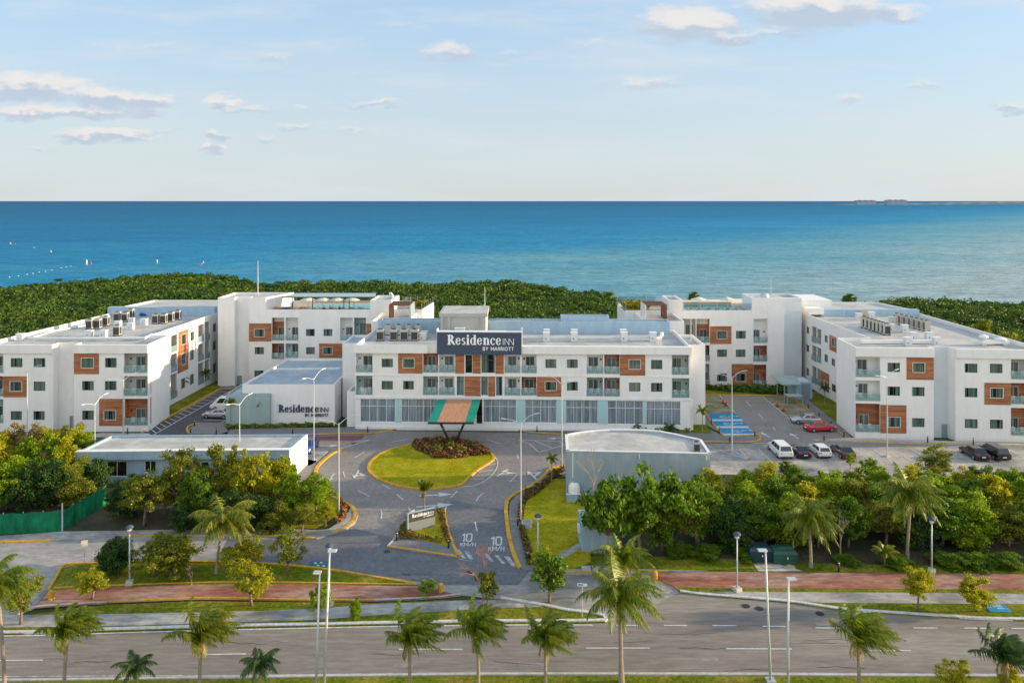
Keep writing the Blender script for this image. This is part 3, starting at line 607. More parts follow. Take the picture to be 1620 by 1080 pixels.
def road_text(text, px, py, wid, hgt, z=.036):
    qs, tw = strokes(text, .22, .17); c = G(px, py); sx = wid/tw; mb = MB()
    for k, q in enumerate(qs): mb.add([(c.x + p.x*sx - wid/2, c.y + p.y*hgt, z + k*.0006) for p in q], [(0,1,2,3)])
    struct(mb.build('speed_marking', MAT['white_worn'] if px > 10000 else MAT['white_paint']))
road_text('10', 738, 856, .95, 1.65); road_text('KM/H', 740, 864, 1.5, .75); road_text('10', 785, 862, 1.0, 1.75); road_text('KM/H', 785, 871, 1.5, .85)
# bus stop painted panel on the service road
sheet('painted_panel', [(492,886.5),(518,888),(516,900),(485,898)], 'green_paint', .034)
for x, y in ((499,890),(508,889.5),(503,894),(495,896),(512,894.5)): sheet('panel_marking', [(x-3,y),(x,y-1.6),(x+3.5,y),(x,y+1.6)], 'white_paint', .04)
sheet('painted_panel', [(1555,955),(1589,956),(1601,967.5),(1567,967)], 'blue_paint', .14, thick=True)
for k in range(3): stripe([(1572+k*3,959+k*2.7),(1583+k*3,959.2+k*2.7)], .1, z=.145, name='panel_marking')
# manhole discs / patches
sheet('road_patch', [(637,906),(650,907),(648,910),(636,909)], 'asphalt_dark', .03)
# ---- right parking court between wings
sheet('parking_court', [(1113,620),(1300,620),(1330,650),(1345,700),(1286,699),(1190,700),(1150,690),(1115,670)], 'asphalt', .014)
sheet('parking_lane', pw(V5, [(690,795),(950,798),(1150,965),(1250,985),(1400,1040),(1330,1075),(930,1070),(900,1035)]), 'asphalt', .02, world=True)
sheet('grass_pavers', pw(V5, [(600,790),(690,795),(790,905),(605,905)]), 'paver_grass', .03, world=True)
sheet('grass_pavers', pw(V5, [(950,798),(1110,800),(1300,935),(1150,965)]), 'paver_grass', .03, world=True)
mb = MB()
for a in ([(690,795),(790,905)],[(950,798),(1150,965)],[(612,818),(712,820)],[(605,848),(740,850)],[(605,878),(765,880)],[(985,825),(1140,826)],[(1015,850),(1180,852)],[(1045,878),(1220,880)],[(1085,910),(1262,915)],[(1120,942),(1300,948)],[(850,830),(880,860)],[(925,905),(955,935)],[(1010,985),(1030,1005)]):
    stripe(a, .12, v=V5, mb=mb, z=.04)
struct(mb.build('bay_marking', MAT['white_paint']))
sheet('blue_bays', pw(V5, [(612,905),(793,905),(903,1036),(712,1040)]), 'blue_paint', .03, world=True)
mb = MB()
for (x0, x1, y) in ((640,832,944),(672,868,986),(705,905,1032)):
    for k in range(13):
        a = x0 + (x1-x0)*k/13; stripe([(a, y-5), (a+9, y+6)], .35, v=V5, mb=mb, z=.04)
    stripe([(x0, y-6), (x1, y-6)], .08, v=V5, mb=mb, z=.045)
for (x, y) in ((725,922),(750,965),(800,1008)):   # wheelchair symbols
    c = G(*P(V5, x, y)); s = 1.15
    def pl(pts, w=.16, z=.046): ribbon(mb, [(c.x + p[0]*s, c.y + p[1]*s) for p in pts], w, z)
    pl([(1.3,.1),(.5,.12),(.45,-.4),(-.3,-.45)]); pl([(.75,.1),(.75,-.25)], z=.049); pl([(-.3,-.45),(-.75,-.2)], z=.049)
    pl([(.1,-.1),(-.25,.25),(-.7,.15),(-.85,-.35),(-.5,-.8),(0,-.75)], z=.052)
    r = .2; mb.add([(c.x+s*(1.6+r*math.cos(t*.785)), c.y+s*(.1+r*math.sin(t*.785)), .05) for t in range(8)], [tuple(range(8))])
struct(mb.build('bay_marking', MAT['white_paint']))
for pts in ([(602,792),(605,905),(640,960),(715,1045)],[(602,789),(690,790),(945,792),(1105,797)],[(1105,797),(1140,815),(1300,935),(1395,1000),(1470,1060)],[(715,1043),(905,1037)]): kerb(pts, 'yellow_paint', .2, .15, v=V5, sm=False)
kerb([(1111,699),(1150,699.5),(1185,700),(1200,697.5),(1203,692),(1197,688)], w=.26, h=.16)
kerb([(1286,696),(1330,697.5),(1450,701),(1620,705),(1700,707)], w=.26, h=.16)
sheet('pavement', [(1113,676),(1150,690),(1194,688),(1200,695),(1185,700),(1105,700),(1094,690)], 'pavement', .11, thick=True)
sheet('pavement', pw(V5, [(1115,797),(1145,790),(1410,960),(1500,1060),(1470,1065),(1395,1003),(1300,940)]), 'pavement', .11, world=True, thick=True)
sheet('pavement', [(1286,695.5),(1345,692),(1620,701),(1700,703),(1700,706.5),(1620,704.5),(1450,700.6),(1330,697)], 'concrete_pale', .12, thick=True)
sheet('lawn', pw(V6, [(78,745),(120,700),(247,760),(247,885)]), 'grass', .14, world=True, thick=True)
sheet('lawn', pw(V5, [(510,965),(605,965),(615,990),(645,1030),(510,1025)]), 'grass', .14, world=True, thick=True)
sheet('verge', pw(V5, [(600,745),(1085,745),(1105,790),(600,787)]), 'grass', .12, world=True, thick=True)
sheet('asphalt_lot', [(1111,706),(1190,703),(1700,712),(1700,770),(1140,762),(1125,745)], 'asphalt_lot', .016)
# ---- left lane beside the left wing
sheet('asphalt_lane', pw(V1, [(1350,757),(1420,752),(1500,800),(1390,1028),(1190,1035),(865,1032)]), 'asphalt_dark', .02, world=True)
sheet('lawn', pw(V1, [(1037,838),(1320,712),(1345,745),(1330,758),(1037,915)]), 'grass', .14, world=True, thick=True)
kerb([(1420,752),(1335,757),(1037,922),(905,1000),(865,1022)], w=.28, h=.16, v=V1, sm=False)
kerb([(1200,965),(1150,985),(1140,1005),(1150,1025)], w=.24, h=.16, v=V1)
sheet('pavement', pw(V1, [(1200,962),(1390,962),(1390,1032),(1155,1032),(1145,1005)]), 'pavement', .12, world=True, thick=True)
sheet('pavement', pw(V1, [(1345,745),(1425,735),(1440,752),(1338,755)]), 'pavement', .12, world=True, thick=True)
mb = MB()
stripe([(1405,765),(940,1032)], .14, v=V1, mb=mb)
for k in range(15):
    t = (k+.5)/15; ax, ay = 1335+(905-1335)*t, 762+(1005-762)*t
    bx, by = 1405+(940-1405)*(t+.0), 765+(1032-765)*(t+.0); w = 12+30*t
    stripe([(ax, ay), (bx-4, by-2)], .14, v=V1, mb=mb)
stripe([(1240,942),(1380,945)], .14, v=V1, mb=mb); stripe([(1335,968),(1385,940)], .14, v=V1, mb=mb)
struct(mb.build('bay_marking', MAT['white_paint']))
kerb([(236,689.8),(300,690),(345,690)], 'yellow_paint', .2, .15, sm=False) 
sheet('pavement', [(120,690),(160,684.5),(236,685),(240,690),(200,691)], 'concrete_pale', .1, thick=True)
kerb([(165,690.5),(232,691)], 'yellow_paint', .25, .14, sm=False)

rp = random.Random(11)
for x, y in ((150,1060),(620,1050),(1100,1040),(1290,985),(820,1048),(440,1012)):
    w_ = rp.uniform(18,45); h_ = rp.uniform(3,6); sheet('road_patch', [(x,y),(x+w_,y+rp.uniform(-1,1)),(x+w_+3,y+h_),(x+2,y+h_+rp.uniform(-1,1))], 'asphalt', .018)
mb = MB()
for k in range(26):
    x = rp.uniform(-20,1640); y = rp.uniform(995,1064) if k < 14 else rp.uniform(860,925); pts = [(x,y)]
    if k >= 14: x = rp.uniform(0,1000); pts = [(x,y)]
    for j in range(7): x += rp.uniform(4,16); y += rp.uniform(-1.6,1.6); pts.append((x,y))
    w = pw(VZ, pts); ribbon(mb, w, rp.uniform(.03,.05), .031)
struct(mb.build('road_crack', MAT['asphalt_dark']))
# ------------------------------------------------------------------ buildings
class Fac:
    def __init__(s, a, b):
        s.a = Vector((a[0], a[1])); s.b = Vector((b[0], b[1])); s.e = (s.b-s.a).normalized(); s.L = (s.b-s.a).length
        s.n = Vector((s.e.y, -s.e.x)); s.holes = []
    def hit(s, px, py):
        d = Vector(((px-CX)/F, 1.0)); t = s.a.dot(s.n)/d.dot(s.n)
        return ((d*t - s.a).dot(s.e), H - t*(py-HY)/F)
    def rect(s, v, r):
        a = s.hit(*P(v, r[0], r[1])); b = s.hit(*P(v, r[2], r[3]))
        return (min(a[0], b[0]), min(a[1], b[1]), max(a[0], b[0]), max(a[1], b[1]))
    def p(s, u, z, off=0.0):
        q = s.a + s.e*u + s.n*off; return (q.x, q.y, z)
def perf(mb, fac, r, holes, off):
    """a sheet on the facade with rectangular openings"""
    u0, z0, u1, z1 = r
    hs = [h for h in holes if h[0] < u1 and h[2] > u0 and h[1] < z1 and h[3] > z0]
    us = sorted({u0, u1} | {min(max(x, u0), u1) for h in hs for x in (h[0], h[2])}); zs = sorted({z0, z1} | {min(max(x, z0), z1) for h in hs for x in (h[1], h[3])})
    for i in range(len(us)-1):
        for j in range(len(zs)-1):
            cu = (us[i]+us[i+1])/2; cz = (zs[j]+zs[j+1])/2
            if any(h[0] < cu < h[2] and h[1] < cz < h[3] for h in hs): continue
            if us[i+1]-us[i] < 1e-5 or zs[j+1]-zs[j] < 1e-5: continue
            mb.quad(fac.p(us[i], zs[j], off), fac.p(us[i+1], zs[j], off), fac.p(us[i+1], zs[j+1], off), fac.p(us[i], zs[j+1], off))
def reveal(mb, fac, h, d, off=0.0, back=False):
    u0, z0, u1, z1 = h; f = lambda u, z, o: fac.p(u, z, o)
    mb.quad(f(u0,z0,off), f(u0,z1,off), f(u0,z1,-d), f(u0,z0,-d)); mb.quad(f(u1,z0,off), f(u1,z0,-d), f(u1,z1,-d), f(u1,z1,off))
    mb.quad(f(u0,z0,off), f(u0,z0,-d), f(u1,z0,-d), f(u1,z0,off)); mb.quad(f(u0,z1,off), f(u1,z1,off), f(u1,z1,-d), f(u0,z1,-d))
    if back: mb.quad(f(u0,z0,-d), f(u1,z0,-d), f(u1,z1,-d), f(u0,z1,-d)) 
def fbox(mb, fac, u0, z0, u1, z1, o0, o1):
    f = fac.p; mb.hexa([f(u0,z0,o1), f(u1,z0,o1), f(u1,z0,o0), f(u0,z0,o0)], [f(u0,z1,o1), f(u1,z1,o1), f(u1,z1,o0), f(u0,z1,o0)])

CHAIR_SPOTS = []
class Bld:
    def __init__(s, name, label, foot, z1, wallmat='stucco', par=.55, roofmat='roof_white', base=None, root=None, cat='building', t=.22, z0=0.0):
        s.foot = [Vector(p) for p in foot]; s.z1 = z1; s.z0 = z0; s.par = par; s.t = t; s.wm = wallmat; s.rm = roofmat
        b = s.foot[0]; s.root = root or empty(name, (b.x, b.y, 0), label=label, cat=cat)
        s.base = tuple(s.root.location); n = len(foot)
        s.fac = [Fac(s.foot[i], s.foot[(i+1) % n]) for i in range(n)]; s.later = []; s.panels = []
    def mk(s, mb, name, mat, parent=None, smooth=False): return mb.build(name, MAT[mat], parent or s.root, smooth, s.base)
    def finish(s):
        mb = MB(); n = len(s.foot)
        for f in s.fac:
            perf(mb, f, (0, s.z0, f.L, s.z1), f.holes, 0)
            for h in f.holes: reveal(mb, f, h, .24)
        zr = s.z1 - s.par; inn = []
        for i in range(n):
            a = s.foot[i-1]; b = s.foot[i]; c = s.foot[(i+1) % n]; e1 = (b-a).normalized(); e2 = (c-b).normalized()
            n1 = Vector((-e1.y, e1.x)); n2 = Vector((-e2.y, e2.x)); m = n1 + n2
            inn.append(b + m * (s.t / max(.3, m.dot(n1))))
        for i in range(n):
            j = (i+1) % n; a, b, c, d = s.foot[i], s.foot[j], inn[j], inn[i]
            mb.quad((a.x,a.y,s.z1), (b.x,b.y,s.z1), (c.x,c.y,s.z1), (d.x,d.y,s.z1)); mb.quad((d.x,d.y,s.z1), (c.x,c.y,s.z1), (c.x,c.y,zr), (d.x,d.y,zr))
        s.mk(mb, 'wall', s.wm)
        # metal capping on the parapet
        s.mk(MB().add([(p.x, p.y, zr) for p in inn], [tuple(range(n))]), 'roof', s.rm)
        for q in s.later: q()
        return s
    def trim_out(s, k, h):
        return any(kk == k and q[0]-.2 <= h[0] and q[2]+.2 >= h[2] and q[1]-.2 <= h[1] and q[3]+.2 >= h[3] for kk, q in s.panels)
    def window(s, k, v, r, cur='curtain', frame='frame_dark', bays=2, hole=True, d=.14, off=0, transom=None, name='window', pane='pane'):
        f = s.fac[k]; h = f.rect(v, r); h = (max(h[0], .05), h[1], min(h[2], f.L-.05), h[3])
        if hole: f.holes.append(h)
        u0, z0, u1, z1 = h; t = .055 if u1-u0 < 3 else .07; mb = MB()
        for a in ((u0,z0,u1,z0+t),(u0,z1-t,u1,z1),(u0,z0+t,u0+t,z1-t),(u1-t,z0+t,u1,z1-t)): fbox(mb, f, *a, -d+off, -d+.06+off)
        for b in range(1, bays):
            x = u0 + (u1-u0)*b/bays; fbox(mb, f, x-t/2, z0+t, x+t/2, z1-t, -d+off, -d+.055+off)
        if transom: zt = z0+(z1-z0)*transom; fbox(mb, f, u0+t, zt-t/2, u1-t, zt+t/2, -d+off, -d+.058+off)
        w = s.mk(mb, name, frame)
        if frame == 'frame_dark':
            def go(w=w, h=h, u0=u0, z0=z0, u1=u1, z1=z1):
                mb = MB(); q = .06
                for a in ((u0-q,z0-q,u1+q,z0),(u0-q,z1,u1+q,z1+q),(u0-q,z0,u0,z1),(u1,z0,u1+q,z1)): fbox(mb, f, *a, 0, .075 if s.trim_out(k, h) else .012)
                s.mk(mb, 'trim', 'frame_white', w)
            s.later.append(go)
        mb = MB(); mb.quad(f.p(u0+t/2,z0+t/2,-d+.02+off), f.p(u1-t/2,z0+t/2,-d+.02+off), f.p(u1-t/2,z1-t/2,-d+.02+off), f.p(u0+t/2,z1-t/2,-d+.02+off)); s.mk(mb, 'pane', pane, w)
        dd = d+.09-off; rr = random.Random(int(u0*31+z0*17+k*7)); W_ = u1-u0; gap = 0 if W_ > 4 else rr.choice([0, 0, .12, .2, .3, .45]); g0 = u0 + W_*rr.uniform(.1, .9-gap); mb = MB()
        for c0, c1 in ((u0, g0), (g0+W_*gap, u1)):
            if c1-c0 < .08: continue
            ns = max(3, int((c1-c0)/.14)); pts = [(c0 + (c1-c0)*i/ns, -dd - .06*(i % 2)) for i in range(ns+1)]
            for (a, oa), (b, ob) in zip(pts[:-1], pts[1:]): mb.quad(f.p(a,z0,oa), f.p(b,z0,ob), f.p(b,z1,ob), f.p(a,z1,oa))
        s.mk(mb, 'curtain', cur, w)
        bk_ = MB(); bk_.quad(f.p(u0-.05,z0-.05,-dd-.3), f.p(u1+.05,z0-.05,-dd-.3), f.p(u1+.05,z1+.05,-dd-.3), f.p(u0-.05,z1+.05,-dd-.3)); s.mk(bk_, 'room', 'room_dark', w)
        return w
    def glassfront(s, k, v, r, bays, cur='curtain_grey'):
        return s.window(k, v, r, cur, 'frame_white', bays, transom=.68, name='glazed_front', d=.2, pane='pane_clear')
    def panel(s, k, v, r, mat='wood_boards', off=.06):
        f = s.fac[k]; q = f.rect(v, r); s.panels.append((k, q))
        def go():
            mb = MB(); perf(mb, f, q, f.holes, off); u0, z0, u1, z1 = q
            g = f.p
            for a, b in (((u0,z0),(u1,z0)),((u1,z0),(u1,z1)),((u1,z1),(u0,z1)),((u0,z1),(u0,z0))): mb.quad(g(*a,0), g(*b,0), g(*b,off), g(*a,off))
            for h in f.holes:
                if h[0] >= u0-.01 and h[2] <= u1+.01 and h[1] >= z0-.01 and h[3] <= z1+.01:
                    reveal(mb, f, h, 0.0, off)
            s.mk(mb, 'cladding_panel', mat)
        s.later.append(go)
    def balcony(s, k, v, r, desc, back='stucco', side=1, chairs=2, depth=1.15, door=(.34,.94), rail=True, raise_=0, topback=None, lamp=True, glasspart=False, group='white balcony chairs', railh=1.05, win=True):
        """recess with its own door, glass balustrade and lamp; chairs stand in it"""
        f = s.fac[k]; h = f.rect(v, r); h = (max(h[0], .04), h[1], min(h[2], f.L-.04), h[3]); f.holes.append(h); u0, z0, u1, z1 = h
        mb = MB(); zb = z0; ztop = z1
        m = .002
        reveal(mb, f, (u0+m, z0+m, u1-m, z1-m), depth, -.2, back=(topback is None))
        if topback is not None:
            zm = z0 + (z1-z0)*topback
            mb.quad(f.p(u0,z0,-depth), f.p(u1,z0,-depth), f.p(u1,zm,-depth), f.p(u0,zm,-depth))
        b = s.mk(mb, 'balcony', back)
        if topback is not None:
            mb = MB(); mb.quad(f.p(u0,zm,-depth), f.p(u1,zm,-depth), f.p(u1,z1,-depth), f.p(u0,z1,-depth)); s.mk(mb, 'upper_wall', 'stucco', b)
        d0 = u0 + (u1-u0)*door[0]; d1 = u0+(u1-u0)*door[1]; dz = min(z0+2.25, z1-.15); o = -depth+.03
        mb = MB(); t = .06
        for a in ((d0,z0+.05,d1,z0+.05+t),(d0,dz-t,d1,dz),(d0,z0+.05,d0+t,dz),(d1-t,z0+.05,d1,dz),((d0+d1)/2-t/2,z0+.05,(d0+d1)/2+t/2,dz)): fbox(mb, f, *a, o, o+.05)
        fr = s.mk(mb, 'sliding_door', 'frame_grey', b)
        mb = MB(); mb.quad(f.p(d0,z0+.05,o+.012), f.p(d1,z0+.05,o+.012), f.p(d1,dz,o+.012), f.p(d0,dz,o+.012)); 
        s.mk(mb, 'door_glass', 'curtain_door', b)
        if rail:
            mb = MB(); fbox(mb, f, u0-.02, z0+.08, u1+.02, z0+railh, .02, .035); s.mk(mb, 'glass_balustrade', 'rail_glass', b)
            mb = MB(); fbox(mb, f, u0-.03, z0+railh, u1+.03, z0+railh+.05, .005, .055); fbox(mb, f, u0-.03, z0+.03, u1+.03, z0+.08, .005, .055)
            for x in (u0, (u0+u1)/2, u1): fbox(mb, f, x-.025, z0+.08, x+.025, z0+railh, .038, .06)
            s.mk(mb, 'handrail', 'galvanised', b)
        if lamp:
            x = u0+(u1-u0)*(.14 if door[0] > .2 else .9); c = Vector(f.p(x, z0+1.9, -depth)); nn = Vector((f.n.x, f.n.y, 0))
            mb = MB(); mb.tube([c, c+nn*.12], .13, 12); s.mk(mb, 'wall_lamp', 'dark_metal', b)
        for i in range(chairs):
            x = u0 + (u1-u0)*(.28+.42*i) if chairs == 2 else (u0+u1)/2
            q = f.p(x, z0+.004, -.5); CHAIR_SPOTS.append((q, math.atan2(f.n.y, f.n.x)+R(90)+R(random.uniform(-22,22)), ('left' if i == 0 else 'right'), desc, group))
    def door(s, k, v, r, mat='door_grey'):
        f = s.fac[k]; u0, z0, u1, z1 = f.rect(v, r); z0 = max(z0, .05) if s.z0 == 0 else z0; mb = MB(); fbox(mb, f, u0, .05, u1, z1, -.01, .05); d = s.mk(mb, 'door', mat)
        mb = MB(); fbox(mb, f, u0-.06, .05, u0, z1+.06, -.01, .07); fbox(mb, f, u1, .05, u1+.06, z1+.06, -.01, .07); fbox(mb, f, u0, z1, u1, z1+.06, -.01, .068); s.mk(mb, 'door_frame', 'frame_grey', d)
        mb = MB(); fbox(mb, f, u0+.08, 1.0, u0+.2, 1.06, .05, .1); s.mk(mb, 'handle', 'galvanised', d)
curtain('curtain_door', (.045,.06,.06), (.14,.17,.16), 3.0)
MAT['curtain_door'].node_tree.nodes['Principled BSDF'].inputs['Roughness'].default_value = .12

WB = 'wood_boards'
# ---- central building
cb = Bld('hotel_building', 'white three-storey central hotel building with the dark rooftop name sign and glazed ground floor', [(-23.4,113.1),(26.3,111.8),(26.9,126.2),(-22.9,127.5)], 12.6)
for r in ((332,482,412,544),(485,482,563,546),(332,640,412,702),(485,640,561,702)): cb.window(0, V3, r)
for r in ((238,485,315,549),(391,487,468,549),(833,490,914,555),(990,491,1070,557),(236,645,315,708),(391,647,468,710),(833,652,914,716),(990,654,1070,718)): cb.window(0, V4, r)
cb.panel(0, V3, (450,443,623,588)); cb.panel(0, V4, (768,453,948,602)); cb.panel(0, V4, (178,612,350,752))
for r in ((857,450,920,588),(980,450,1036,588),(1142,450,1201,590),(922,608,1036,748),(1091,608,1140,750)): cb.panel(0, V3, r)
cb.window(0, V3, (928,455,977,584), 'room_dark', bays=1, transom=.72); cb.window(0, V3, (1042,450,1138,584), bays=2, transom=.68)
cb.window(0, V3, (867,608,917,742), 'curtain_grey', bays=1, transom=.72); cb.window(0, V3, (1041,608,1087,742), 'curtain_grey', bays=1, transom=.72); cb.window(0, V3, (1147,608,1192,745), 'curtain_grey', bays=1, transom=.72)
cen = 'of the central building'
B = cb.balcony
B(0, V3, (150,443,266,580), f'upper balcony at the left corner {cen}'); B(0, V3, (150,604,266,740), f'lower balcony at the left corner {cen}', 'stucco_sage')
B(0, V3, (628,443,734,582), 'wood-lined balcony left of the big sign', WB, door=(.25,.8)); B(0, V3, (742,448,852,582), f'white balcony directly under the sign\'s left end', door=(.3,.86))
B(0, V3, (628,608,733,742), f'lower balcony diagonally left of the canopy', 'stucco_sage', door=(.2,.8)); B(0, V3, (742,608,850,742), f'lower white balcony above the canopy top', door=(.3,.86))
B(0, V3, (1208,452,1317,584), 'upper balcony under the sign\'s right end', door=(.2,.75)); B(0, V4, (70,450,175,585), 'upper balcony just right of the sign', door=(.25,.85))
B(0, V3, (1208,612,1318,745), 'lower white balcony beside the wood-lined one', door=(.2,.75)); B(0, V4, (68,612,174,745), 'lower wood-lined balcony right of the entrance', WB, door=(.2,.82))
B(0, V4, (533,450,648,590), f'upper white balcony of the right pair', door=(.14,.74)); B(0, V4, (657,452,765,592), f'upper wood-lined balcony of the right pair', WB, door=(.2,.84))
B(0, V4, (533,616,647,750), f'lower green-grey balcony of the right pair', 'stucco_sage', door=(.14,.74)); B(0, V4, (656,618,767,752), f'lower wood-lined balcony of the right pair', WB, door=(.18,.82))
B(0, V4, (1139,456,1258,598), f'upper balcony at the right corner {cen}', 'stucco_taupe', door=(.08,.65)); B(0, V4, (1139,622,1262,762), f'lower balcony at the right corner {cen}', 'stucco_sage', door=(.08,.65))
for r, n in (((180,768,428,935),4),((472,768,732,937),5),((1056,770,1290,938),4)): cb.glassfront(0, V3, r, n)
for r, n in (((92,772,318,941),4),((383,777,612,946),4),((680,781,934,951),4),((956,786,1200,958),4)): cb.glassfront(0, V4, r, n)
for v, r in ((V3,(430,768,470,936)),(V3,(1292,770,1366,939)),(V4,(319,773,382,942)),(V4,(613,778,679,948)),(V4,(935,782,955,952))): cb.panel(0, v, r, 'teal_panel', .02)
cb.window(0, V3, (1008,772,1048,944), 'room_dark', 'dark_metal', 1, name='entrance')
cb.finish()
# projecting cornice
f = cb.fac[0]; mb = MB(); fbox(mb, f, -.12, 11.45, 10.9, 12.55, .0, .5); fbox(mb, f, 21.6, 11.45, f.L+.12, 12.55, 0, .5); cb.mk(mb, 'cornice', 'stucco')
mb = MB(); fbox(mb, f, -.1, 8.0, f.L+.1, 8.2, 0, .06); fbox(mb, f, -.1, 4.62, f.L+.1, 4.92, 0, .12); fbox(mb, f, .3, .0, f.L, .45, .02, .2); cb.mk(mb, 'string_course', 'stucco')
# sign box
s0 = f.rect(V3, (730,288,1327,448)); mb = MB(); fbox(mb, f, s0[0], s0[1], s0[2], s0[3], -.25, .75); sgn = cb.mk(mb, 'sign_board', 'slate_sign')
mb = MB(); fbox(mb, f, s0[0]-.05, s0[3], s0[2]+.05, s0[3]+.12, -.3, .76); fbox(mb, f, s0[0]-.15, s0[1]+.3, s0[0]-.02, s0[3]+.3, -1.3, .3); fbox(mb, f, s0[2]+.02, s0[1]-.2, s0[2]+.12, s0[3]+.5, -1.3, .3); cb.mk(mb, 'sign_frame', 'frame_white', sgn)
# letters --------------------------------------------------------------------
def arc(cx, cy, rx, ry, a0, a1, thick, thin, n=14):
    qs = []; P_ = []
    for i in range(n+1):
        a = R(a0 + (a1-a0)*i/n); c, s_ = math.cos(a), math.sin(a); w = thin + (thick-thin)*abs(c)**1.3
        P_.append((Vector((cx+rx*c, cy+ry*s_)), Vector((cx+(rx-w)*c, cy+(ry-w)*s_))))
    for (o0, i0), (o1, i1) in zip(P_[:-1], P_[1:]): qs.append([i0, o0, o1, i1])
    return qs
def bx(x0, y0, x1, y1): return [[Vector((x0,y0)), Vector((x1,y0)), Vector((x1,y1)), Vector((x0,y1))]]
T_ = .21
GL = {'R': (bx(.08,0,.08+T_+.02,1)+bx(0,0,.38,.06)+bx(0,.94,.33,1)+arc(.30,.73,.33,.27,-90,90,T_,.07)+[[Vector((.26,.46)),Vector((.62,0)),Vector((.84,0)),Vector((.50,.52))]], .80),
 'e': (arc(.27,.35,.27,.36,18,330,.19,.06,20)+bx(.1,.34,.5,.41), .57), 's': (arc(.21,.52,.19,.19,35,270,.15,.07)+arc(.21,.19,.20,.20,-145,90,.16,.07), .44),
 'i': (bx(.07,0,.07+T_,.7)+bx(0,0,.35,.05)+bx(0,.65,.1,.7)+arc(.175,.9,.12,.12,0,360,.12,.119,10), .37), 'd': (arc(.27,.35,.27,.36,60,300,.19,.06,18)+bx(.36,0,.36+T_,1)+bx(.3,.95,.4,1)+bx(.5,0,.62,.05), .64),
 'n': (bx(.07,0,.07+T_,.7)+bx(0,0,.34,.05)+bx(0,.65,.1,.7)+arc(.38,.45,.24,.26,0,140,.2,.08)+bx(.42,0,.62,.46)+bx(.37,0,.68,.05), .70), 'c': (arc(.27,.35,.27,.36,40,320,.19,.06,18)+arc(.43,.53,.09,.09,0,360,.09,.085,8), .53)}
def inn_quads(w=.07):
    out = []
    for pl in ([(0,0),(0,1)], [(.24,0),(.24,1),(.80,0),(.80,.55)], [(.80,.55),(.80,1),(1.42,0),(1.42,1)]):
        for a, b in zip(pl[:-1], pl[1:]):
            a = Vector(a); b = Vector(b); d = (b-a).normalized(); q = Vector((-d.y, d.x))*w/2; out.append([a-q, b-q, b+q, a+q])
    return out
def lettering(root, base, o, e, n, width, mat, depth=.08, gap=.035, par=None):
    """residence inn / by marriott lockup; o = lower-left corner of big word, e = direction, n = outward"""
    x = 0; qs = []
    for ch in 'Residence':
        g, w = GL[ch]; qs += [[p + Vector((x, 0)) for p in q] for q in g]; x += w + gap
    x += .13
    for q in inn_quads(.075): qs.append([Vector((p.x*.74 + x, p.y*.66)) for p in q])
    tot = x + 1.42*.74; sc_ = width/tot
    mb = MB()
    def put(q, k, s, ox, oy):
        nonlocal mb
        c = [o + e*((p.x*s+ox)) + Vector((0,0,1))*(p.y*s+oy) for p in q]; d0 = n*(.006 + k*.0004); d1 = n*(depth + k*.0004)
        mb.hexa([tuple(c[0]+d1), tuple(c[1]+d1), tuple(c[1]+d0), tuple(c[0]+d0)], [tuple(c[3]+d1), tuple(c[2]+d1), tuple(c[2]+d0), tuple(c[3]+d0)])
    for k, q in enumerate(qs): put(q, k % 40, sc_, 0, 0)
    root_ = mb.build('lettering', MAT[mat], par or root, False, base)
    qs, tw = strokes('BY MARRIOTT', .3, .17); h = width*.048; w = width*.46; s2 = w/tw
    nb = len(strokes('BY')[0])
    for part, sel in (('small_word', range(nb)), ('name_word', range(nb, len(qs)))):
        mb = MB()
        for k in sel:
            q = [Vector((p.x, p.y*h/s2)) for p in qs[k]]; put(q, k % 40, s2, width-w, -h*1.0-width*.035)
        mb.build(part, MAT[mat], par or root, False, base)
e3 = Vector((f.e.x, f.e.y, 0)); n3 = Vector((f.n.x, f.n.y, 0))
a = f.rect(V3, (803,320,1272,378)); lettering(cb.root, cb.base, Vector(f.p(a[0], a[1], .75)), e3, n3, a[2]-a[0], 'letter_white', par=sgn)
# raised rear wall volume
rb = Bld(None, None, [(-22.3,126.3),(26.0,125.0),(26.1,128.0),(-22.2,129.3)], 14.1, 'stucco_blue', .3, 'roof_blue', root=cb.root, z0=11.5).finish()
Bld(None, None, [(8.2,126.6),(16.2,126.4),(16.2,128.6),(8.2,128.8)], 14.8, 'stucco_blue', .3, 'roof_blue', root=cb.root, z0=13.7).finish()
# lift penthouse
ph = Bld(None, None, [(-11.4,120.7),(-4.2,120.6),(-4.0,126.0),(-11.2,126.1)], 15.6, 'stucco_taupe', .3, 'roof_white', root=cb.root, z0=12)
ph.finish(); mb = MB(); mb.box(-11.6,120.45,15.6,-3.9,129.3,16.15)
pf = ph.fac[0]
for u in (.05, 1.15, 6.4): fbox(mb, pf, u, 12, u+.45, 15.6, 0, .18)
ph.mk(mb, 'cornice', 'stucco_taupe'); ph.mk(MB().box(-11.3,120.75,16.15,-4.2,129,16.17), 'roof', 'roof_white')
mb = MB().box(-9.0,119.6,12.0,-7.5,120.4,13.9); ph.mk(mb, 'vent_hood', 'vent_white')
mb = MB().box(-9.1,119.5,13.9,-7.4,120.5,14.0); ph.mk(mb, 'vent_cap', 'frame_white')
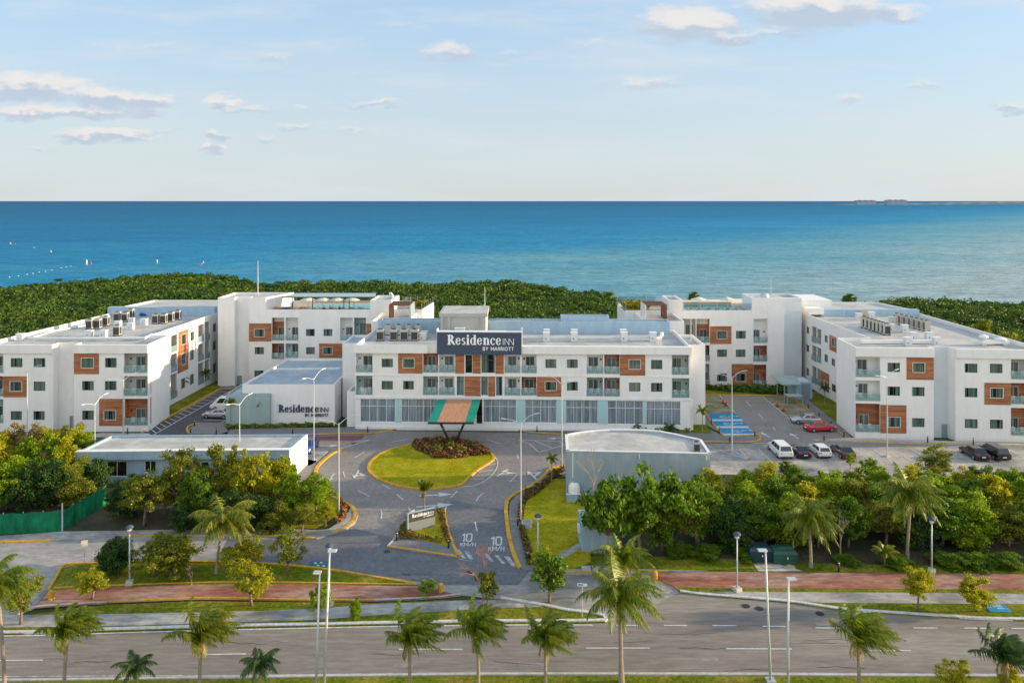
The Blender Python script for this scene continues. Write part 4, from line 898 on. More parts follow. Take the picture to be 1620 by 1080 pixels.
# side annexes of the centre
ra = Bld(None, None, [(26.5,115),(29.3,115),(29.5,124),(26.95,124)], 12.2, 'stucco', .5, root=cb.root).finish()
la = Bld(None, None, [(-26.7,119.5),(-23.2,119.5),(-23.1,127),(-26.6,127)], 11.6, 'stucco', .4, 'roof_blue', root=cb.root).finish()
Bld(None, None, [(-24.8,114),(-23.43,114),(-23.3,119.4),(-24.6,119.4)], 5.4, 'stucco', .4, 'roof_blue', root=cb.root).finish()
Bld(None, None, [(26.35,112.2),(26.8,112.2),(26.8,113.5),(26.35,113.5)], 4.6, 'stucco', .1, root=cb.root).finish()

# ---- left wing
lw = Bld('hotel_building', 'white left wing of the hotel, its long side wall along the striped lane', [(-78.8,111.9),(-67.7,111.9),(-67.7,113.3),(-64.6,113.3),(-64.6,111.9),(-53.7,111.9),(-54.1,119.8),(-57.0,119.8),(-55.8,144.3),(-75.7,144.3)], 12.85)
for r in ((65,564,137,620),(205,564,277,620),(63,707,134,765),(205,707,277,764),(65,887,134,942),(203,887,273,942)): lw.window(0, V1, r)
lw.panel(0, V1, (22,675,163,802))
n_ = 'at the left edge of the left wing'
lw.balcony(0, V1, (-70,530,20,655), f'top balcony {n_}'); lw.balcony(0, V1, (-70,675,20,798), f'middle wood-lined balcony {n_}', WB); lw.balcony(0, V1, (-70,815,20,960), f'ground balcony {n_}', 'stucco_sage')
lw.door(2, V1, (427,917,445,975))
for r in ((498,565,572,624),(641,563,712,622),(501,704,572,761),(640,704,711,760),(501,884,572,941),(636,884,707,940)): lw.window(4, V1, r)
lw.panel(4, V1, (452,533,604,661)); lw.panel(4, V1, (606,812,756,977))
n_ = 'at the corner of the left wing'
lw.balcony(4, V1, (757,530,903,655), f'top balcony {n_}', 'stucco_taupe', door=(.35,.78)); lw.balcony(4, V1, (757,674,903,795), f'middle balcony {n_}', 'stucco_taupe', door=(.35,.78)); lw.balcony(4, V1, (759,812,903,975), f'wood-lined ground balcony {n_}', WB, door=(.35,.78))
S = lambda r: r
for r in ((1108,424,1134,474),(1162,407,1184,452),(1300,357,1319,400),(1107,541,1132,596),(1160,520,1183,570),(1300,463,1319,510),(1105,694,1130,743),(1160,668,1183,718),(1300,600,1319,648)): lw.window(7, V1, r, bays=1)
lw.panel(7, V1, (1088,408,1147,508)); lw.panel(7, V1, (1084,530,1147,630))
k_ = 0
for r, w in (((1044,430,1082,520),0),((1044,545,1080,640),0),((1042,668,1080,800),0),((1209,365,1243,460),0),((1251,347,1280,450),0),((1209,482,1243,573),0),((1250,462,1280,560),0),((1209,600,1243,715),0),((1250,582,1280,695),0)):
    lw.balcony(7, V1, r, '', 'stucco_taupe', chairs=0, lamp=False, depth=1.3)
lw.finish()
f = lw.fac[4]; mb = MB(); fbox(mb, f, -.0, 11.6, f.L, 12.8, .0, .25); f = lw.fac[0]; fbox(mb, f, 0, 11.6, f.L, 12.8, 0, .25); lw.mk(mb, 'cornice', 'stucco')
mb = MB(); mb.box(-76.2,142.9,12.2,-56.1,144.2,14.0); lw.mk(mb, 'rear_wall', 'stucco_blue')
Bld(None, None, [(-75.7,144.5),(-55.8,144.5),(-56,156.5),(-73.8,156.5)], 13.6, 'stucco', .35, root=lw.root).finish()

# ---- middle left block with the pool terrace
ml = Bld('hotel_building', 'white four-storey block left of centre with umbrellas on its pool terrace', [(-54.1,139.5),(-51,139.5),(-51,140.7),(-48.4,140.7),(-48.4,139.5),(-16.4,139.5),(-15.4,149.5),(-20.9,150),(-20.9,157),(-53.9,157)], 13.42, par=.26, roofmat='sand_deck')
for r in ((280,388,340,434),(595,387,648,430),(702,387,755,430),(282,497,338,541),(595,497,648,541),(700,497,755,541),(280,640,335,680),(595,620,648,662)): ml.window(4, V2, r)
ml.panel(4, V2, (247,352,384,462)); ml.panel(4, V2, (675,475,815,562)); ml.panel(4, V2, (962,355,1038,425))
n_ = 'of the block left of centre'
ml.balcony(4, V2, (387,318,461,457), f'tall wood-lined balcony {n_}', WB, topback=.78, depth=1.4); ml.balcony(4, V2, (470,318,547,457), f'tall white balcony {n_}', depth=1.4)
ml.balcony(4, V2, (386,475,461,570), f'second-floor wood-lined balcony {n_}', WB, depth=1.4); ml.balcony(4, V2, (470,475,547,562), f'second-floor grey balcony {n_}', 'stucco_grey', depth=1.4)
ml.balcony(4, V2, (803,318,879,457), f'tall balcony beside the plant room {n_}', depth=1.4); ml.balcony(4, V2, (888,318,960,430), '', 'stucco_sage', chairs=0, rail=False, depth=1.4)
ml.door(2, V2, (168,672,203,745))
ml.finish()
mb = MB(); g = ml.fac[4]; fbox(mb, g, 3.12, 13.42, 22.28, 14.06, -.22, 0); fbox(mb, g, 26.22, 13.42, g.L, 14.06, -.22, 0); fbox(mb, ml.fac[5], .2, 13.42, ml.fac[5].L, 14.06, -.22, 0); ml.mk(mb, 'parapet', 'stucco')
u = Bld(None, None, [(-54.1,139.5),(-51,139.5),(-51,140.7),(-48.4,140.7),(-48.4,139.5),(-45.3,139.5),(-42.4,147.5),(-53.9,147.5)], 16.25, par=.35, root=ml.root, z0=13.42).finish()
Bld(None, None, [(-26.1,139.5),(-22.2,139.5),(-21.8,146.6),(-25.9,146.6)], 15.8, par=.3, root=ml.root, z0=13.42).finish()
Bld(None, None, [(-24,129.4),(-17.6,129.4),(-17.5,139.4),(-24,139.4)], 13.5, par=.5, roofmat='sand_deck', root=ml.root).finish()

# ---- middle right block
mr_ = Bld('hotel_building', 'white four-storey block right of centre, dome vent and pool on its roof', [(20.8,139.5),(47.0,139.5),(50.1,139.5),(53.4,139.9),(53.4,157),(20.9,150.7)], 13.42, par=.26, roofmat='sand_deck')
for r in ((673,398,732,446),(788,398,848,446),(673,512,733,557),(787,512,846,558),(673,658,733,706),(788,658,848,706)): mr_.window(0, V5, r)
mr_.panel(0, V5, (630,370,760,478)); mr_.panel(0, V5, (762,600,893,738))
n_ = 'of the block right of centre'
mb = MB(); fbox(mb, mr_.fac[0], 0, 13.42, 7.98, 13.9, -.22, 0); fbox(mb, mr_.fac[0], 10.62, 13.42, 23.28, 13.9, -.22, 0); fbox(mb, mr_.fac[4], 0, 13.42, mr_.fac[4].L-.2, 13.95, -.22, 0); mr_.mk(mb, 'parapet', 'stucco')
mr_.balcony(0, V5, (461,325,543,440), '', 'stucco_taupe', chairs=0, rail=False, depth=1.3); mr_.balcony(0, V5, (547,325,627,470), f'tall wood-lined balcony {n_}', WB, topback=.74, depth=1.3, chairs=1)
mr_.balcony(0, V5, (600,486,627,583), '', WB, chairs=0, depth=1.3); mr_.balcony(0, V5, (600,600,627,733), '', 'stucco_grey', chairs=0, depth=1.3)
mr_.balcony(0, V5, (895,325,983,472), f'tall white balcony {n_}', door=(.05,.58)); mr_.balcony(0, V5, (895,488,978,585), f'second wood-lined balcony {n_}', WB, door=(.05,.6)); mr_.balcony(0, V5, (895,604,974,738), f'ground wood-lined balcony {n_}', WB, door=(.05,.62))
mr_.finish()
Bld(None, None, [(28.8,139.5),(31.4,139.5),(31.5,146.5),(28.9,146.5)], 15.8, par=.3, root=mr_.root, z0=13.42).finish()
Bld(None, None, [(44.1,139.5),(50.1,139.5),(53.4,139.9),(53.4,146.3),(44.4,146.3)], 16.2, par=.35, root=mr_.root, z0=13.42).finish()
Bld(None, None, [(22.6,129.4),(29.4,129.4),(29.4,139.4),(22.6,139.4)], 13.5, par=.5, roofmat='sand_deck', root=mr_.root).finish()
mb = MB(); g = mr_.fac[1]; fbox(mb, g, .05, .1, g.L-.05, 16.1, .0, .12); mr_.mk(mb, 'pilaster', 'stucco')
mb = MB(); g = mr_.fac[2]; fbox(mb, g, .0, .1, g.L, 16.1, .0, .05); mr_.mk(mb, 'recessed_wall', 'stucco_grey')

# ---- right wing
rw = Bld('hotel_building', 'white right wing of the hotel behind the parked cars, rows of condensers on its roof', [(49.2,108.7),(60,107.9),(60,109.2),(62.6,109.1),(62.9,107.6),(75.4,106.5),(76.0,142.4),(54.4,143),(54.6,116),(49.6,115.9)], 13.1, roofmat='roof_white')
for r in ((556,515,632,573),(556,660,632,717),(706,663,782,720),(706,852,782,909),(710,516,782,574),(560,847,633,908)): rw.window(0, V6, r)
rw.panel(0, V6, (672,482,837,620)); rw.panel(0, V6, (512,772,670,947))
n_ = 'at the left corner of the right wing'
rw.balcony(0, V6, (355,478,510,605), f'top balcony {n_}', door=(.22,.62), depth=1.5); rw.balcony(0, V6, (356,622,510,750), f'middle balcony {n_}', door=(.22,.62)); rw.balcony(0, V6, (357,763,510,940), f'wood-lined ground balcony {n_}', WB, door=(.25,.66))
rw.door(2, V6, (885,890,935,980))
for r in ((1027,520,1105,577),(1181,521,1258,580),(1027,668,1105,727),(1183,670,1260,730),(1027,858,1106,916),(1181,861,1260,919)): rw.window(4, V6, r)
rw.panel(4, V6, (1147,637,1308,773))
n_ = 'at the right edge of the right wing'
rw.balcony(4, V6, (1310,487,1440,618), f'top balcony {n_}', 'stucco_taupe', door=(.05,.55)); rw.balcony(4, V6, (1309,638,1440,770), f'middle wood-lined balcony {n_}', WB, door=(.05,.55)); rw.balcony(4, V6, (1309,790,1440,962), f'wood-lined ground balcony {n_}', WB, door=(.05,.55))
for r in ((61,293,77,340),(59,402,77,453),(59,545,76,598),(215,360,236,420),(172,345,191,396),(171,460,192,517),(214,485,235,540),(170,620,190,670),(215,640,240,700)): rw.window(7, V6, r, bays=1)
rw.panel(7, V6, (203,345,247,455)); rw.panel(7, V6, (149,560,200,700))
for r in ((94,290,122,400),(125,305,151,407),(94,405,122,512),(124,418,151,523),(94,530,122,650),(124,545,146,660)): rw.balcony(7, V6, r, '', 'stucco_taupe', chairs=0, lamp=False, depth=1.2)
rw.finish()
mb = MB(); f = rw.fac[0]; fbox(mb, f, 0, 11.8, f.L, 13.05, 0, .25); f = rw.fac[4]; fbox(mb, f, 0, 11.8, f.L, 13.05, 0, .25); rw.mk(mb, 'cornice', 'stucco')
mb = MB(); f = rw.fac[2]; fbox(mb, f, 0, .1, f.L, 13.0, 0, .03); rw.mk(mb, 'recessed_wall', 'stucco_grey')
mb = MB().box(57.5,141.1,12.4,75.8,142.3,13.8); rw.mk(mb, 'rear_wall', 'stucco_blue')
Bld(None, None, [(54.4,143.05),(76,142.45),(74,154),(55,154)], 13.5, 'stucco', .35, root=rw.root).finish()
mb = MB().box(54.5,143.2,13.6,60.4,152,15.3); rw.mk(mb, 'roof_block', 'stucco')
mb = MB().box(54.7,139.6,13.12,57.4,143.0,14.2); rw.mk(mb, 'roof_step', 'stucco')
# stairs up the rear wall
mb = MB()
for k in range(8): mb.box(64.6+k*.05, 140.9-k*.28, 12.55, 66.4+k*.05, 141.09-k*.28+.1, 13.7-k*.14)
rw.mk(mb, 'stair', 'sand_deck')

# ---- ballroom with logo wall
br = Bld('ballroom_building', 'windowless white hall with dark lettering on its wall and blue-grey roof', [(-40.9,115),(-26.9,115),(-26.95,134),(-39.5,134)], 6.2, roofmat='roof_blue', par=.35)
br.finish(); f = br.fac[0]; a = f.rect(V2, (427,858,730,893))
lettering(br.root, br.base, Vector(f.p(a[0], a[1], .02)), Vector((f.e.x,f.e.y,0)), Vector((f.n.x,f.n.y,0)), a[2]-a[0], 'letter_dark', .12)
Bld(None, None, [(-43.1,114.2),(-36.5,114.2),(-36.5,114.96),(-41,114.96),(-41,121),(-43.1,121)], 4.9, 'stucco_sage', .25, 'roof_blue', root=br.root).finish()

# ---- gatehouse
gh = Bld('gatehouse', 'long low blue-grey gatehouse with flat white roof behind the trees', [(-52,91.3),(-26.9,92.0),(-26.4,97.7),(-51.4,97.2)], 4.0, 'house_blue', .25, 'roof_white', t=.3)
for r in ((415,220,493,278),(562,218,606,262),(748,222,812,262),(880,214,930,268)): gh.window(0, V7, r, 'room_dark', 'frame_white', 2, d=.1)
f = gh.fac[0]; f.holes.append(f.rect(V8, (160,332,222,440))); f.holes.append(f.rect(V8, (232,330,312,440)))
for h in f.holes[-2:]: pass
gh.finish()
for h in gh.fac[0].holes[-2:]:
    mb = MB(); fbox(mb, f, h[0], h[1], h[2], h[3], -.2, -.1); d = gh.mk(mb, 'glass_door', 'car_glass'); mb = MB()
    for a in ((h[0],h[1],h[0]+.08,h[3]),(h[2]-.08,h[1],h[2],h[3]),(h[0]+.08,h[3]-.08,h[2]-.08,h[3])): fbox(mb, f, *a, -.098, .01)
    gh.mk(mb, 'door_frame', 'frame_white', d)
mb = MB(); fbox(mb, f, -.3, 3.0, f.L+.02, 3.98, 0, .55); gh.mk(mb, 'fascia', 'house_blue')
mb = MB(); fbox(mb, gh.fac[1], 0.02, .1, gh.fac[1].L+.1, 3.97, 0.0, .04); gh.mk(mb, 'side_wall', 'stucco')  # sunlit end wall: sun brightness put into a paler colour than the front
mb = MB(); fbox(mb, f, -.3, 3.98, f.L+.06, 4.06, -.2, .6); gh.mk(mb, 'roof_trim', 'stucco')

# ---- round-backed service building
arcp = [(1124,718),(1109,695.5),(1087,691),(1065,686),(1042,682),(1015,680.3),(985,679.6),(965,679.6),(940,681.2),(915,684),(894.6,687.8)]
pts = [AT(x, y, F*(H-5.4)/(y-HY)) for x, y in [(896.5,713.3)] + arcp]
ft = [(p.x, p.y) for p in pts]
rbld = Bld('service_building', 'low grey-blue building with a curved rear wall and flat roof beside the roundabout', ft, 5.4, 'house_grey', .22, 'roof_white', t=.28)
rbld.finish(); f = rbld.fac[0]
mb = MB()
for i in range(len(rbld.fac)): q = rbld.fac[i]; fbox(mb, q, -.02, 5.41, q.L+.02, 5.5, -.26, .06 + .002*(i % 2))
rbld.mk(mb, 'roof_trim', 'frame_white')
mb = MB()
for x, y in ((860,258),(1335,270)):
    a = f.rect(V10, (x-9, y, x+9, y+32)); fbox(mb, f, a[0]+.1, a[1], a[2]-.1, a[3], 0, .28)
a = f.rect(V10, (384,250,392,430)); fbox(mb, f, a[0], a[1], a[2], a[3], 0.0, .12)
rbld.mk(mb, 'downpipe', 'frame_white')
mb = MB(); mb.tube([G(*P(V10,1335,225),5.2), G(*P(V10,1290,240),5.2)], .08, 8); rbld.mk(mb, 'roof_pipe', 'frame_white')

# ---- kiosk and tank enclosure on the lawn
def at_z(px, py, z): return G(px, py, z)
k0 = G(*P(V10,452,965)); k1 = G(*P(V10,600,965))
ki = Bld('service_kiosk', 'small blue-grey utility kiosk under the big-leaved tree', [(k0.x,k0.y),(k0.x+3.2,k0.y-.1),(k0.x+3.2,k0.y+3.2),(k0.x-.1,k0.y+3.2)], 2.9, 'house_blue', .12, 'roof_white', cat='kiosk'); ki.finish()
mb = MB(); fbox(mb, ki.fac[3], 1.2, 1.3, 1.8, 2.1, 0, .2); ki.mk(mb, 'meter_box', 'frame_white')
mb = MB(); fbox(mb, ki.fac[0], -.06, 2.9, 3.26, 2.98, -.3, .08); ki.mk(mb, 'roof_trim', 'stucco')
c = G(*P(V10,415,612))
en = empty('tank_enclosure', (c.x, c.y, 0), label='low blue-grey wall enclosure at the corner of the curved building', cat='enclosure')
mb = MB(); mb.box(-1.1,0,0,1.1,.15,1.0); mb.box(-1.1,.15,0,-.95,1.6,1.0); mb.box(.95,.15,0,1.1,1.6,1.0); mb.build('wall', MAT['house_blue'], en)
mb = MB(); mb.box(-1.14,-.03,1.0,1.14,.19,1.05); mb.build('coping', MAT['stucco'], en)
tk = empty('water_tank', (c.x-.2, c.y+.85, 0), label='white domed plastic water tank by the curved building', cat='tank')
mb = MB(); mb.lathe([(.62,0),(.66,.1),(.66,1.5),(.6,1.72),(.45,1.95),(.2,2.08),(.02,2.1)], n=20); mb.build('tank_body', MAT['plastic_white'], tk, True)
MB().lathe([(.2,2.06),(.22,2.16),(.15,2.2)], n=12).build('lid', MAT['grey_plastic'], tk)

# ---- carport / plant shelter on the right
c = G(1248, 636)
sh = empty('shelter', (c.x, c.y, 0), label='grey-green flat canopy shelter on thin posts beside the tower', cat='shelter')
mb = MB()
for x, y in ((-.8,0),(1.4,0),(-.8,3.5),(1.8,3.5)): mb.box(x,y,0,x+.12,y+.12,3.1 if y == 0 else 3.4)
mb.build('post', MAT['galvanised'], sh)
mb = MB(); mb.hexa([(-1.1,-.4,3.0),(2.0,-.4,3.0),(2.6,4.4,3.4),(-1.6,4.4,3.4)], [(-1.1,-.4,3.12),(2.0,-.4,3.12),(2.6,4.4,3.52),(-1.6,4.4,3.52)]); mb.build('canopy', MAT['stucco_sage'], sh)
mb = MB(); mb.box(-1.0,-2.2,1.5,1.6,-.5,1.6); mb.box(-1.0,-2.1,0,-.9,-2.0,1.5); mb.box(1.5,-2.1,0,1.6,-2.0,1.5); mb.build('low_canopy', MAT['stucco_sage'], sh)
c = G(1281, 632)
pr = Bld('plant_room', 'small blue-grey plant room with louvred door beside the canopy shelter', [(c.x-2.4,c.y),(c.x+.4,c.y),(c.x+.4,c.y+4),(c.x-2.4,c.y+4)], 3.0, 'stucco_blue', .1, 'stucco_grey', cat='plant room'); pr.finish()
mb = MB(); fbox(mb, pr.fac[0], 1.0, .1, 2.5, 2.7, .0, .05); pr.mk(mb, 'louvred_door', 'door_grey')
c = G(1166, 795)
# ------------------------------------------------------------------ balcony chairs
ch = empty('balcony_chair', (0,0,0))
mb = MB(); mb.hexa([(-.27,-.28,.38),(.27,-.28,.38),(.24,.24,.34),(-.24,.24,.34)], [(-.27,-.28,.43),(.27,-.28,.43),(.24,.24,.39),(-.24,.24,.39)]); mb.build('seat', MAT['plastic_white'], ch)
mb = MB()
for x in (-.2,-.1,0,.1,.2): mb.bar((x,.22,.36),(x*1.1,.38,.92),.07,.03)
mb.bar((-.26,.385,.93),(.26,.385,.93),.05,.06); mb.build('backrest', MAT['plastic_white'], ch)
for sx in (-1,1):
    MB().bar((sx*.27,-.26,.62),(sx*.27,.3,.58),.06,.03).build('armrest', MAT['plastic_white'], ch)
    MB().bar((sx*.27,-.26,.62),(sx*.3,-.3,0),.05).build('leg', MAT['plastic_white'], ch); MB().bar((sx*.24,.24,.5),(sx*.28,.36,0),.05).build('leg', MAT['plastic_white'], ch)
for q, a, side, desc, g in CHAIR_SPOTS:
    place(ch, q, a, f'white armchair, {side} one, {desc}', 'chair', g)
# ------------------------------------------------------------------ rooftop equipment
ac = empty('condenser_unit', (0,0,0))
MB().box(-.5,-.42,.15,.5,.42,1.55).build('casing', MAT['ac_case'], ac)
mb = MB().box(-.44,-.44,.22,.44,-.421,1.22); mb.box(.501,-.3,.3,.515,.3,1.3); mb.build('grille', MAT['ac_grille'], ac)
mb = MB(); mb.lathe([(.34,1.55),(.34,1.62),(.28,1.63),(.28,1.58)], n=14); mb.build('fan', MAT['dark_metal'], ac)
mb = MB(); mb.box(-.5,-.42,0,-.42,.42,.15); mb.box(.42,-.42,0,.5,.42,.15); mb.build('foot_rail', MAT['dark_metal'], ac)
vt = empty('roof_vent', (0,0,0))
MB().box(-.5,-.4,0,.5,.4,1.05).build('housing', MAT['vent_white'], vt); MB().box(-.56,-.46,1.05,.56,.46,1.12).build('cap', MAT['frame_white'], vt)
MB().box(-.16,-.42,.3,-.06,-.4,.5).build('latch', MAT['dark_metal'], vt)
zc = 12.07
names = ['leftmost','second','third','rightmost']
for i, x in enumerate((250,500,690,880)): place(ac, G(*P(VC,x,1025), zc), 0, f'dark-grilled condenser, {names[i]} of the front four on the central roof', 'air conditioner', 'condensers on the central roof', (1.15,1,1.15))
for i, x in enumerate((395,590,770,945)): place(ac, G(*P(VC,x,925), zc), R(180), f'grey-backed condenser, {names[i]} of the rear four beside the blue wall', 'air conditioner', 'condensers on the central roof', (.95,1,1.1))
for i, (x, y) in enumerate(((1030,1010),(1060,975))): place(vt, G(*P(VC,x,y), zc), 0, f'white box vent {("in front", "behind")[i]} at the right end of the central condensers', 'roof vent', 'white box vents on the roofs')
for i, x in enumerate((245,442,797,1003)): place(vt, G(*P(V4,x,361), zc), 0, f'white box vent on the central roof, {names[i]} of four along the duct', 'roof vent', 'white box vents on the roofs', (1.0,1,1.35))
for i, x in enumerate((245,442,790)): place(vt, G(*P(V4,x+2,338), zc), 0, f'white box vent behind the {names[i]} one on the duct', 'roof vent', 'white box vents on the roofs', (.9,1,1.3))
mb = MB(); a = G(*P(V4,75,352), zc); b = G(*P(V4,1035,352), zc); mb.bar(a+Vector((0,0,.45)), b+Vector((0,0,.45)), .35, .28)
for k in range(12): q = a.lerp(b, (k+.5)/12); mb.box(q.x-.04,q.y-.2,zc,q.x+.04,q.y+.2,zc+.32)
tag(mb.build('duct', MAT['vent_white'], base=tuple(a)), 'long straight white duct on legs across the central roof', 'duct')
c = G(*P(V4,1043,355), zc); mb = MB(); mb.tube([c+Vector((-.5,0,.4)), c+Vector((.2,0,.5)), c+Vector((.55,0,.9)), c+Vector((.5,0,1.35))], .26, 12); mb.box(c.x-.2,c.y-.2,zc,c.x+.5,c.y+.2,zc+.4)
tag(mb.build('fan_housing', MAT['plastic_white'], base=tuple(c), smooth=False), 'curved cream fan housing at the right end of the central duct', 'roof fan')
zl = 12.32
LD = ['far left','second','third','fourth, nearer the blue wall','fifth, nearer the blue wall','rear one by the blue wall','left one of the middle cluster','second one of the middle cluster','third one of the middle cluster','grey one at the right end','single one in front']
for i, (x, y) in enumerate(((200,455),(312,447),(425,408),(592,345),(705,350),(780,300),(1140,377),(1250,375),(1350,348),(1450,322),(590,548))):
    place(ac, G(*P(VL,x,y), zl), R(0), f'tall dark-grilled condenser on the left wing roof, {LD[i]}', 'air conditioner', 'condensers on the left wing roof', (1.05,1.0,1.12))
LV = ['front left','front second','in the middle','behind the middle','beside the blue tarpaulin','next to the single condenser']
for i, (x, y) in enumerate(((190,568),(395,568),(782,460),(800,385),(972,395),(600,430))): place(vt, G(*P(VL,x,y), zl), 0, f'white box vent on the left wing roof, {LV[i]}', 'roof vent', 'white box vents on the roofs')
c = G(*P(VL,945,270), zl); mb = MB(); mb.tube([c+Vector((-.5,0,.1)), c+Vector((-.2,0,.35)), c+Vector((.3,.05,.3)), c+Vector((.9,0,.12))], [.1,.36,.3,.1], 8)
tag(mb.build('tarpaulin', MAT['blue_cloth'], base=tuple(c)), 'crumpled dark blue tarpaulin on the left wing roof', 'tarpaulin')
mb = MB(); pts = [G(*P(V1,x,y), zl)+Vector((0,0,.4)) for x, y in ((165,452),(215,460),(560,460),(885,458),(925,438))]; mb.tube(pts, .22, 10)
for k in range(10): q = pts[1].lerp(pts[3], k/9); mb.box(q.x-.04,q.y-.04,zl,q.x+.04,q.y+.04,zl+.4)
tag(mb.build('duct', MAT['vent_white'], base=tuple(pts[0])), 'long round white duct along the front of the left wing roof', 'duct')
mb = MB(); pts = [G(*P(V1,x,y), zl)+Vector((0,0,.25)) for x, y in ((195,450),(330,408),(520,375))]; mb.tube(pts, .16, 8); tag(mb.build('duct', MAT['vent_white'], base=tuple(pts[0])), 'thinner white pipe running back along the left wing parapet', 'duct')
c = G(*P(V1,125,458), zl); place(vt, c, 0, 'white box vent with round fan at the left end of the long duct', 'roof vent', None)
zr = 12.57
od = ['first','second','third','fourth','fifth','sixth','seventh']
for i in range(7): 
    t = i/6; place(ac, G(*P(VR,170+(392-170)*t,238+(312-238)*t), zr), R(0), f'condenser in the left row on the right wing roof, {od[i]} from the rear', 'air conditioner', 'condensers on the right wing roof', (.95,.8,1.2))
    place(ac, G(*P(VR,490+(785-490)*t,198+(275-198)*t), zr), R(180), f'condenser in the rear row on the right wing roof, {od[i]} from the left', 'air conditioner', 'condensers on the right wing roof', (.9,.8,1.15))
RV = ['at the left by the rear wall','second by the rear wall','behind the left condenser row','near the front of the left row','between the two condenser rows','left of the middle pair','right of the middle pair','front left by the parapet','front right by the parapet']
for i, (x, y) in enumerate(((117,165),(240,150),(442,200),(432,278),(567,285),(652,362),(806,362),(598,415),(880,415))): place(vt, G(*P(VR,x,y), zr), 0, f'white box vent on the right wing roof, {RV[i]}', 'roof vent', 'white box vents on the roofs', (1,.9,1.15))
c = G(*P(VR,1345,410), zr); fn = empty('roof_fan', c, label='white mushroom fan with low duct on the right wing roof', cat='roof fan')
mb = MB(); mb.box(-.5,-.5,.3,3.6,.5,.75); mb.box(-.3,-.3,0,.3,.3,.3); mb.box(2.8,-.3,0,3.4,.3,.3); mb.build('duct', MAT['frame_white'], fn)
mb = MB(); mb.lathe([(.45,.75),(.45,1.1),(.65,1.15),(.6,1.4),(.3,1.55)], n=16); mb.lathe([(.7,.75),(.85,.95),(.5,1.1)], (2.5,0,0), n=16); mb.build('fan_cowl', MAT['frame_white'], fn, True)
# duct line at the front of the right wing roof
mb = MB(); a = G(*P(VR,140,400), zr); b = G(*P(VR,880,395), zr); mb.bar(a+Vector((0,0,.35)), b+Vector((0,0,.35)), .6, .45); tag(mb.build('duct', MAT['stucco'], base=tuple(a)), 'low white upstand along the front of the right wing roof', 'duct')
# condenser on curved building
c = G(*P(V10,1268,245), 5.25); place(ac, c, 0, 'single dark condenser on the curved service building roof', 'air conditioner', None, (.75,.6,.75))
# dome vent and antennas
c = AT(1209.5, 469.5, 141.5); dv = empty('dome_vent', (c.x, c.y, 15.86), label='silver turbine dome vent on the tower roof right of centre', cat='roof vent')
mb = MB(); mb.lathe([(.7,0),(.85,.25),(.8,.6),(.55,.9),(.2,1.05)], n=18); mb.build('dome', MAT['galvanised'], dv, True); MB().box(-1.6,-.5,0,-.6,.5,.35).build('box', MAT['vent_white'], dv)
def mast(px, py_top, py_bot, Y, label, r=.05):
    a = AT(px, py_bot, Y); b = AT(px, py_top, Y); m = empty('antenna_mast', a, label=label, cat='antenna')
    MB().tube([(0,0,0), (0,0,b.z-a.z)], [r*1.4, r*.6], 8).build('mast', MAT['pole_white'], m); MB().box(-.15,-.15,0,.15,.15,.3).build('base', MAT['galvanised'], m)
mast(408, 412, 468, 143, 'tall thin white mast on the left tower roof', .07); mast(767, 456, 483.5, 126, 'thin mast on the lift penthouse roof'); mast(1093, 489, 541, 118, 'thin white pole on the small annex roof right of centre', .06)
mast(1219.5, 440, 466, 142, 'thin antenna beside the dome vent')
c = AT(621, 468, 143); cw = empty('roof_fan', (c.x, c.y, 15.52), label='small white cowl on the block by the left pergola', cat='roof fan'); MB().tube([(0,0,0),(0,0,.8),(-.3,0,1.1),(-.6,0,1.0)], [.18,.18,.22,.26], 10).build('cowl', MAT['vent_white'], cw)
mb = MB(); fbox(mb, ra.fac[0], 0, 0, .01, .01, 0, .01)
# ------------------------------------------------------------------ pool terraces
zt = 13.18
def terrace_canopy():
    t = empty('steel_canopy', (-42.0,140.2,zt), label='long flat steel canopy on black posts over the left pool terrace', cat='canopy')
    mb = MB(); mb.hexa([(-42.4,140,16.3),(-25.2,140,16.3),(-25.9,144.5,16.4),(-41,144.5,16.4)], [(-42.4,140,16.38),(-25.2,140,16.38),(-25.9,144.5,16.48),(-41,144.5,16.48)]); mb.build('roof_sheet', MAT['steel_roof'], t, False, tuple(t.location))
    mb = MB(); mb.bar((-42.4,139.95,16.22),(-25.2,139.95,16.22),.1,.18); mb.bar((-41,144.5,16.3),(-25.9,144.5,16.3),.1,.18); mb.build('beam', MAT['dark_metal'], t, False, tuple(t.location))
    for px in (462.5, 494.5, 544, 552.5): x = (px-CX)*140.1/F; MB().box(x-.06,140.05,13.2,x+.06,140.17,16.2).build('post', MAT['dark_metal'], t, False, tuple(t.location))
    for px in (480, 505, 527, 560): x = (px-CX)*144.3/F; MB().box(x-.05,144.25,13.2,x+.05,144.35,16.3).build('post', MAT['pole_white'], t, False, tuple(t.location))
terrace_canopy()
o = sheet('pool', [(-39.5,144.8),(-26.3,144.8),(-26.3,152.5),(-39.5,152.5)], 'pool_water', zt+.02, world=True); del o['kind']; tag(o, 'turquoise swimming pool on the roof terrace under the steel canopy', 'swimming pool')
o = sheet('pool', [(32.5,143.8),(44.0,143.8),(44.0,152.0),(32.5,152.0)], 'pool_water', zt+.02, world=True); del o['kind']; tag(o, 'turquoise swimming pool on the roof terrace right of centre', 'swimming pool')
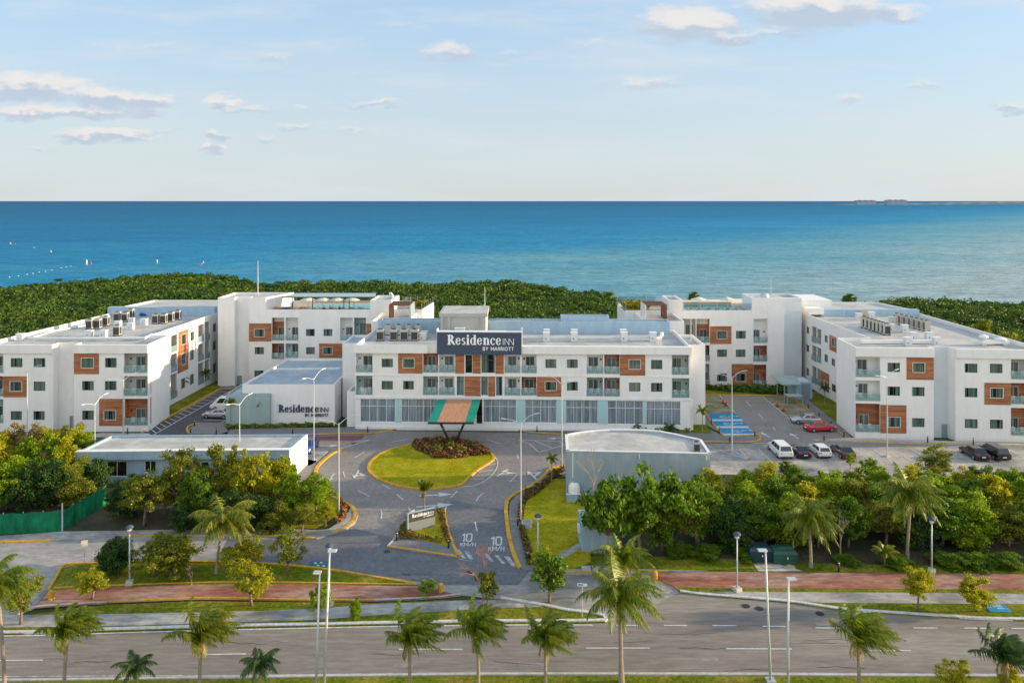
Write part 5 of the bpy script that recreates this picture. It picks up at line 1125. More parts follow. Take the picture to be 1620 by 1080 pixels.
def glass_fence(a, b, z0, h, label, n):
    a = Vector(a); b = Vector(b); t = empty('glass_fence', (a.x, a.y, z0), label=label, cat='fence'); d = b-a
    mb = MB(); mb.hexa([(0,0,.08),(d.x,d.y,.08),(d.x,d.y+.02,.08),(0,.02,.08)] if abs(d.x) > abs(d.y) else [(0,0,.08),(d.x,d.y,.08),(d.x+.02,d.y,.08),(.02,0,.08)], [(0,0,h),(d.x,d.y,h),(d.x,d.y+.02,h),(0,.02,h)] if abs(d.x) > abs(d.y) else [(0,0,h),(d.x,d.y,h),(d.x+.02,d.y,h),(.02,0,h)]); mb.build('glass_panel', MAT['pane_clear'], t)
    for k in range(n+1): q = d*k/n; MB().box(q.x-.04,q.y-.04,0,q.x+.04,q.y+.04,h+.06).build('post', MAT['galvanised'], t)
glass_fence((-40,155.5), (-26.4,155.5), 14.0, 1.1, 'glass wind screen behind the left rooftop pool', 5); MB().box(0,0,0,14,.2,.36).build('low_wall', MAT['sand_deck'], None, False, None).location = (-40.3,155.6,13.2)
tag(bpy.data.objects['low_wall'], 'low sand-coloured wall behind the left rooftop pool', 'wall')
w2 = MB().box(0,0,0,12.5,.2,.5).build('low_wall', MAT['sand_deck']); w2.location = (31.6,152.6,13.2); tag(w2, 'low sand-coloured wall behind the right rooftop pool', 'wall')
glass_fence((-16.6,139.6), (-15.6,149.4), 14.0, 1.0, 'glass balustrade along the right edge of the left planted terrace', 5)
glass_fence((-21.5,149.6), (-15.7,149.4), 14.0, 1.1, 'glass screen at the rear of the left planted terrace', 4)
glass_fence((20.95,139.7), (21.0,150.4), 14.0, 1.0, 'glass balustrade along the left edge of the right planted terrace', 5)
glass_fence((21.2,150.6), (28.5,150.8), 14.0, 1.1, 'glass screen at the rear of the right planted terrace', 4)
glass_fence((31.6,139.7), (44.0,139.7), 13.95, 1.2, 'clear glass balustrade in front of the right rooftop pool', 4)
um = empty('parasol', (0,0,0))
MB().tube([(0,0,0),(0,0,2.4)], .04, 8).build('pole', MAT['galvanised'], um); MB().lathe([(.3,0),(.3,.08),(.06,.1)], n=12).build('base', MAT['galvanised'], um)
mb = MB(); mb.lathe([(1.55,1.75),(1.6,1.85),(.08,2.55),(.02,2.6)], n=8); mb.build('canopy', MAT['umbrella_cloth'], um)
for i, px in enumerate((487.5, 510.7, 533, 556.3)): place(um, ((px-CX)*148/F, 148, zt), R(22*i), f'cream parasol, {names[i]} of the four on the left pool terrace', 'parasol', 'parasols on the roof terraces', (1,1,.82))
for i, px in enumerate((1105, 1150)): place(um, ((px-CX)*150.5/F, 151.2 if 0 else 150.5, zt), R(30*i+10), f'pale parasol, {("left", "right")[i]} one on the right pool terrace', 'parasol', 'parasols on the roof terraces', (1,1,.72))
ln = empty('sun_lounger', (0,0,0))
MB().hexa([(-.32,-.9,.3),(.32,-.9,.3),(.32,.35,.3),(-.32,.35,.3)], [(-.32,-.9,.38),(.32,-.9,.38),(.32,.35,.38),(-.32,.35,.38)]).build('mattress', MAT['plastic_white'], ln)
MB().hexa([(-.32,.36,.3),(.32,.36,.3),(.32,.9,.7),(-.32,.9,.7)], [(-.32,.34,.38),(.32,.34,.38),(.32,.86,.78),(-.32,.86,.78)]).build('backrest', MAT['plastic_white'], ln)
for sx, sy in ((-.28,-.8),(.28,-.8),(-.28,.3),(.28,.3)): MB().box(sx-.03,sy-.03,0,sx+.03,sy+.03,.3).build('leg', MAT['dark_metal'], ln)
for i in range(6): place(ln, (-37.2+i*1.75, 142.6, zt+.35), R(180+random.uniform(-12,12)), f'white sun lounger, {od[i]} from the left along the left pool', 'sun lounger', 'sun loungers by the pools')
for i in range(6): place(ln, (33.3+i*1.7, 141.9, zt+.3), R(180+random.uniform(-12,12)), f'white sun lounger, {od[i]} from the left along the right pool', 'sun lounger', 'sun loungers by the pools')
pl = MB().box(-38.4,141.2,zt,-26.3,144.4,zt+.35).build('pool_deck', MAT['sand_deck']); pl['kind'] = 'structure'
pl = MB().box(32.2,140.6,zt,43.9,143.4,zt+.3).build('pool_deck', MAT['sand_deck']); pl['kind'] = 'structure'
# bar counter, stools, towels cart on the left terrace
bc = empty('bar_counter', (-44.2,141.0,zt), label='wooden bar counter at the left end of the pool terrace', cat='bar counter')
MB().box(0,0,0,3.0,.6,1.05).build('counter', MAT['wood_boards'], bc); MB().box(-.08,-.1,1.05,3.1,.7,1.12).build('worktop', MAT['sand_deck'], bc)
st = empty('bar_stool', (0,0,0)); MB().lathe([(.2,.7),(.2,.76)], n=12).build('seat', MAT['wood_boards'], st); mb = MB()
for a in (0,90,180,270): mb.bar((.16*math.cos(R(a)),.16*math.sin(R(a)),0),(.1*math.cos(R(a)),.1*math.sin(R(a)),.7),.03)
mb.build('leg_frame', MAT['dark_metal'], st)
for i in range(3): place(st, (-40.6+i*.75, 141.6, zt), 0, f'wooden bar stool, {("left","middle","right")[i]} of three beside the terrace bar', 'stool', 'bar stools on the terrace')
tb = empty('lounge_table', (0,0,0)); MB().box(-.6,-.4,.62,.6,.4,.7).build('table_top', MAT['wood_boards'], tb)
for sx, sy in ((-.5,-.3),(.5,-.3),(-.5,.3),(.5,.3)): MB().box(sx-.04,sy-.04,0,sx+.04,sy+.04,.62).build('leg', MAT['wood_boards'], tb)
place(tb, (-39.6,146.4 if 0 else 143.9,zt), 0, 'brown wooden table on the left pool terrace near the bar', 'table'); place(tb, (-19.2,143.8,zt), R(10), 'wooden table among plants on the left planted terrace', 'table'); place(tb, (25.0,144.0,zt), R(-8), 'wooden table among plants on the right planted terrace', 'table')
tw = MB().box(0,0,0,1.1,.6,.8).build('towel_cart', MAT['blue_cloth']); tw.location = (-42.6,140.7,zt+.3); tag(tw, 'blue cloth-covered cart beside the terrace bar', 'cart')
# seated people on the pool edge
def person(loc, rz, shirt, label):
    root = empty('person', loc, rz, label, 'person')
    J = {'pel':(0,0,.12),'wai':(0,.02,.3),'chest':(0,.03,.5),'neck':(0,.02,.64),'h1':(0,-.01,.72),'h2':(0,-.01,.84),
      'sl':(-.17,.03,.56),'el':(-.24,-.02,.34),'wl':(-.18,-.22,.22),'hl':(-.15,-.30,.2),'sr':(.17,.03,.56),'er':(.24,-.02,.34),'wr':(.18,-.22,.22),'hr':(.15,-.30,.2),
      'tl':(-.1,-.05,.1),'kl':(-.13,-.46,.1),'al':(-.13,-.5,-.32),'fl':(-.13,-.62,-.36),'tr':(.1,-.05,.1),'kr':(.13,-.46,.1),'ar':(.13,-.5,-.32),'fr':(.13,-.62,-.36)}
    rad = {'pel':.13,'wai':.12,'chest':.14,'neck':.055,'h1':.09,'h2':.085,'sl':.06,'el':.043,'wl':.03,'hl':.03,'sr':.06,'er':.043,'wr':.03,'hr':.03,'tl':.09,'kl':.06,'al':.04,'fl':.035,'tr':.09,'kr':.06,'ar':.04,'fr':.035}
    E = [('pel','wai'),('wai','chest'),('chest','neck'),('neck','h1'),('h1','h2'),('chest','sl'),('sl','el'),('el','wl'),('wl','hl'),('chest','sr'),('sr','er'),('er','wr'),('wr','hr'),('pel','tl'),('tl','kl'),('kl','al'),('al','fl'),('pel','tr'),('tr','kr'),('kr','ar'),('ar','fr')]
    ks = list(J); me = bpy.data.meshes.new('body'); me.from_pydata([J[k] for k in ks], [(ks.index(a), ks.index(b)) for a, b in E], [])
    o = bpy.data.objects.new('body', me); C.objects.link(o); setparent(o, root); me.materials.append(MAT['skin'])
    sk = o.modifiers.new('skin', 'SKIN'); 
    for i, k in enumerate(ks): me.skin_vertices[0].data[i].radius = (rad[k], rad[k]); me.skin_vertices[0].data[i].use_root = (k == 'pel')
    sb = o.modifiers.new('sub', 'SUBSURF'); sb.levels = 1; sb.render_levels = 1
    MB().tube([(0,.03,.14),(0,.03,.3),(0,.03,.5),(0,.03,.6)], [.16,.145,.17,.09], 12).build('shirt', MAT[shirt], root, True)
    MB().tube([(0,.0,.68),(0,.02,.76),(0,.015,.86),(0,.0,.92)], [.09,.108,.1,.03], 12).build('hair', MAT['hair'], root, True)
zs = 13.55
person((-35.2,142.0,zs), R(170), 'cloth_dark', 'person in dark top seated at the pool edge by the post')
person((-34.0,142.0,zs), R(195), 'cloth_red', 'person in reddish top seated at the pool edge')
person((-32.3,141.9,zs), R(180), 'cloth_dark', 'dark-haired person seated rightmost along the pool edge')
# pergolas
def pergola(x0, sgn_, label):
    t = empty('pergola', (x0, 133, 13.0), label=label, cat='pergola'); b = tuple(t.location)
    for k in range(4):
        y = 133.2 + k*1.35; MB().box(x0+sgn_*2.75-.14,y,13.0,x0+sgn_*2.75+.14,y+.42,15.75).build('fin', MAT['stucco_grey'], t, False, b)
        MB().box(x0-.12-sgn_*.9,y,13.0,x0+.12-sgn_*.9,y+.4,15.6).build('post', MAT['wood_brown'], t, False, b)
        MB().box(min(x0-sgn_*1.0,x0+sgn_*2.7),y+.05,15.6,max(x0-sgn_*1.0,x0+sgn_*2.7),y+.4,15.86).build('beam', MAT['wood_brown'], t, False, b)
pergola(-20.6, 1, 'dark brown pergola with grey fins on the left link terrace'); pergola(26.2, -1, 'dark brown pergola with grey fins on the right link terrace')
# ------------------------------------------------------------------ canopy over the entrance drive
def canopy():
    t = empty('entrance_canopy', G(712,704), label='tilted green and wood slatted canopy on a black V-shaped column', cat='canopy'); b = tuple(t.location)
    Yb, Yt = 104.3, 110.5
    BL, BR = AT(677,667.5,Yb), AT(749.5,667.5,Yb); TL, TR = AT(693.5,631.3,Yt), AT(760,631.8,Yt)
    def strip(a, c, off, th, name, mat):
        p = [BL.lerp(BR,a), BL.lerp(BR,c), TL.lerp(TR,c), TL.lerp(TR,a)]; n = (p[1]-p[0]).cross(p[3]-p[0]).normalized()
        MB().hexa([tuple(q+n*(off-th)) for q in p], [tuple(q+n*off) for q in p]).build(name, MAT[mat], t, False, b)
    strip(0,.2,0,.06,'green_panel','canopy_green'); strip(.2,.805,.012,.06,'wood_slats','canopy_slat'); strip(.805,1,0,.06,'green_panel','canopy_green')
    strip(.0,1,-.08,.14,'underframe','dark_metal')
    MB().bar(BL+Vector((0,-.05,-.12)), BR+Vector((0,-.05,-.12)), .12, .26).build('edge_beam', MAT['dark_metal'], t, False, b)
    f0 = G(713.5,704); f1 = G(719,704)
    for a, px in ((f0,697.5),(f1,734)):
        MB().bar(a+Vector((0,0,.1)), AT(px,670.5,Yb+.3), .24, .24).build('column', MAT['dark_metal'], t, False, b)
    MB().box(f0.x-.3,f0.y-.3,0,f1.x+.3,f1.y+.3,.35).build('footing', MAT['dark_metal'], t, False, b)
m = nm('canopy_slat', (.36,.17,.10), (.52,.28,.18), 1, .6, stretch=(9,1.2,1.2), detail=3)
canopy()
# monument sign
def monument():
    a = G(646.3,845); b = G(688.5,834.5); e = (b-a); e.z = 0; L = e.length; e.normalize(); n = Vector((e.y,-e.x,0))
    t = empty('monument_sign', (a.x,a.y,0), label='dark and pale grey monument sign on the wedge-shaped island', cat='sign'); bs = tuple(t.location); z = Vector((0,0,1))
    def bx_(u0,z0,u1,z1,o0,o1,name,mat,p=None):
        c = lambda u,zz,o: tuple(a+e*u+n*o+z*zz); return MB().hexa([c(u0,z0,o1),c(u1,z0,o1),c(u1,z0,o0),c(u0,z0,o0)],[c(u0,z1,o1),c(u1,z1,o1),c(u1,z1,o0),c(u0,z1,o0)]).build(name, MAT[mat], p or t, False, bs)
    up = bx_(0,1.18,L,2.08,-.22,0,'name_panel','panel_dark'); bx_(0.02,.1,L-.02,1.17,-.2,-.02,'base_panel','panel_pale'); bx_(-.1,0.05,-.005,2.12,-.24,.02,'post','house_blue'); bx_(-.1,2.085,L+.01,2.13,-.24,.02,'top_edge','house_blue')
    lettering(t, bs, a+e*(L*.13)+z*1.60+n*.004, e, n, L*.80, 'letter_white', .03, par=up)
nm('panel_dark', (.05,.05,.052), rough=.6); nm('panel_pale', (.17,.20,.20), rough=.6)
monument()
# concrete meter box
c = G(1209*0+829, 835); cb2 = empty('meter_pit', (c.x+.3,c.y,.14), label='low concrete box with dark lid beside the lamp post', cat='meter box')
mb = MB(); mb.box(-.55,-.5,0,.55,.5,.55); mb.build('box', MAT['concrete_pale'], cb2); MB().box(-.38,-.33,.55,.38,.33,.58).build('lid', MAT['door_grey'], cb2)
# ------------------------------------------------------------------ lamps, bollards, signs
def lamp_double(h):
    t = empty('street_lamp', (0,0,0)); MB().tube([(0,0,0),(0,0,h)], [.085,.045], 10).build('pole', MAT['pole_white'], t); MB().box(-.3,-.3,0,.3,.3,.16).build('base', MAT['concrete_pale'], t)
    for s_, dz, ln_ in ((-1,.0,1.5),(1,.55,1.4)):
        a = MB().tube([(0,0,h-.2),(s_*ln_*.6,0,h+.15+dz*.7),(s_*ln_,0,h+.25+dz)], [.04,.032,.026], 8).build('arm', MAT['pole_white'], t)
        MB().hexa([(s_*ln_-.05,-.11,h+.22+dz),(s_*(ln_+.6),-.11,h+.32+dz),(s_*(ln_+.6),.11,h+.32+dz),(s_*ln_-.05,.11,h+.22+dz)],[(s_*ln_-.05,-.1,h+.28+dz),(s_*(ln_+.6),-.1,h+.36+dz),(s_*(ln_+.6),.1,h+.36+dz),(s_*ln_-.05,.1,h+.28+dz)]).build('lamp_head', MAT['galvanised'], a)
    return t
def hz(py_top, base): Y = base.y; return H-(py_top-HY)*Y/F
def lampat(px, ytop, ybase, label, rz=0):
    b = G(px, ybase); h = hz(ytop, b); t = lamp_double(h-.3); t.location = b; t.rotation_euler.z = rz; tag(t, label, 'street lamp', 'twin-armed white street lamps')
lampat(43,584,694,'tall twin-arm white lamp in front of the left edge balconies'); lampat(195,597,688,'twin-arm white lamp in front of the left wing corner balcony', R(25)); 
lampat(150,634,731,'white lamp post at the left corner of the gatehouse', R(70)); lampat(379,634,745,'white lamp post in front of the sage panel behind the gatehouse', R(60))
lampat(496.5,594,728,'tall white lamp post beside the parked blue pickup', R(60)); lampat(536,664,819,'twin-arm white lamp on the left drive pavement')
lampat(824,662,826,'twin-arm white lamp on the right drive pavement'); lampat(889,602,744,'white lamp post beside the curved building corner', R(170)); lampat(1158,592,719,'white lamp post beside the blue accessible bays', R(-8)); lampat(1403.5,592,722,'twin-arm white lamp behind the parking row at right', R(20))
def tall_lamp(px, ytop, Y, lean, head, label):
    b = Vector(((px-CX)*Y/F, Y, .1)); h = hz(ytop, b); t = empty('street_lamp', b, label=label, cat='street lamp', group='tall roadside lamps in the median')
    MB().tube([(0,0,0),(lean,0,h)], [.095,.06], 12).build('pole', MAT['pole_white'], t, True); MB().box(-.32,-.32,0,.32,.32,.14).build('base', MAT['galvanised'], t)
    MB().hexa([(lean-.1,-.2,h),(lean+head*.55,-.25,h+.04),(lean+head*.55,.2,h+.04),(lean-.1,.2,h)] if head > 0 else [(lean+head*.55,-.25,h+.04),(lean+.1,-.2,h),(lean+.1,.2,h),(lean+head*.55,.2,h+.04)],
              [(lean-.1,-.17,h+.09),(lean+head*.5,-.2,h+.1),(lean+head*.5,.17,h+.1),(lean-.1,.17,h+.09)] if head > 0 else [(lean+head*.5,-.2,h+.1),(lean+.1,-.17,h+.09),(lean+.1,.17,h+.09),(lean+head*.5,.17,h+.1)]).build('lamp_head', MAT['pole_white'], t)
tall_lamp(499.5,908,52.6,.28,-.8,'shorter left one of the two white lamp posts in the left median'); tall_lamp(512.5,874,52.6,.40,.9,'taller right one of the two lamp posts in the left median')
tall_lamp(1219,873,53.6,-.36,-1,'taller left one of the two lamp posts in the right median'); tall_lamp(1246.5,918,52.4,.03,1,'shorter right one of the two lamp posts in the right median')
gl = empty('globe_lamp', (0,0,0))
MB().tube([(0,0,.25),(0,0,3.9)], [.075,.055], 10).build('pole', MAT['pole_white'], gl, True); MB().box(-.3,-.3,0,.3,.3,.28).build('base', MAT['concrete_pale'], gl)
MB().tube([(0,0,1.9),(0,0,2.35)], .079, 10).build('blue_band', MAT['house_blue'], gl)
mb = MB()
for a in range(4): q = R(45+90*a); mb.tube([(0,0,3.9),(.2*math.cos(q),.2*math.sin(q),4.05),(.24*math.cos(q),.24*math.sin(q),4.3)], .02, 6)
mb.build('bracket', MAT['galvanised'], gl)
MB().lathe([(.10,4.0),(.15,4.1),(.17,4.28)], n=14).build('diffuser', MAT['lamp_clear'], gl, True); MB().lathe([(.34,4.28),(.34,4.36),(.24,4.45),(.03,4.5)], n=14).build('hood', MAT['slate_sign'], gl, True)
for px, yt, yb, lb in ((205,833,924,'globe-topped white lamp on the left grass island'),(1166,844,934,'globe-topped lamp beside the red brick path near the cabinets'),(1474,820,905,'globe-topped lamp at the edge of the right thicket'),(851,815,901,'globe-topped lamp at the corner of the entrance lawn'),(521,862,957,'globe-topped lamp behind the paired lamp posts')):
    b = G(px, yb, .12); place(gl, b, R(random.uniform(0,60)), lb, 'street lamp', 'globe-topped promenade lamps', (1,1,hz(yt,b)/4.47))
bo = empty('bollard', (0,0,0)); MB().lathe([(.085,0),(.085,.72)], n=12).build('post', MAT['dark_metal'], bo, True); MB().lathe([(.088,.72),(.088,.78)], n=12).build('white_band', MAT['plastic_white'], bo); MB().lathe([(.09,.78),(.09,.86),(.03,.88)], n=12).build('cap', MAT['dark_metal'], bo, True)
BO = [(V8,407,128,'behind the gatehouse roof'),(V8,990,118,'at the left end of the red zone kerb'),(V8,1205,85,'left of the canopy by the glazed front'),(V9,1303,105,'right of the canopy on the forecourt'),(V9,1222,545,'at the top of the entrance lawn'),(V9,306,877,'at the left corner of the sign island'),(V9,673,930,'at the right corner of the sign island'),(V9,1236,1015,'at the foot of the entrance lawn'),(V9,1166,770,'beside the concrete meter box'),
 (V5,638,965,'left of the top blue bay'),(V5,686,1022,'left of the middle blue bay'),(V5,750,1075,'left of the lowest blue bay'),(V5,903,1040,'right of the lowest blue bay'),(V5,1326,1065,'in front of the red car on the lot edge'),(V5,1447,1042,'at the corner of the right wing'),(V5,1368,975,'beside the red car on the pavement'),(V5,1295,922,'behind the silver car on the pavement'),(V5,1230,870,'farthest along the court pavement'),
 (V6,801,1004,'in front of the right wing, left of the recess'),(V6,1080,1014,'in front of the right wing, right of the recess'),(V1,1187,978,'at the corner of the striped lane'),(V1,1163,1020,'nearer the lamp at the striped lane'),(V1,778,1026,'in front of the left wing corner'),(V14,670,270,'on the grass beside the red brick path'),(V10,65,1018,'behind the globe lamp on the entrance lawn'),(V1,1320,1028,'beside the sage wall on the pavement')]
for v, x, y, d in BO: place(bo, G(*P(v,x,y), .12), 0, f'short black bollard {d}', 'bollard', 'black bollards', 1.05)
cn = empty('traffic_cone', (0,0,0)); MB().lathe([(.17,.04),(.04,.7),(.03,.72)], n=12).build('cone', MAT['orange_cone'], cn, True); MB().box(-.22,-.22,0,.22,.22,.04).build('foot', MAT['dark_metal'], cn); MB().lathe([(.118,.3),(.086,.45)], n=12).build('white_stripe', MAT['plastic_white'], cn)
for v, x, y, d in ((V5,711,842,'upper one on the left paved bays'),(V5,728,855,'lower one on the left paved bays'),(V5,1040,858,'upper one on the right paved bays'),(V5,1078,888,'lower one on the right paved bays')): place(cn, G(*P(v,x,y), .03), 0, f'orange traffic cone, {d}', 'traffic cone', 'orange cones in the parking court', 1.3)
def sign_post(px, ytop, ybase, w, h, rz, mat, label, tilt=0):
    b = G(px, ybase, .12); t = empty('sign_post', b, rz, label, 'sign'); z = hz(ytop, b)-.12
    MB().tube([(0,0,0),(0,0,z)], .035, 8).build('post', MAT['galvanised'], t); MB().box(-w/2,-.06,z-h,w/2,-.035,z).build('sign_plate', MAT[mat], t)
    return t
sign_post(133.5,854,892,.55,.6,R(25),'concrete_pale','pale square sign seen from behind on the grass island')
t = sign_post(921,922,975,.8,.22,R(-8),'frame_white','small white and blue plate sign on the grass tip of the median'); MB().box(-.36,-.064,hz(922,G(921,975,.12))-.28,.1,-.061,hz(922,G(921,975,.12))-.16).build('blue_stripe', MAT['blue_paint'], t)
# yellow stub blocks
for px, py, lb in ((81,948,'short yellow block at the left end of the brick path'),(697,936,'short yellow block at the right tip of the brick path'),(1036,916,'short yellow block beside the large palm')):
    b = G(px, py, .1); t = MB(); t.prism([(.25*math.cos(k*.785+.39), .25*math.sin(k*.785+.39)) for k in range(8)], 0, .7); t.lathe([(.2,.7),(.1,.78)], n=10); o = t.build('yellow_bollard', MAT['yellow_paint'], base=(0,0,0)); o.location = b; tag(o, lb, 'bollard', 'yellow blocks closing the brick path')
# utility cabinets
def cabinet(x0, y0, x1, ht, mat, label):
    a = G(*P(V14,x0,y0), .14); b = G(*P(V14,x1,y0), .14); w = b.x-a.x; t = empty('utility_cabinet', (a.x,a.y,.14), label=label, cat='utility cabinet')
    MB().box(0,0,0,w,1.5,ht*.78).build('housing', MAT[mat], t); MB().hexa([(-.05,-.06,ht*.78),(w+.05,-.06,ht*.78),(w+.05,1.6,ht*.78),(-.05,1.6,ht*.78)],[(.1,.1,ht),(w-.1,.1,ht),(w-.1,1.45,ht),(.1,1.45,ht)]).build('lid', MAT[mat], t)
    MB().box(w*.48,-.02,.1,w*.5,0.0,ht*.7).build('door_seam', MAT['dark_metal'], t); MB().box(w*.56,-.05,.5,w*.6,-.021,.66).build('label_plate', MAT['plastic_white'], t)
cabinet(214,222,328,1.25,'transformer_blue','dark blue utility cabinet on the concrete slab'); cabinet(338,234,460,1.15,'transformer_green','dark green utility cabinet on the concrete slab')
for x, y in ((297,243),(424,247)):
    o = MB().lathe([(.42,0),(.42,.02)], n=18).build('access_cover', MAT['sand_deck'], base=(0,0,0)); o.location = G(*P(V14,x,y), .14); tag(o, f'round tan access cover in front of the {"blue" if x < 300 else "green"} cabinet', 'manhole cover')
# ------------------------------------------------------------------ cars
def car(kind, paint, loc, rz, label, cat='car'):
    D = {'sedan':(4.5,1.78,1.45),'hatch':(4.1,1.75,1.5),'minivan':(5.0,1.95,1.75),'suv':(4.6,1.88,1.68),'van':(5.2,1.9,2.1),'pickup':(4.6,1.75,1.65)}
    L, Wd, Ht = D[kind]; t = empty({'van':'passenger_van','minivan':'minivan','pickup':'pickup_truck'}.get(kind,'parked_car'), loc, rz, label, cat); w = Wd/2
    if kind == 'sedan': st = [(-.5,.86,.55),(-.49,.93,.80),(-.44,.97,.96),(-.3,1,1.0),(0,1,.97),(.2,1,.96),(.3,1,.93),(.43,.96,.80),(.48,.9,.68),(.5,.82,.5)]; cabin = (-.40,.20,-.24,.04)
    elif kind == 'hatch': st = [(-.5,.88,.55),(-.49,.95,.9),(-.45,.98,1.0),(-.3,1,1.0),(0,1,.98),(.22,1,.97),(.32,1,.93),(.44,.95,.8),(.49,.88,.66),(.5,.8,.5)]; cabin = (-.485,.24,-.40,.05)
    elif kind in ('suv','minivan'): st = [(-.5,.9,.6),(-.495,.97,1.0),(-.47,.99,1.08),(0,1,1.06),(.25,1,1.04),(.34,1,1.0),(.46,.94,.86),(.5,.84,.55)]; cabin = (-.485,.30,-.43,.12)
    elif kind == 'van': st = [(-.5,.92,.7),(-.495,.98,1.1),(0,1,1.15),(.3,1,1.12),(.40,.98,1.05),(.48,.94,.9),(.5,.86,.55)]; cabin = (-.49,.42,-.46,.24)
    else: st = [(-.5,.9,.6),(-.495,.97,.92),(-.2,1,.95),(.1,1,.98),(.3,1,1.0),(.44,.96,.92),(.5,.86,.6)]; cabin = (-.12,.24,-.08,.14)
    mb = MB(); n = None; rings = []
    for y, k, zt_ in st:
        hw = w*k; zb = .24 if abs(y) < .48 else .34
        rings.append([(-hw*.9,y*L,zb),(-hw,y*L,zb+.14),(-hw*1.0,y*L,.62*zt_+.1),(-hw*.94,y*L,zt_-.04),(-hw*.8,y*L,zt_),(hw*.8,y*L,zt_),(hw*.94,y*L,zt_-.04),(hw,y*L,.62*zt_+.1),(hw,y*L,zb+.14),(hw*.9,y*L,zb)])
    vs = [p for r in rings for p in r]; m_ = 10; fs = []
    for i in range(len(rings)-1):
        for k in range(m_): fs.append((i*m_+k, i*m_+(k+1)%m_, (i+1)*m_+(k+1)%m_, (i+1)*m_+k))
    fs += [tuple(range(m_))[::-1], tuple(range((len(rings)-1)*m_, len(rings)*m_))]; mb.add(vs, fs); body = mb.build('body', MAT[paint], t, False)
    bv = body.modifiers.new('b', 'BEVEL'); bv.width = .05; bv.segments = 2; bv.limit_method = 'ANGLE'; bv.angle_limit = R(20); body.data.polygons.foreach_set('use_smooth', [True]*len(body.data.polygons))
    yb0, yb1, yt0, yt1 = [q*L for q in cabin]; belt = st[len(st)//2][2]-.03; wb = w*.92; wt = w*.74
    bot = [(-wb,yb0,belt),(wb,yb0,belt),(wb,yb1,belt),(-wb,yb1,belt)]; top = [(-wt,yt0,Ht-.03),(wt,yt0,Ht-.03),(wt,yt1,Ht-.04),(-wt,yt1,Ht-.04)]
    cbn = MB().hexa(bot, top).build('cabin', MAT[paint], t); bv = cbn.modifiers.new('b', 'BEVEL'); bv.width = .06; bv.segments = 2
    V_ = lambda p: Vector(p)
    def pane(a, b, c, d, i0, i1, j0, j1, name):
        a, b, c, d = map(V_, (a, b, c, d)); g = lambda s, q: a.lerp(b, s).lerp(d.lerp(c, s), q); nn = (b-a).cross(d-a).normalized()*.012
        p = [g(i0,j0), g(i1,j0), g(i1,j1), g(i0,j1)]; MB().hexa([tuple(q-nn) for q in p], [tuple(q+nn) for q in p]).build(name, MAT['car_glass'], t)
    pane(bot[0],bot[1],top[1],top[0],.07,.93,.12,.9,'rear_window'); pane(bot[2],bot[3],top[3],top[2],.05,.95,.06,.92,'windscreen')
    nw = 3 if kind in ('minivan','van','suv') else (1 if kind == 'pickup' else 2)
    for q in range(nw):
        i0 = .09 + .82*q/nw; i1 = .09+.82*(q+1)/nw-.03
        pane(bot[1],bot[2],top[2],top[1],i0,i1,.14,.88,'side_window'); pane(bot[3],bot[0],top[0],top[3],1-i1,1-i0,.14,.88,'side_window')
    if kind == 'pickup': MB().box(-w*.8,-L*.47,.955,w*.8,-L*.14,.99).build('load_bed', MAT['dark_metal'], t)
    for sx in (-1,1):
        for sy in (-.31,.31):
            r = .33; wh = MB(); wh.tube([(sx*(w-.2),sy*L,r),(sx*(w+.015),sy*L,r)], r, 20); wo = wh.build('wheel', MAT['tyre'], t)
            MB().tube([(sx*(w+.016),sy*L,r),(sx*(w+.03),sy*L,r)], r*.62, 14).build('rim', MAT['rim'], wo)
        MB().hexa([(sx*w*.60,-L*.503,.72),(sx*w*.95,-L*.49,.72),(sx*w*.95,-L*.46,.72),(sx*w*.6,-L*.46,.72)],[(sx*w*.62,-L*.497,.9),(sx*w*.93,-L*.485,.9),(sx*w*.93,-L*.455,.9),(sx*w*.62,-L*.455,.9)]).build('tail_light', MAT['lamp_red'], t)
        MB().hexa([(sx*w*.5,L*.47,.58),(sx*w*.88,L*.45,.58),(sx*w*.86,L*.487,.58),(sx*w*.5,L*.5,.58)],[(sx*w*.5,L*.46,.72),(sx*w*.9,L*.43,.74),(sx*w*.88,L*.472,.74),(sx*w*.5,L*.489,.72)]).build('headlight', MAT['lamp_clear'], t)
        MB().box(min(sx*w*.98,sx*(w+.17)),L*.17,belt+.02,max(sx*w*.98,sx*(w+.17)),L*.21,belt+.16).build('wing_mirror', MAT[paint], t)
    MB().box(-.24,-L*.508,.55,.24,-L*.498,.68).build('number_plate', MAT['plastic_white'], t)
    MB().box(-w*.85,-L*.505,.27,w*.85,-L*.47,.42).build('bumper', MAT['dark_metal'], t)
    return t
def cg(v, x, y): return G(*P(v, x, y))
def prk(kind, paint, xr, label, cat='car', dz=0):   # rear bumper centre px in V11
    c = G(*P(V11, xr, 275)); y0 = 99.6; L = 4.5; car(kind, paint, ((P(V11,xr,275)[0]-CX)*y0/F, y0+L/2+dz, .016), R(random.uniform(-1.5,1.5)), label, cat)
prk('minivan','car_white',450,'white minivan leftmost in the parking row','minivan',.3); prk('sedan','car_black',543,'black sedan with red tail lights between the minivan and white hatchback'); prk('hatch','car_white',645,'white hatchback in the parking row'); prk('sedan','car_charcoal',757,'charcoal sedan at the right of the white hatchback', 'car', -.3)
prk('sedan','car_black',1405,'black sedan, left of the two at the far right of the lot','car',-.8); prk('suv','car_black',1505,'black estate, right of the two at the far right of the lot','car',-.8)
c = G(1299,683.5); car('sedan','car_red', (c.x+.1,c.y+.7,.02), R(-83), 'red sedan parked beside the pavement in the court')
c = G(1277,672); car('sedan','car_silver', (c.x+.2,c.y+.9,.02), R(82), 'silver-blue sedan parked behind the red one')
c = G(340,662.5); car('sedan','car_silver', (c.x+.1,c.y+.8,.02), R(86), 'silver sedan beside the ballroom on the striped lane')
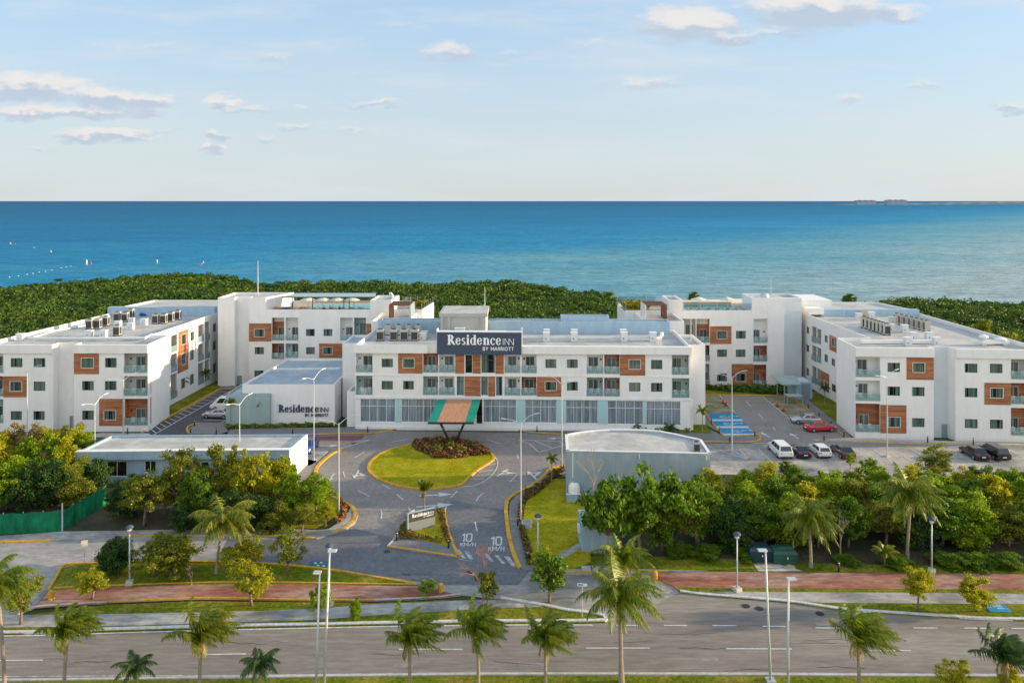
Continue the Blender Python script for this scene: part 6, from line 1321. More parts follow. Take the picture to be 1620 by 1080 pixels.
c = G(350,650); car('van','car_white', (c.x+.6,c.y+1.0,.02), R(88), 'white passenger van behind the silver sedan', 'van')
c = G(486.5,721); car('pickup','car_blue', (c.x-.45,c.y+2.2,.02), R(178), 'bright blue pickup beside the gatehouse end wall', 'pickup truck')
# ------------------------------------------------------------------ buoys
def buoy(px, py, w, h, mat, label, kind='pillar'):
    b = G(px, py, -.35); s_ = b.y/F*.72; t = empty('buoy', b, label=label, cat='buoy'); r = w*s_/2; hh = h*s_
    if kind == 'pillar': MB().lathe([(r,0),(r,hh*.93),(r*.6,hh)], n=12).build('body', MAT[mat], t, True); MB().lathe([(r*1.05,hh*.1),(r*1.05,hh*.25)], n=12).build('band', MAT['marine_orange'], t)
    else: MB().lathe([(r,0),(r*1.05,hh*.3),(r*.35,hh*.55),(r*.3,hh)], n=12).build('body', MAT[mat], t, True); MB().lathe([(r*.5,hh),(.02,hh*1.15)], n=8).build('topmark', MAT[mat], t)
buoy(137,419,2.6,11,'plastic_white','tall white pillar buoy beside the red one'); buoy(144,418,4,6,'marine_red','red cone buoy beside the white pillar','cone')
buoy(248.7,418,2.4,10,'plastic_white','tall white pillar buoy beside the green one'); buoy(251.5,418,3,5,'marine_green','green cone buoy beside the white pillar','cone')
buoy(16.5,386,3,4,'marine_orange','pale orange float farthest left on the sea','cone'); buoy(24,386,1.6,1.6,'marine_orange','tiny float right of the farthest left float','cone'); buoy(54,392,1.8,1.8,'plastic_white','tiny white float between the two orange floats','cone'); buoy(80.5,399,3.4,4.4,'marine_orange','pale orange float second from the left','cone')
buoy(316,420.5,2.6,3.5,'marine_red','small reddish float, lowest of the slanting group','cone'); buoy(319.5,418,2.2,3,'marine_orange','small orange float, middle of the slanting group','cone'); buoy(322,415.5,2.2,3,'plastic_white','small pale float, top of the slanting group','cone')
fl = MB().lathe([(.2,0),(.24,.12),(.1,.28)], n=8).build('line_float', MAT['plastic_white'])
for i, (x, y) in enumerate(((15,438.6),(29,436.8),(43,434.5),(52,432.8),(62,431),(72,429.6),(82,427.5),(97,424.2),(105,422.8),(112,421.6))):
    o = fl if i == 0 else fl.copy()
    if i: C.objects.link(o)
    o.location = G(x,y,-.35); o.scale = (1.1,1.1,1); tag(o, 'small white float in the curved line of floats near the shore', 'float', 'line of white floats')

mh = MB().lathe([(.34,0),(.34,.012)], n=18).build('manhole_cover', MAT['dark_metal'])
for i, (x, y, lb) in enumerate(((612,872,'round dark manhole cover left of the sign island'),(1180,958,'dark manhole cover where the side road joins, left one'),(1201,962,'dark manhole cover where the side road joins, right one'),(1297,970,'dark manhole cover by the white kerb on the boulevard'),(742,905,'manhole cover in the junction below the speed marking'),(560,701,'manhole cover beside the red zone'))):
    o = mh if i == 0 else mh.copy()
    if i: C.objects.link(o)
    o.location = G(x, y, .03); tag(o, lb, 'manhole cover', 'round manhole covers')
# ------------------------------------------------------------------ vegetation
def rquads(c, size, rng, flat=.35, asp=1.6):
    """random leaf quads at centres c (n,3)"""
    n = len(c); nrm = rng.normal(size=(n,3)); nrm[:,2] = np.abs(nrm[:,2])*.8 + flat; nrm /= np.linalg.norm(nrm, axis=1)[:,None]
    t = rng.normal(size=(n,3)); t -= (t*nrm).sum(1)[:,None]*nrm; t /= np.linalg.norm(t, axis=1)[:,None]; b = np.cross(nrm, t)
    s = (size*(.6+.8*rng.random(n)))[:,None] if not hasattr(size,'shape') else size[:,None]
    t = t*s*asp/2; b = b*s/2
    return np.stack([c-t*1.0, c-b+t*.1, c+t, c+b+t*.1], 1)
def crown_pts(rng, rad, h, base, clumps, per, cr, gap=0.0):
    """clump centres through an uneven crown, leaf centres on each clump's shell"""
    cs = []; ph = rng.uniform(0, 6.28, 3)
    while len(cs) < clumps:
        p = rng.uniform(-1,1,3)
        r = np.linalg.norm(p)
        if r > 1 or r < .35: continue
        zz = (p[2]+1)/2
        an = math.atan2(p[1], p[0]); lo = .86+.24*math.sin(2*an+ph[0])+.16*math.sin(3*an+ph[1]+2*zz); q = np.array([p[0]*rad*lo*(1.12-.38*zz), p[1]*rad*lo*(1.12-.38*zz), base + zz*(h-base)*(.90+.14*math.sin(an*2+ph[2]))])
        q += rng.normal(size=3)*rad*.09; cs.append(q)
    out = []
    for q in cs:
        k = int(per*(.6+.8*rng.random())); d = rng.normal(size=(k,3)); d[:,2] = d[:,2]*.8+.15; d /= np.linalg.norm(d, axis=1)[:,None]
        rr = cr*(.55+.8*rng.random())*(rng.random(k)**.5*np.where(rng.random(k)<.12, 1.45, 1))[:,None]; out.append(q + d*rr*np.array([1.15,1.15,.7]))
    return np.array(cs), np.concatenate(out)
def make_tree(seed, kind, leafmat, barkmat):
    rng = np.random.default_rng(seed); t = empty('broadleaf_tree', (0,0,0))
    h, rad, base, clumps, per, cr, ls = {'broad':(5,2.6,1.0,66,195,.50,.125),'dense':(5,2.5,.2,100,190,.56,.13),'sparse':(5,2.1,1.5,60,110,.42,.11),'big':(5,2.4,1.7,52,105,.55,.22),'flat':(5,2.9,2.1,74,150,.45,.115),'open':(5,2.6,1.7,30,95,.5,.21)}[kind]
    cs, pts = crown_pts(rng, rad, h*.93, base, clumps, per, cr)
    A = rquads(pts, ls, rng); me = quads_mesh('crown', A, MAT[leafmat]); o = bpy.data.objects.new('crown', me); C.objects.link(o); setparent(o, t)
    mb = MB(); r = random.Random(seed); bx0 = (r.uniform(-.15,.15), r.uniform(-.15,.15)); fork = base*.75+.3
    mb.tube([(0,0,0),(bx0[0]*.5,bx0[1]*.5,fork*.5),(bx0[0],bx0[1],fork)], [.17,.13,.11], 8)
    for q in list(cs)[::max(1, len(cs)//18)]:
        m_ = ((bx0[0]+q[0])/2 + r.uniform(-.2,.2), (bx0[1]+q[1])/2 + r.uniform(-.2,.2), fork+(q[2]-fork)*.6); mb.tube([(bx0[0],bx0[1],fork-.1), m_, tuple(q)], [.085,.055,.02], 6)
    mb.build('trunk', MAT[barkmat], t, True)
    return t
TR = {}
def tree_proto(kind, leaf, bark='bark', v=0):
    k = (kind, leaf, v)
    if k not in TR: TR[k] = make_tree(hash_(k), kind, leaf, bark)
    return TR[k]
def hash_(k):
    x = 7
    for ch_ in str(k): x = (x*31 + ord(ch_)) % 100003
    return x
def tree(px, yb, h, r, kind, leaf, label, v=0, group=None, rz=None, bark='bark', z=0.05):
    p = tree_proto(kind, leaf, bark, v); rad = {'broad':2.6,'dense':2.5,'sparse':2.1,'big':2.4,'flat':2.9,'open':2.6}[kind]
    s = r/(rad+.45); return place(p, G(px, yb, z), random.uniform(0,6.28) if rz is None else rz, label, 'tree', group, (s, s, h/5.1))
# left thicket: sunlit back rows and shaded front row put into the leaf colours
LT = [(-12,742,5.6,3.0,'broad','leaf_yellow','yellow-green tree at the left edge in front of the left wing'),(28,735,5.8,2.8,'sparse','leaf_dry','dry tan tree top, left of the reedy ones'),(62,733,5.8,2.4,'sparse','leaf_dry','dry straw-coloured reedy tree in the middle of the left thicket'),(88,735,5.9,2.6,'sparse','leaf_yellow','yellow feathery tree right of the straw-coloured one'),(118,735,5.6,2.6,'broad','leaf_yellow','bright yellow-green tree at the upper right of the left thicket'),(128,742,5.0,2.2,'broad','leaf_bright','bright green tree touching the left end of the gatehouse'),
 (-8,775,6.6,3.0,'dense','leaf_yellow','large yellow-lit tree at the left picture edge'),(35,772,6.0,2.8,'broad','leaf_bright','bright green tree in the second row of the left thicket'),(75,768,6.6,2.8,'broad','leaf_bright','vivid green tree at the centre of the left thicket'),(100,765,6.2,2.6,'broad','leaf_yellow','yellow-green tree right of the vivid green one'),(132,778,4.6,2.0,'dense','leaf_olive','olive tree in front of the gatehouse left end'),
 (10,806,5.8,2.8,'broad','leaf_bright','green tree behind the left end of the mesh fence'),(48,803,5.6,2.8,'dense','leaf_dark','dark tree behind the middle of the mesh fence'),(82,800,5.6,2.6,'dense','leaf_dark','dark tree behind the mesh fence post'),(115,796,4.9,2.6,'dense','leaf_olive','olive dark tree behind the angled mesh fence'),(148,786,4.6,2.2,'dense','leaf_dark','dark bushy tree at the right end of the mesh fence'),(-25,815,5.2,2.6,'dense','leaf_bright','green tree cut by the left picture edge')]
for i, a in enumerate(LT): tree(*a, v=i % 2, group='trees of the left thicket')
CT = [(228,832,5.6,3.6,'flat','leaf_olive','wide low olive tree right of the bare soil bank'),(205,815,4.6,2.6,'dense','leaf_dark','dark low tree at the left of the gatehouse windows'),(262,812,5.4,2.8,'broad','leaf_yellow','yellow-topped tree in front of the gatehouse second window'),(288,822,9.0,2.9,'sparse','leaf_olive','tall thin grey-green tree rising over the gatehouse roof'),(316,830,6.2,2.4,'dense','leaf_green','deep green tree beside the coconut palm'),(300,836,3.4,2.6,'dense','leaf_dark','dark undergrowth tree left of the coconut palm'),
 (350,815,8.3,2.7,'broad','leaf_olive','olive tree over the middle of the gatehouse roof'),(392,818,8.4,2.7,'sparse','leaf_yellow','tall yellow-green tree right of the gatehouse middle'),(425,812,7.0,2.6,'broad','leaf_yellow','yellow-green tree before the glass doors of the gatehouse'),(375,836,4.2,2.8,'dense','leaf_dark','dark shrubby tree behind the coconut palm'),(410,838,4.3,2.6,'dense','leaf_dark','dark tree at the back of the left pavement'),(450,802,6.2,2.2,'broad','leaf_bright','bright green tree at the gatehouse right corner'),
 (470,822,5.4,2.8,'broad','leaf_bright','broad fresh-green tree above the pavement bend'),(500,825,5.2,2.6,'flat','leaf_bright','feathery light green tree by the lamp post at the bend'),(440,842,3.4,2.0,'dense','leaf_olive','small olive tree at the kerb left of the bend'),(478,843,3.2,1.8,'sparse','leaf_olive','slender tree on the pavement bend'),(515,832,2.6,1.3,'sparse','leaf_yellow','small yellow-leaved tree nearest the pavement bend')]
for i, a in enumerate(CT): tree(*a, v=i % 2, group='trees around the gatehouse')
IT = [(181,905,3.7,2.1,'dense','leaf_dark','rounded dark green tree on the left grass island'),(272,915,4.4,3.2,'broad','leaf_olive','wide olive tree with low fork on the grass island'),(244,912,3.6,2.0,'sparse','leaf_olive','smaller olive tree left of the wide olive one'),(146,948,2.9,1.8,'sparse','leaf_yellow','yellowish shrub tree at the left end of the brick path'),(383,912,3.8,2.4,'sparse','leaf_yellow','leaning yellow-green tree on the grass island'),(398,958,4.2,2.3,'sparse','leaf_yellow','crooked yellow-green tree below the brick path'),(455,911,4.6,1.9,'sparse','leaf_olive','slim bare-trunked tree beside the green painted panel'),
 (33,988,4.6,2.1,'sparse','leaf_olive','leaning slender tree at the left edge by the boulevard'),(506,984,3.6,1.1,'sparse','leaf_bright','thin young tree in front of the shorter lamp post'),(563,980,1.9,.55,'dense','leaf_bright','tiny sapling with a dark trunk beside the footpath'),(676,945,1.7,1.1,'sparse','leaf_bright','small shrub at the right tip of the brick path'),(869,952,4.4,2.5,'open','leaf_green','big-leaved tree behind the windblown median palm'),(858,915,3.0,1.4,'sparse','leaf_yellow','small yellow sapling beside the globe lamp'),
 (1452,966,3.9,1.9,'flat','leaf_yellow','crooked yellow tree on the right verge'),(1545,967,3.2,1.9,'broad','leaf_yellow','yellow-green tree left of the blue painted panel'),(1510,1100,2.9,1.3,'sparse','leaf_yellow','bright yellow shrub cut by the bottom edge at right'),(1597,1105,2.6,1.2,'sparse','leaf_yellow','yellow shrub at the bottom right corner')]
for i, a in enumerate(IT): tree(*a, v=i % 2)
RT = [(962,886,8.4,2.9,'big','leaf_green','tall large-leaved tree with pale stems over the kiosk'),(1012,874,8.0,3.3,'big','leaf_green','large-leaved tree in front of the curved building'),(1062,868,7.8,3.2,'big','leaf_green','spreading large-leaved tree right of the kiosk tree'),(1104,862,6.7,3.0,'broad','leaf_green','green tree at the right corner of the curved building')]
for i, a in enumerate(RT): tree(*a, v=i % 2, bark='bark_pale')
kinds = ['broad','dense','broad','dense','sparse','broad']
adj = {'leaf_green':'green','leaf_bright':'bright green','leaf_yellow':'yellow-lit','leaf_dark':'dark','leaf_olive':'olive'}
rt = random.Random(3)
def row(xs, y, h, leaves, where, r=2.9, marks=None):
    for i, x in enumerate(xs):
        lf = leaves[i % len(leaves)]; tree(x+rt.uniform(-9,9), y+rt.uniform(-4,4), h*rt.uniform(.88,1.1), r*rt.uniform(.85,1.15), kinds[(i*5+len(where)) % 6], lf,
             f'{adj[lf]} thicket tree in the {where} row, {marks[i]}', v=i % 3, group='trees of the right thicket')
MX = ['first beyond the right edge','second beyond the right edge','third beyond the right edge']
M1 = ['behind the curved building corner','below the white minivan','under the black sedan','below the white hatchback','below the charcoal sedan','left of the twin-arm lamp','right of the twin-arm lamp','left of the yellow-brown crown','right of the yellow-brown crown','under the two black cars','right of the two black cars','at the right picture edge','just outside the right edge']+MX
row([1130,1175,1215,1255,1300,1345,1390,1432,1475,1520,1562,1605,1645,1690,1735,1790], 800, 4.5, ['leaf_yellow','leaf_bright','leaf_yellow','leaf_green','leaf_bright','leaf_olive','leaf_bright'], 'back', 2.7, M1)  # back row yellower and brighter: low sunlight put into the leaf colours
M2 = ['right of the large-leaved trees','second from the large-leaved trees','above the blue cabinet','above the green cabinet','left of the first palm','right of the first palm','between the two palms','just left of the second palm','just right of the second palm','above the thin lamp','right of the thin lamp','near the right edge','at the right edge']+MX
row([1110,1150,1190,1232,1272,1315,1358,1402,1445,1490,1532,1578,1622,1670,1715,1770], 835, 5.4, ['leaf_green','leaf_olive','leaf_bright','leaf_green','leaf_yellow','leaf_bright','leaf_olive'], 'middle', 3.0, M2)
M3 = ['right of the kiosk tree','before the dark hollow','behind the blue cabinet','between cabinets and palm','right of the cabinets','behind the first palm trunk','left of the second palm trunk','behind the second palm trunk','left of the thin lamp','behind the thin lamp','by the weeds','at the right end','just past the right end']+MX
row([1045,1100,1155,1205,1250,1300,1345,1395,1440,1490,1540,1590,1640,1690,1740,1800], 866, 5.2, ['leaf_green','leaf_olive','leaf_dark','leaf_green','leaf_bright','leaf_olive'], 'front', 2.9, M3)
tree(1482,772,5.4,2.6,'sparse','leaf_olive','yellow-brown open crown rising in front of the right wing'); tree(1375,770,4.0,1.6,'sparse','leaf_bright','light green sapling in front of the lamp in the parking lot')
tree(1248,752,1.9,1.3,'dense','leaf_green','round green shrub below the white hatchback'); tree(1345,742,2.4,.9,'sparse','leaf_bright','young light green tree beside the charcoal sedan'); tree(1246*0+1543,768,2.6,1.2,'dense','leaf_green','small dense tree below the black sedan at far right')
for i, (x, y, h, r) in enumerate(((1340,893,1.0,1.3),(1420,897,1.1,1.6),(1500,896,1.4,1.8),(1545,896,1.3,1.8),(1590,898,1.5,1.8),(1180,884,1.2,1.4),(1120,882,1.4,1.6),(1075,880,1.3,1.6))):
    o = tree(x,y,h,r,'dense','leaf_green',f'low weedy bush at the foot of the thicket, {["left of the second palm","right of the first palm clearing","left of the right-hand weeds","in the middle of the weeds","at the right edge","behind the blue cabinet","left of the cabinets","right of the leaning palm"][i]}', v=i%2); o['category'] = 'bush'
nm('bark_red', (.30,.15,.11), (.20,.10,.08), 3, .9, .02)
# bare branches
def bare(px, yb, h, label, mat='bark', seed=1, n=16, spread=1.3, leafy=None):
    r = random.Random(seed); b = G(px, yb, .1); t = empty('bare_tree', b, label=label, cat='tree'); mb = MB()
    def br(p, d, L, rad, dep):
        q = p + d*L; mb.tube([tuple(p), tuple(p.lerp(q,.5)+Vector((r.uniform(-.06,.06),r.uniform(-.06,.06),0))*L), tuple(q)], [rad, rad*.8, rad*.6], 5)
        if dep:
            for k in range(3 if dep > 1 else 4): nd = (d + Vector((r.uniform(-1,1),r.uniform(-1,1),r.uniform(-.2,.5)))*spread*.6).normalized(); br(q, nd, L*r.uniform(.55,.8), rad*.55, dep-1)
    br(Vector((0,0,0)), Vector((r.uniform(-.1,.1),0,1)), h*.38, .09, 4); mb.build('branches', MAT[mat], t)
bare(765,962,5.6,'leafless reddish-brown tree above the windblown palm', 'bark_red', 3); tree(771,960,3.6,1.3,'open','leaf_olive','sparse last leaves of a half-bare tree beside the leafless one'); bare(938,800,6.0,'bare pale branches in front of the curved building wall','bark_pale',5,spread=.8); bare(303,925,1.6,'bare dead stump sapling on the brick path edge','bark',7); bare(1255,876,3.4,'bare grey stems inside the thicket above the cabinets','bark_pale',9,spread=.7); bare(1330,880,3.8,'bare grey branches between the two thicket palms','bark_pale',11,spread=.8)
# ------------------------------------------------------------------ palms
def frond(rng, L, dirn, up, droop, wind, wl):
    """quads of one frond: rachis curve with hanging leaflets"""
    n = 30; p = np.zeros(3); d = np.array([dirn[0]*math.cos(up), dirn[1]*math.cos(up), math.sin(up)]); pts = [p.copy()]; 
    for i in range(n):
        d = d + np.array([wind[0], wind[1], -droop])*(.4+1.2*i/n)/n*2.2; d /= np.linalg.norm(d); p = p + d*L/n; pts.append(p.copy())
    pts = np.array(pts); Q = []
    for i in range(2, n+1):
        t = i/n; a = pts[i]; dd = pts[i]-pts[i-1]; dd /= np.linalg.norm(dd); side = np.cross(dd, [0,0,1]); side /= max(1e-6, np.linalg.norm(side)); ll = wl*math.sin(math.pi*min(1, .12+.88*t)**.8)*1.0 + .10
        for s_ in (-1, 1):
            for j in (0, .5):
                st = a - dd*L/n*j; v = side*s_*(.35+.5*rng.random()) + dd*(.3+.4*rng.random()) + np.array([wind[0]*.7, wind[1]*.5, -.5 - .6*rng.random()]); v /= np.linalg.norm(v); e = st + v*ll*(.7+.6*rng.random()); w = dd*.019*(1+wl)
                md = (st+e)/2 + v*0 + np.array([0,0,.10])*ll; Q.append([st-w, st+w, md+w, md-w]); Q.append([md-w, md+w, e+w*.15, e-w*.15])
    for i in range(n):
        w = np.array([0,0,.022*(1-i/n)+.006]); Q.append([pts[i]-w, pts[i+1]-w, pts[i+1]+w, pts[i]+w]); sd = np.cross(pts[i+1]-pts[i],[0,0,1]); sd = sd/max(1e-6,np.linalg.norm(sd))*(.022*(1-i/n)+.006); Q.append([pts[i]-sd, pts[i+1]-sd, pts[i+1]+sd, pts[i]+sd])
    return Q
def palm(px, ybase, ycrown, R_, label, lean=0.0, wind=(.35,.05), nf=20, leaf='palm_leaf', seed=1, Y=None, tr=.13, z=.1, up=(-.2,1.3), cat='palm tree', droop=.75, wl=.62, xcrown=None, group=None):
    R_ = R_*(.95 if nf >= 24 else 1.0)
    rng = np.random.default_rng(seed); b = G(px, ybase, z) if Y is None else Vector(((px-CX)*Y/F, Y, z)); top = hz(ycrown, b)-z; lx = ((xcrown-px)*b.y/F) if xcrown is not None else lean
    t = empty('palm_tree', b, label=label, cat=cat, group=group)
    mb = MB(); n = 14; pts = []; rad = []
    for i in range(n+1): s_ = i/n; pts.append((lx*s_**1.4, 0, top*s_)); rad.append((tr*(1.5-.5*min(1,s_*6)) if s_ < .17 else tr*(1-.25*s_))*(1.04 if i % 2 else .96))
    mb.tube(pts, rad, 10); mb.build('trunk', MAT['palm_bark'], t)
    hk = MB(); hk.tube([(lx,0,top-.35),(lx,0,top-.05),(lx,0,top+.25)], [tr*.9,tr*1.7,tr*.8], 8)
    for k in range(7): a = k*.9; hk.tube([(lx,0,top-.1),(lx+.22*math.cos(a),.22*math.sin(a),top-.28)], [.04,.09], 6)
    hk.build('crown_base', MAT['palm_husk'], t)
    Q = []
    for k in range(nf):
        a = k*2.399 + rng.uniform(-.2,.2); el = up[1] - (up[1]-up[0])*((k+.5)/nf)**.8; q = frond(rng, R_*rng.uniform(.85,1.12)*(1.0 if el < 1 else .85), (math.cos(a), math.sin(a)), el, droop, wind, wl*R_/2.6)
        Q += q
    dead = []
    for k in range(max(2, nf//7)):
        a = rng.uniform(0,6.28); dead += frond(rng, R_*.55, (math.cos(a), math.sin(a)), -.5, 1.6, (wind[0]*.3, 0), .28)
    dm = quads_mesh('dry_fronds', np.array(dead) + np.array([lx,0,top]), MAT['leaf_dry']); o = bpy.data.objects.new('dry_fronds', dm); C.objects.link(o); setparent(o, t)
    A = np.array(Q) + np.array([lx,0,top+.12]); me = quads_mesh('fronds', A, MAT[leaf]); o = bpy.data.objects.new('fronds', me); C.objects.link(o); setparent(o, t)
    return t
palm(8,1110,925,2.9,'large palm cut by the left picture edge',Y=51.5,seed=1,wind=(0.9,0),xcrown=-4,leaf='palm_leaf',nf=24)
palm(100,1100,1000,2.5,'shaggy windblown palm at the lower left by the boulevard',Y=51.0,seed=2,xcrown=107,wind=(1.0,0),nf=30,up=(.25,1.5),droop=.5); palm(315,1100,1006,2.9,'yellow-green windblown palm second from the left',Y=51.5,seed=3,xcrown=318,leaf='palm_leaf_yellow',wind=(1.0,0),nf=30,up=(.25,1.5),droop=.5)
palm(648,1110,1010,2.75,'windblown green palm left of the leafless tree',Y=51.8,seed=4,xcrown=648,wind=(0.95,.05),nf=32,up=(.25,1.5),droop=.5); palm(757,1110,1000,2.6,'narrow windblown palm below the leafless tree',Y=52,seed=5,xcrown=756,wind=(0.7,0),droop=.6,nf=30,up=(.2,1.52)); palm(863,1110,1012,2.6,'windblown palm in front of the big-leaved tree',Y=51.6,seed=6,xcrown=863,wind=(.8,0),nf=32,up=(.25,1.5),droop=.55)
palm(983,1078,943,3.5,'largest coconut palm with outspread fronds in the median',seed=7,xcrown=980,wind=(.35,0),nf=32,tr=.17,up=(-.2,1.3),droop=.7); palm(1360,1110,1010,3.1,'windswept palm with one long trailing frond in the right median',Y=51.4,seed=8,xcrown=1357,wind=(1.25,0),nf=34,droop=.5,up=(.2,1.5)); palm(1592,1110,1040,2.5,'windblown dark palm at the lower right corner',Y=51.6,seed=9,xcrown=1588,wind=(1.0,0),nf=32,up=(.25,1.5),droop=.5,leaf='palm_leaf_dark')
palm(214,1120,1056,1.5,'small dark palm at the bottom edge, left one',Y=50.6,seed=10,nf=16,leaf='palm_leaf_dark',wind=(.1,0),tr=.09,up=(0,1.2)); palm(411,1125,1050,1.6,'small dark palm at the bottom edge left of the lamps',Y=50.4,seed=11,nf=16,leaf='palm_leaf_dark',wind=(.1,0),tr=.09,up=(0,1.2))
palm(342,907,822,3.3,'tall coconut palm with drooping yellow fronds on the grass island',seed=12,xcrown=354,leaf='palm_leaf_yellow',wind=(.12,0),nf=22,droop=.8,wl=.75,up=(-.1,1.1)); palm(1283,897,820,3.5,'first coconut palm in front of the right thicket',seed=13,xcrown=1280,leaf='palm_leaf',wind=(.2,0),nf=24,droop=.9,tr=.15); palm(1435,883,782,4.0,'taller second coconut palm in front of the right thicket',seed=14,xcrown=1442,leaf='palm_leaf',wind=(.3,0),nf=26,droop=.85,tr=.15)
palm(992,925,888,3.2,'leaning leafy palm behind the largest median palm',seed=15,nf=18,wind=(.15,0),up=(.2,1.45),xcrown=984)
palm(1400,893,875,1.5,'small low palm at the foot of the second thicket palm',seed=16,nf=12,up=(.3,1.3),tr=.1)
palm(671,805,776,1.5,'narrow upright palm behind the monument sign',seed=17,nf=10,up=(.9,1.5),wind=(.3,0),tr=.09,droop=.4)
small = [(V9,1408,465,292,1.0,'small slim palm at the top of the entrance lawn'),(V2,135,985,830,.9,'slim young palm at the left of the sage wall'),(V2,312,975,845,.9,'slim young palm at the right of the sage wall'),(V5,558,960,855,1.3,'young palm left of the accessible bays'),(V5,583,1015,885,1.2,'young palm nearer the accessible bays'),(V1,1120,800,705,1.3,'young palm against the left wing side wall'),(V1,1258,745,655,1.2,'farther young palm against the left wing side wall'),(V5,1330,850,745,1.1,'young dry palm in the right court lawn')]
for i, (v, x, y, yc, r_, lb) in enumerate(small): a = P(v,x,y); palm(a[0], a[1], P(v,x,yc)[1], r_, lb, seed=30+i, nf=11, tr=.06, wind=(.2,0), leaf='palm_leaf' if i < 6 else 'palm_leaf_dark', wl=.5)
# low fan palms along the glazed front
pp = [(V3,205,945),(V3,398,945),(V3,560,942),(V3,1125,950),(V4,210,950),(V4,558,955),(V4,880,985),(V4,1125,1000)]
pn = ['leftmost of the row','second from the left','left of the entrance canopy','right of the entrance canopy','left of the lamp post','near the curved roof','behind the curved roof','at the right end of the row']
for i, (v, x, y) in enumerate(pp): a = P(v,x,y); palm(a[0], a[1]+1, P(v,x,y-26)[1], 1.15, f'low spreading palm before the glazed front, {pn[i]}', seed=50+i, nf=13, tr=.07, wind=(.05,0), leaf='palm_leaf_dark', up=(.0,1.1), cat='palm', group='low palms before the glazed front')
a = G(692,722); 
for i, (x, y) in enumerate(((692,720),(713,716),(729.5,722))): palm(x, y, y-11, .8, f'little palm in the roundabout flower bed, {("left","middle","right")[i]} one', seed=70+i, nf=10, tr=.07, wind=(0,0), leaf='palm_leaf_yellow', up=(.2,1.3), cat='palm', group='little palms in the flower bed')
# ------------------------------------------------------------------ beds and hedges
def inside(poly, p):
    c = False; n = len(poly)
    for i in range(n):
        a, b = poly[i], poly[(i+1) % n]
        if (a[1] > p[1]) != (b[1] > p[1]) and p[0] < (b[0]-a[0])*(p[1]-a[1])/(b[1]-a[1])+a[0]: c = not c
    return c
def bed(name, poly_px, n, h, mats, label, cat, size=.22, v=VZ, kind=None, z0=.15, group=None):
    rng = np.random.default_rng(len(label)); w = [(p.x, p.y) for p in pw(v, poly_px)]; xs = [p[0] for p in w]; ys = [p[1] for p in w]; pts = []
    while len(pts) < n:
        p = (rng.uniform(min(xs), max(xs)), rng.uniform(min(ys), max(ys)))
        if inside(w, p): pts.append((p[0], p[1], z0 + h*(rng.random()**.6)*(.7+.3*math.sin(p[0]*3+p[1]*2.3))))
    pts = np.array(pts); cut = [0] + [int(n*f_) for f_ in np.cumsum([m[1] for m in mats])]; A = rquads(pts, size, rng); me = quads_mesh(name, A - np.array([w[0][0], w[0][1], 0]), MAT[mats[0][0]])
    for m in mats[1:]: me.materials.append(MAT[m[0]])
    mi = np.zeros(n, dtype=np.int32)
    for k in range(len(mats)): mi[cut[k]:cut[k+1]] = k
    me.polygons.foreach_set('material_index', mi); o = bpy.data.objects.new(name, me); C.objects.link(o); o.location = (w[0][0], w[0][1], 0); tag(o, label, cat, group, kind); return o
VB = (640, 620, 9.0)
bed('flower_bed', [(90,770),(230,725),(450,705),(640,705),(900,735),(1080,790),(1215,880),(1215,915),(930,930),(880,955),(780,968),(400,960),(350,920),(160,840)], 6500, .85, [('leaf_red',.55),('flower_pink',.22),('leaf_olive',.23)], 'raised bed of pink-flowered reddish shrubs on the roundabout island', 'flower bed', .2, VB)
bed('hedge', [(1160,760),(1180,620),(1230,540),(1350,470),(1410,400),(1490,365),(1500,395),(1430,440),(1300,560),(1215,610),(1195,760)], 2200, .5, [('leaf_red',.7),('leaf_olive',.3)], 'low reddish hedge along the drive side of the entrance lawn', 'hedge', .16, V9)
bed('hedge', [(1175,800),(1210,800),(1262,960),(1280,1060),(1235,1060),(1205,930)], 1300, .5, [('leaf_red',.6),('leaf_olive',.4)], 'low reddish hedge at the foot of the entrance lawn', 'hedge', .16, V9)
bed('hedge', [(300,850),(390,690),(400,700),(395,825),(640,890),(635,912),(500,885),(310,875)], 1100, .4, [('leaf_red',.6),('leaf_olive',.4)], 'clipped dark hedge along the front of the sign island', 'hedge', .13, V9)
bed('hedge', [(585,665),(640,665),(655,780),(690,900),(660,910),(620,800),(600,700)], 1000, .4, [('leaf_red',.7),('leaf_olive',.3)], 'clipped reddish hedge along the right side of the sign island', 'hedge', .13, V9)
bed('flower_bed', [(780,660),(830,720),(825,790),(770,830),(740,830),(770,770)], 900, .8, [('leaf_red',.4),('flower_pink',.4),('leaf_yellow',.2)], 'pink-flowered bed inside the pavement bend', 'flower bed', .18, V8)
bed('hedge', [(95,985),(110,1003),(400,998),(760,985),(760,972),(400,980)], 1500, .45, [('leaf_green',.5),('leaf_olive',.5)], 'low shrub strip along the hall with dark lettering', 'hedge', .2, V2)
bed('hedge', [(90,950),(640,943),(640,962),(90,970)], 1600, .4, [('leaf_dark',.5),('leaf_olive',.5)], 'low shrub strip before the glazed front left of the canopy', 'hedge', .18, V3)
bed('hedge', [(90,948),(380,950),(650,965),(1000,985),(1265,1005),(1265,1020),(900,1000),(500,980),(90,965)], 2400, .5, [('leaf_green',.4),('leaf_olive',.6)], 'low shrub strip before the glazed front right of the canopy', 'hedge', .2, V4)
bed('hedge', [(605,748),(900,752),(1090,748),(1095,790),(980,790),(605,765)], 2200, .8, [('leaf_dark',.5),('leaf_green',.5)], 'dark green planting at the foot of the block right of centre', 'hedge', .28, V5)
bed('hedge', [(120,970),(240,940),(1320,735),(1320,720),(700,830)], 10, .1, [('leaf_dark',1)], 'tiny', 'hedge', .1, V1) if False else None
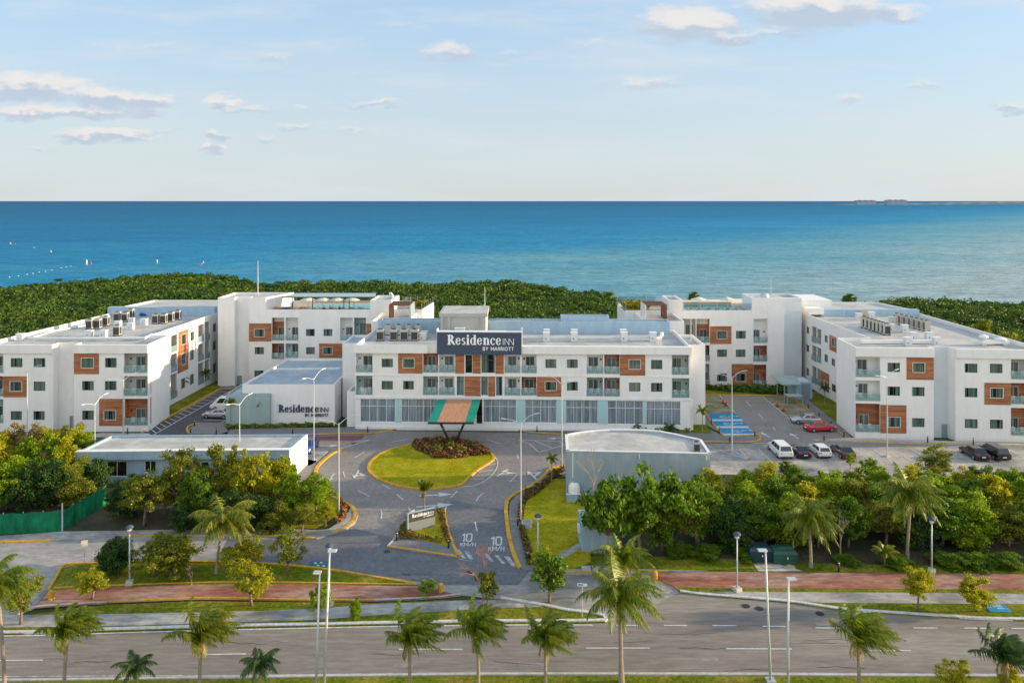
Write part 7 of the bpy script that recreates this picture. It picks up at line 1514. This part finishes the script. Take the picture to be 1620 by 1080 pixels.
# terrace planting
def tbed(x0, y0, x1, y1, n, label):
    rng = np.random.default_rng(n); p = np.stack([rng.uniform(0, x1-x0, n), rng.uniform(0, y1-y0, n), .1+.95*rng.random(n)**.8], 1); me = quads_mesh('planter_shrub', rquads(p, .26, rng), MAT['leaf_yellow']); me.materials.append(MAT['leaf_red']); me.polygons.foreach_set('material_index', (rng.random(n) < .3).astype(np.int32))
    o = bpy.data.objects.new('planter_shrub', me); C.objects.link(o); o.location = (x0, y0, 13.5); tag(o, label, 'shrubs')
tbed(-18.6,145.0,-16.2,149.2,900,'yellow-green shrubs on the left planted terrace'); tbed(21.6,141.5,25.9,149.5,1800,'orange and green shrubs on the right planted terrace')
# grass tufts and weeds at the right: clumps
# ------------------------------------------------------------------ mesh fence on the left
def fence():
    a = G(-60,849); b = G(98.6,840.4); c = G(168,799); t = empty('mesh_fence', b, label='green shade-cloth fence with a corner post at the left thicket', cat='fence'); bs = tuple(b)
    for p, q, name in ((a,b,'cloth'),(b,c,'cloth')):
        mb = MB(); n = 24; vs = []
        for i in range(n+1):
            s_ = p.lerp(q, i/n); o_ = .05*math.sin(i*1.7); sag = -.12*abs(math.sin(i*.55)); d = (q-p).normalized(); nn = Vector((d.y,-d.x,0))*o_
            vs += [tuple(s_+nn+Vector((0,0,.02))), tuple(s_-nn+Vector((0,0,2.2+sag)))]
        mb.add(vs, [(2*i,2*i+2,2*i+3,2*i+1) for i in range(n)]); mb.build(name, MAT['mesh_green'], t, False, bs)
    MB().tube([(b.x,b.y,0),(b.x,b.y,2.9)], .07, 8).build('corner_post', MAT['pole_white'], t, False, bs)
    for k in range(1,6): q = b.lerp(a, k/5); MB().tube([(q.x,q.y+.1,0),(q.x,q.y+.1,2.2)], .04, 6).build('post', MAT['galvanised'], t, False, bs)
    for k in range(1,5): q = b.lerp(c, k/4); MB().tube([(q.x-.1,q.y,0),(q.x-.1,q.y,2.2)], .04, 6).build('post', MAT['galvanised'], t, False, bs)
fence()
# ------------------------------------------------------------------ the mangrove forest behind the hotel: one mass nobody could count
def forest():
    rng = np.random.default_rng(5); cy = np.array([c_[1] for c_ in coast]); cx = np.array([c_[0] for c_ in coast])
    FP = [(-79,108,-55,157),(-55,108,-16,157.5),(-27,110,31,152),(20,110,54,158),(53,105,77,155)]
    out = []; cents = []
    y = 118.0
    while y < 300:
        sp = 2.5 + (y-118)*.006; x = -225.0
        while x < 215:
            px, py = x+rng.uniform(-1,1)*sp*.5, y+rng.uniform(-1,1)*sp*.5; x += sp
            if abs(px) > .72*py + 12: continue
            if py > np.interp(px, cx, cy)-2: continue
            if any(a-2.4 < px < c_+2.4 and b-30 < py < d+2.4 for a, b, c_, d in FP): continue
            if -27 < px < 77 and py < 150: continue
            low = 1.0
            if px > 27 and px < 66 and py > 180: low = .28 if rng.random() > .35 else 0
            if low == 0: continue
            hh = (5.5 + .6*math.sin(px*.09+1)*math.cos(py*.07) + rng.normal()*.32)*low
            if px < -100 and py > 280: hh += .6
            cents.append((px, py, hh, low))
        y += sp*.9
    for px, py, hh, low in cents:
        near = py < 190; k = int((330 if near else 200)*(1 if low == 1 else .5)); r = rng.uniform(1.5,2.5)*(1 if low == 1 else .6); d = rng.normal(size=(k,3)); d[:,2] = np.abs(d[:,2])*.9-.25; d /= np.linalg.norm(d, axis=1)[:,None]
        sub = rng.normal(size=(7,3)); sub[:,2] = np.abs(sub[:,2]); sub /= np.linalg.norm(sub, axis=1)[:,None]; lump = 1 + .28*np.max(d @ sub.T, 1)**4
        rr = (r*(.72+.28*rng.random(k))*lump)[:,None]; out.append(np.array([px,py,hh-r*.75])*[1,1,1] + d*rr*np.array([1,1,.85]))
    pts = np.concatenate(out); print('forest quads', len(pts), 'crowns', len(cents))
    A = rquads(pts, .42+.0018*(pts[:,1]-120) + 0*pts[:,0], rng, .25, 1.4) if False else rquads(pts, (.26+.0016*(pts[:,1]-120))*(.7+.7*rng.random(len(pts))), rng, .25, 1.4)
    o = bpy.data.objects.new('mangrove_forest', quads_mesh('mangrove_forest', A, MAT['leaf_forest'])); C.objects.link(o); tag(o, 'dense green mangrove forest between the hotel and the sea', 'forest', kind='stuff')
    # solid dark interior so that the water does not show through the canopy
forest()
# shallow-water bushes and standouts beyond the roofs
def bush(px, py, Y, w, h, label, leaf='leaf_green'):
    b = AT(px, py, Y); o = place(tree_proto('dense', leaf, 'bark', 0), (b.x, b.y, -.3), 1.0, label, 'bush', None, (w/5.9, w/5.9, (b.z+.3)/5.1)); return o
bush(1097,458.5,252,4.6,3,'round dark mangrove bush standing in the shallows right of centre'); bush(1343,462,250,5.4,3,'round mangrove bush above the right wing roof')
bush(296,434,262,9,6,'low crown rising above the forest left of centre','leaf_green'); bush(318,433.5,264,8,6,'second low crown beside the first above the forest','leaf_green'); bush(345*0+960,457,235,8,5,'rounded mangrove crown at the forest tip','leaf_green')
palm(92,459,443,1.6,'lone dark palm on the far forest edge',Y=258,seed=90,nf=12,tr=.12,leaf='palm_leaf_dark',up=(-.1,1.0),wl=.9); 
o = bush(1590,520,150,9,6,'grey-green spreading tree at the forest edge on the right','leaf_olive')
o = bush(1555,500,165,7,6,'olive crown beside the grey-green tree at right','leaf_olive')
for p_ in [o for o in bpy.data.objects if o.parent is None and o.type == 'EMPTY' and 'label' not in o]:
    for q_ in list(KIDS.get(p_.name, [])):
        for r_ in list(KIDS.get(q_.name, [])): bpy.data.objects.remove(r_)
        bpy.data.objects.remove(q_)
    bpy.data.objects.remove(p_)
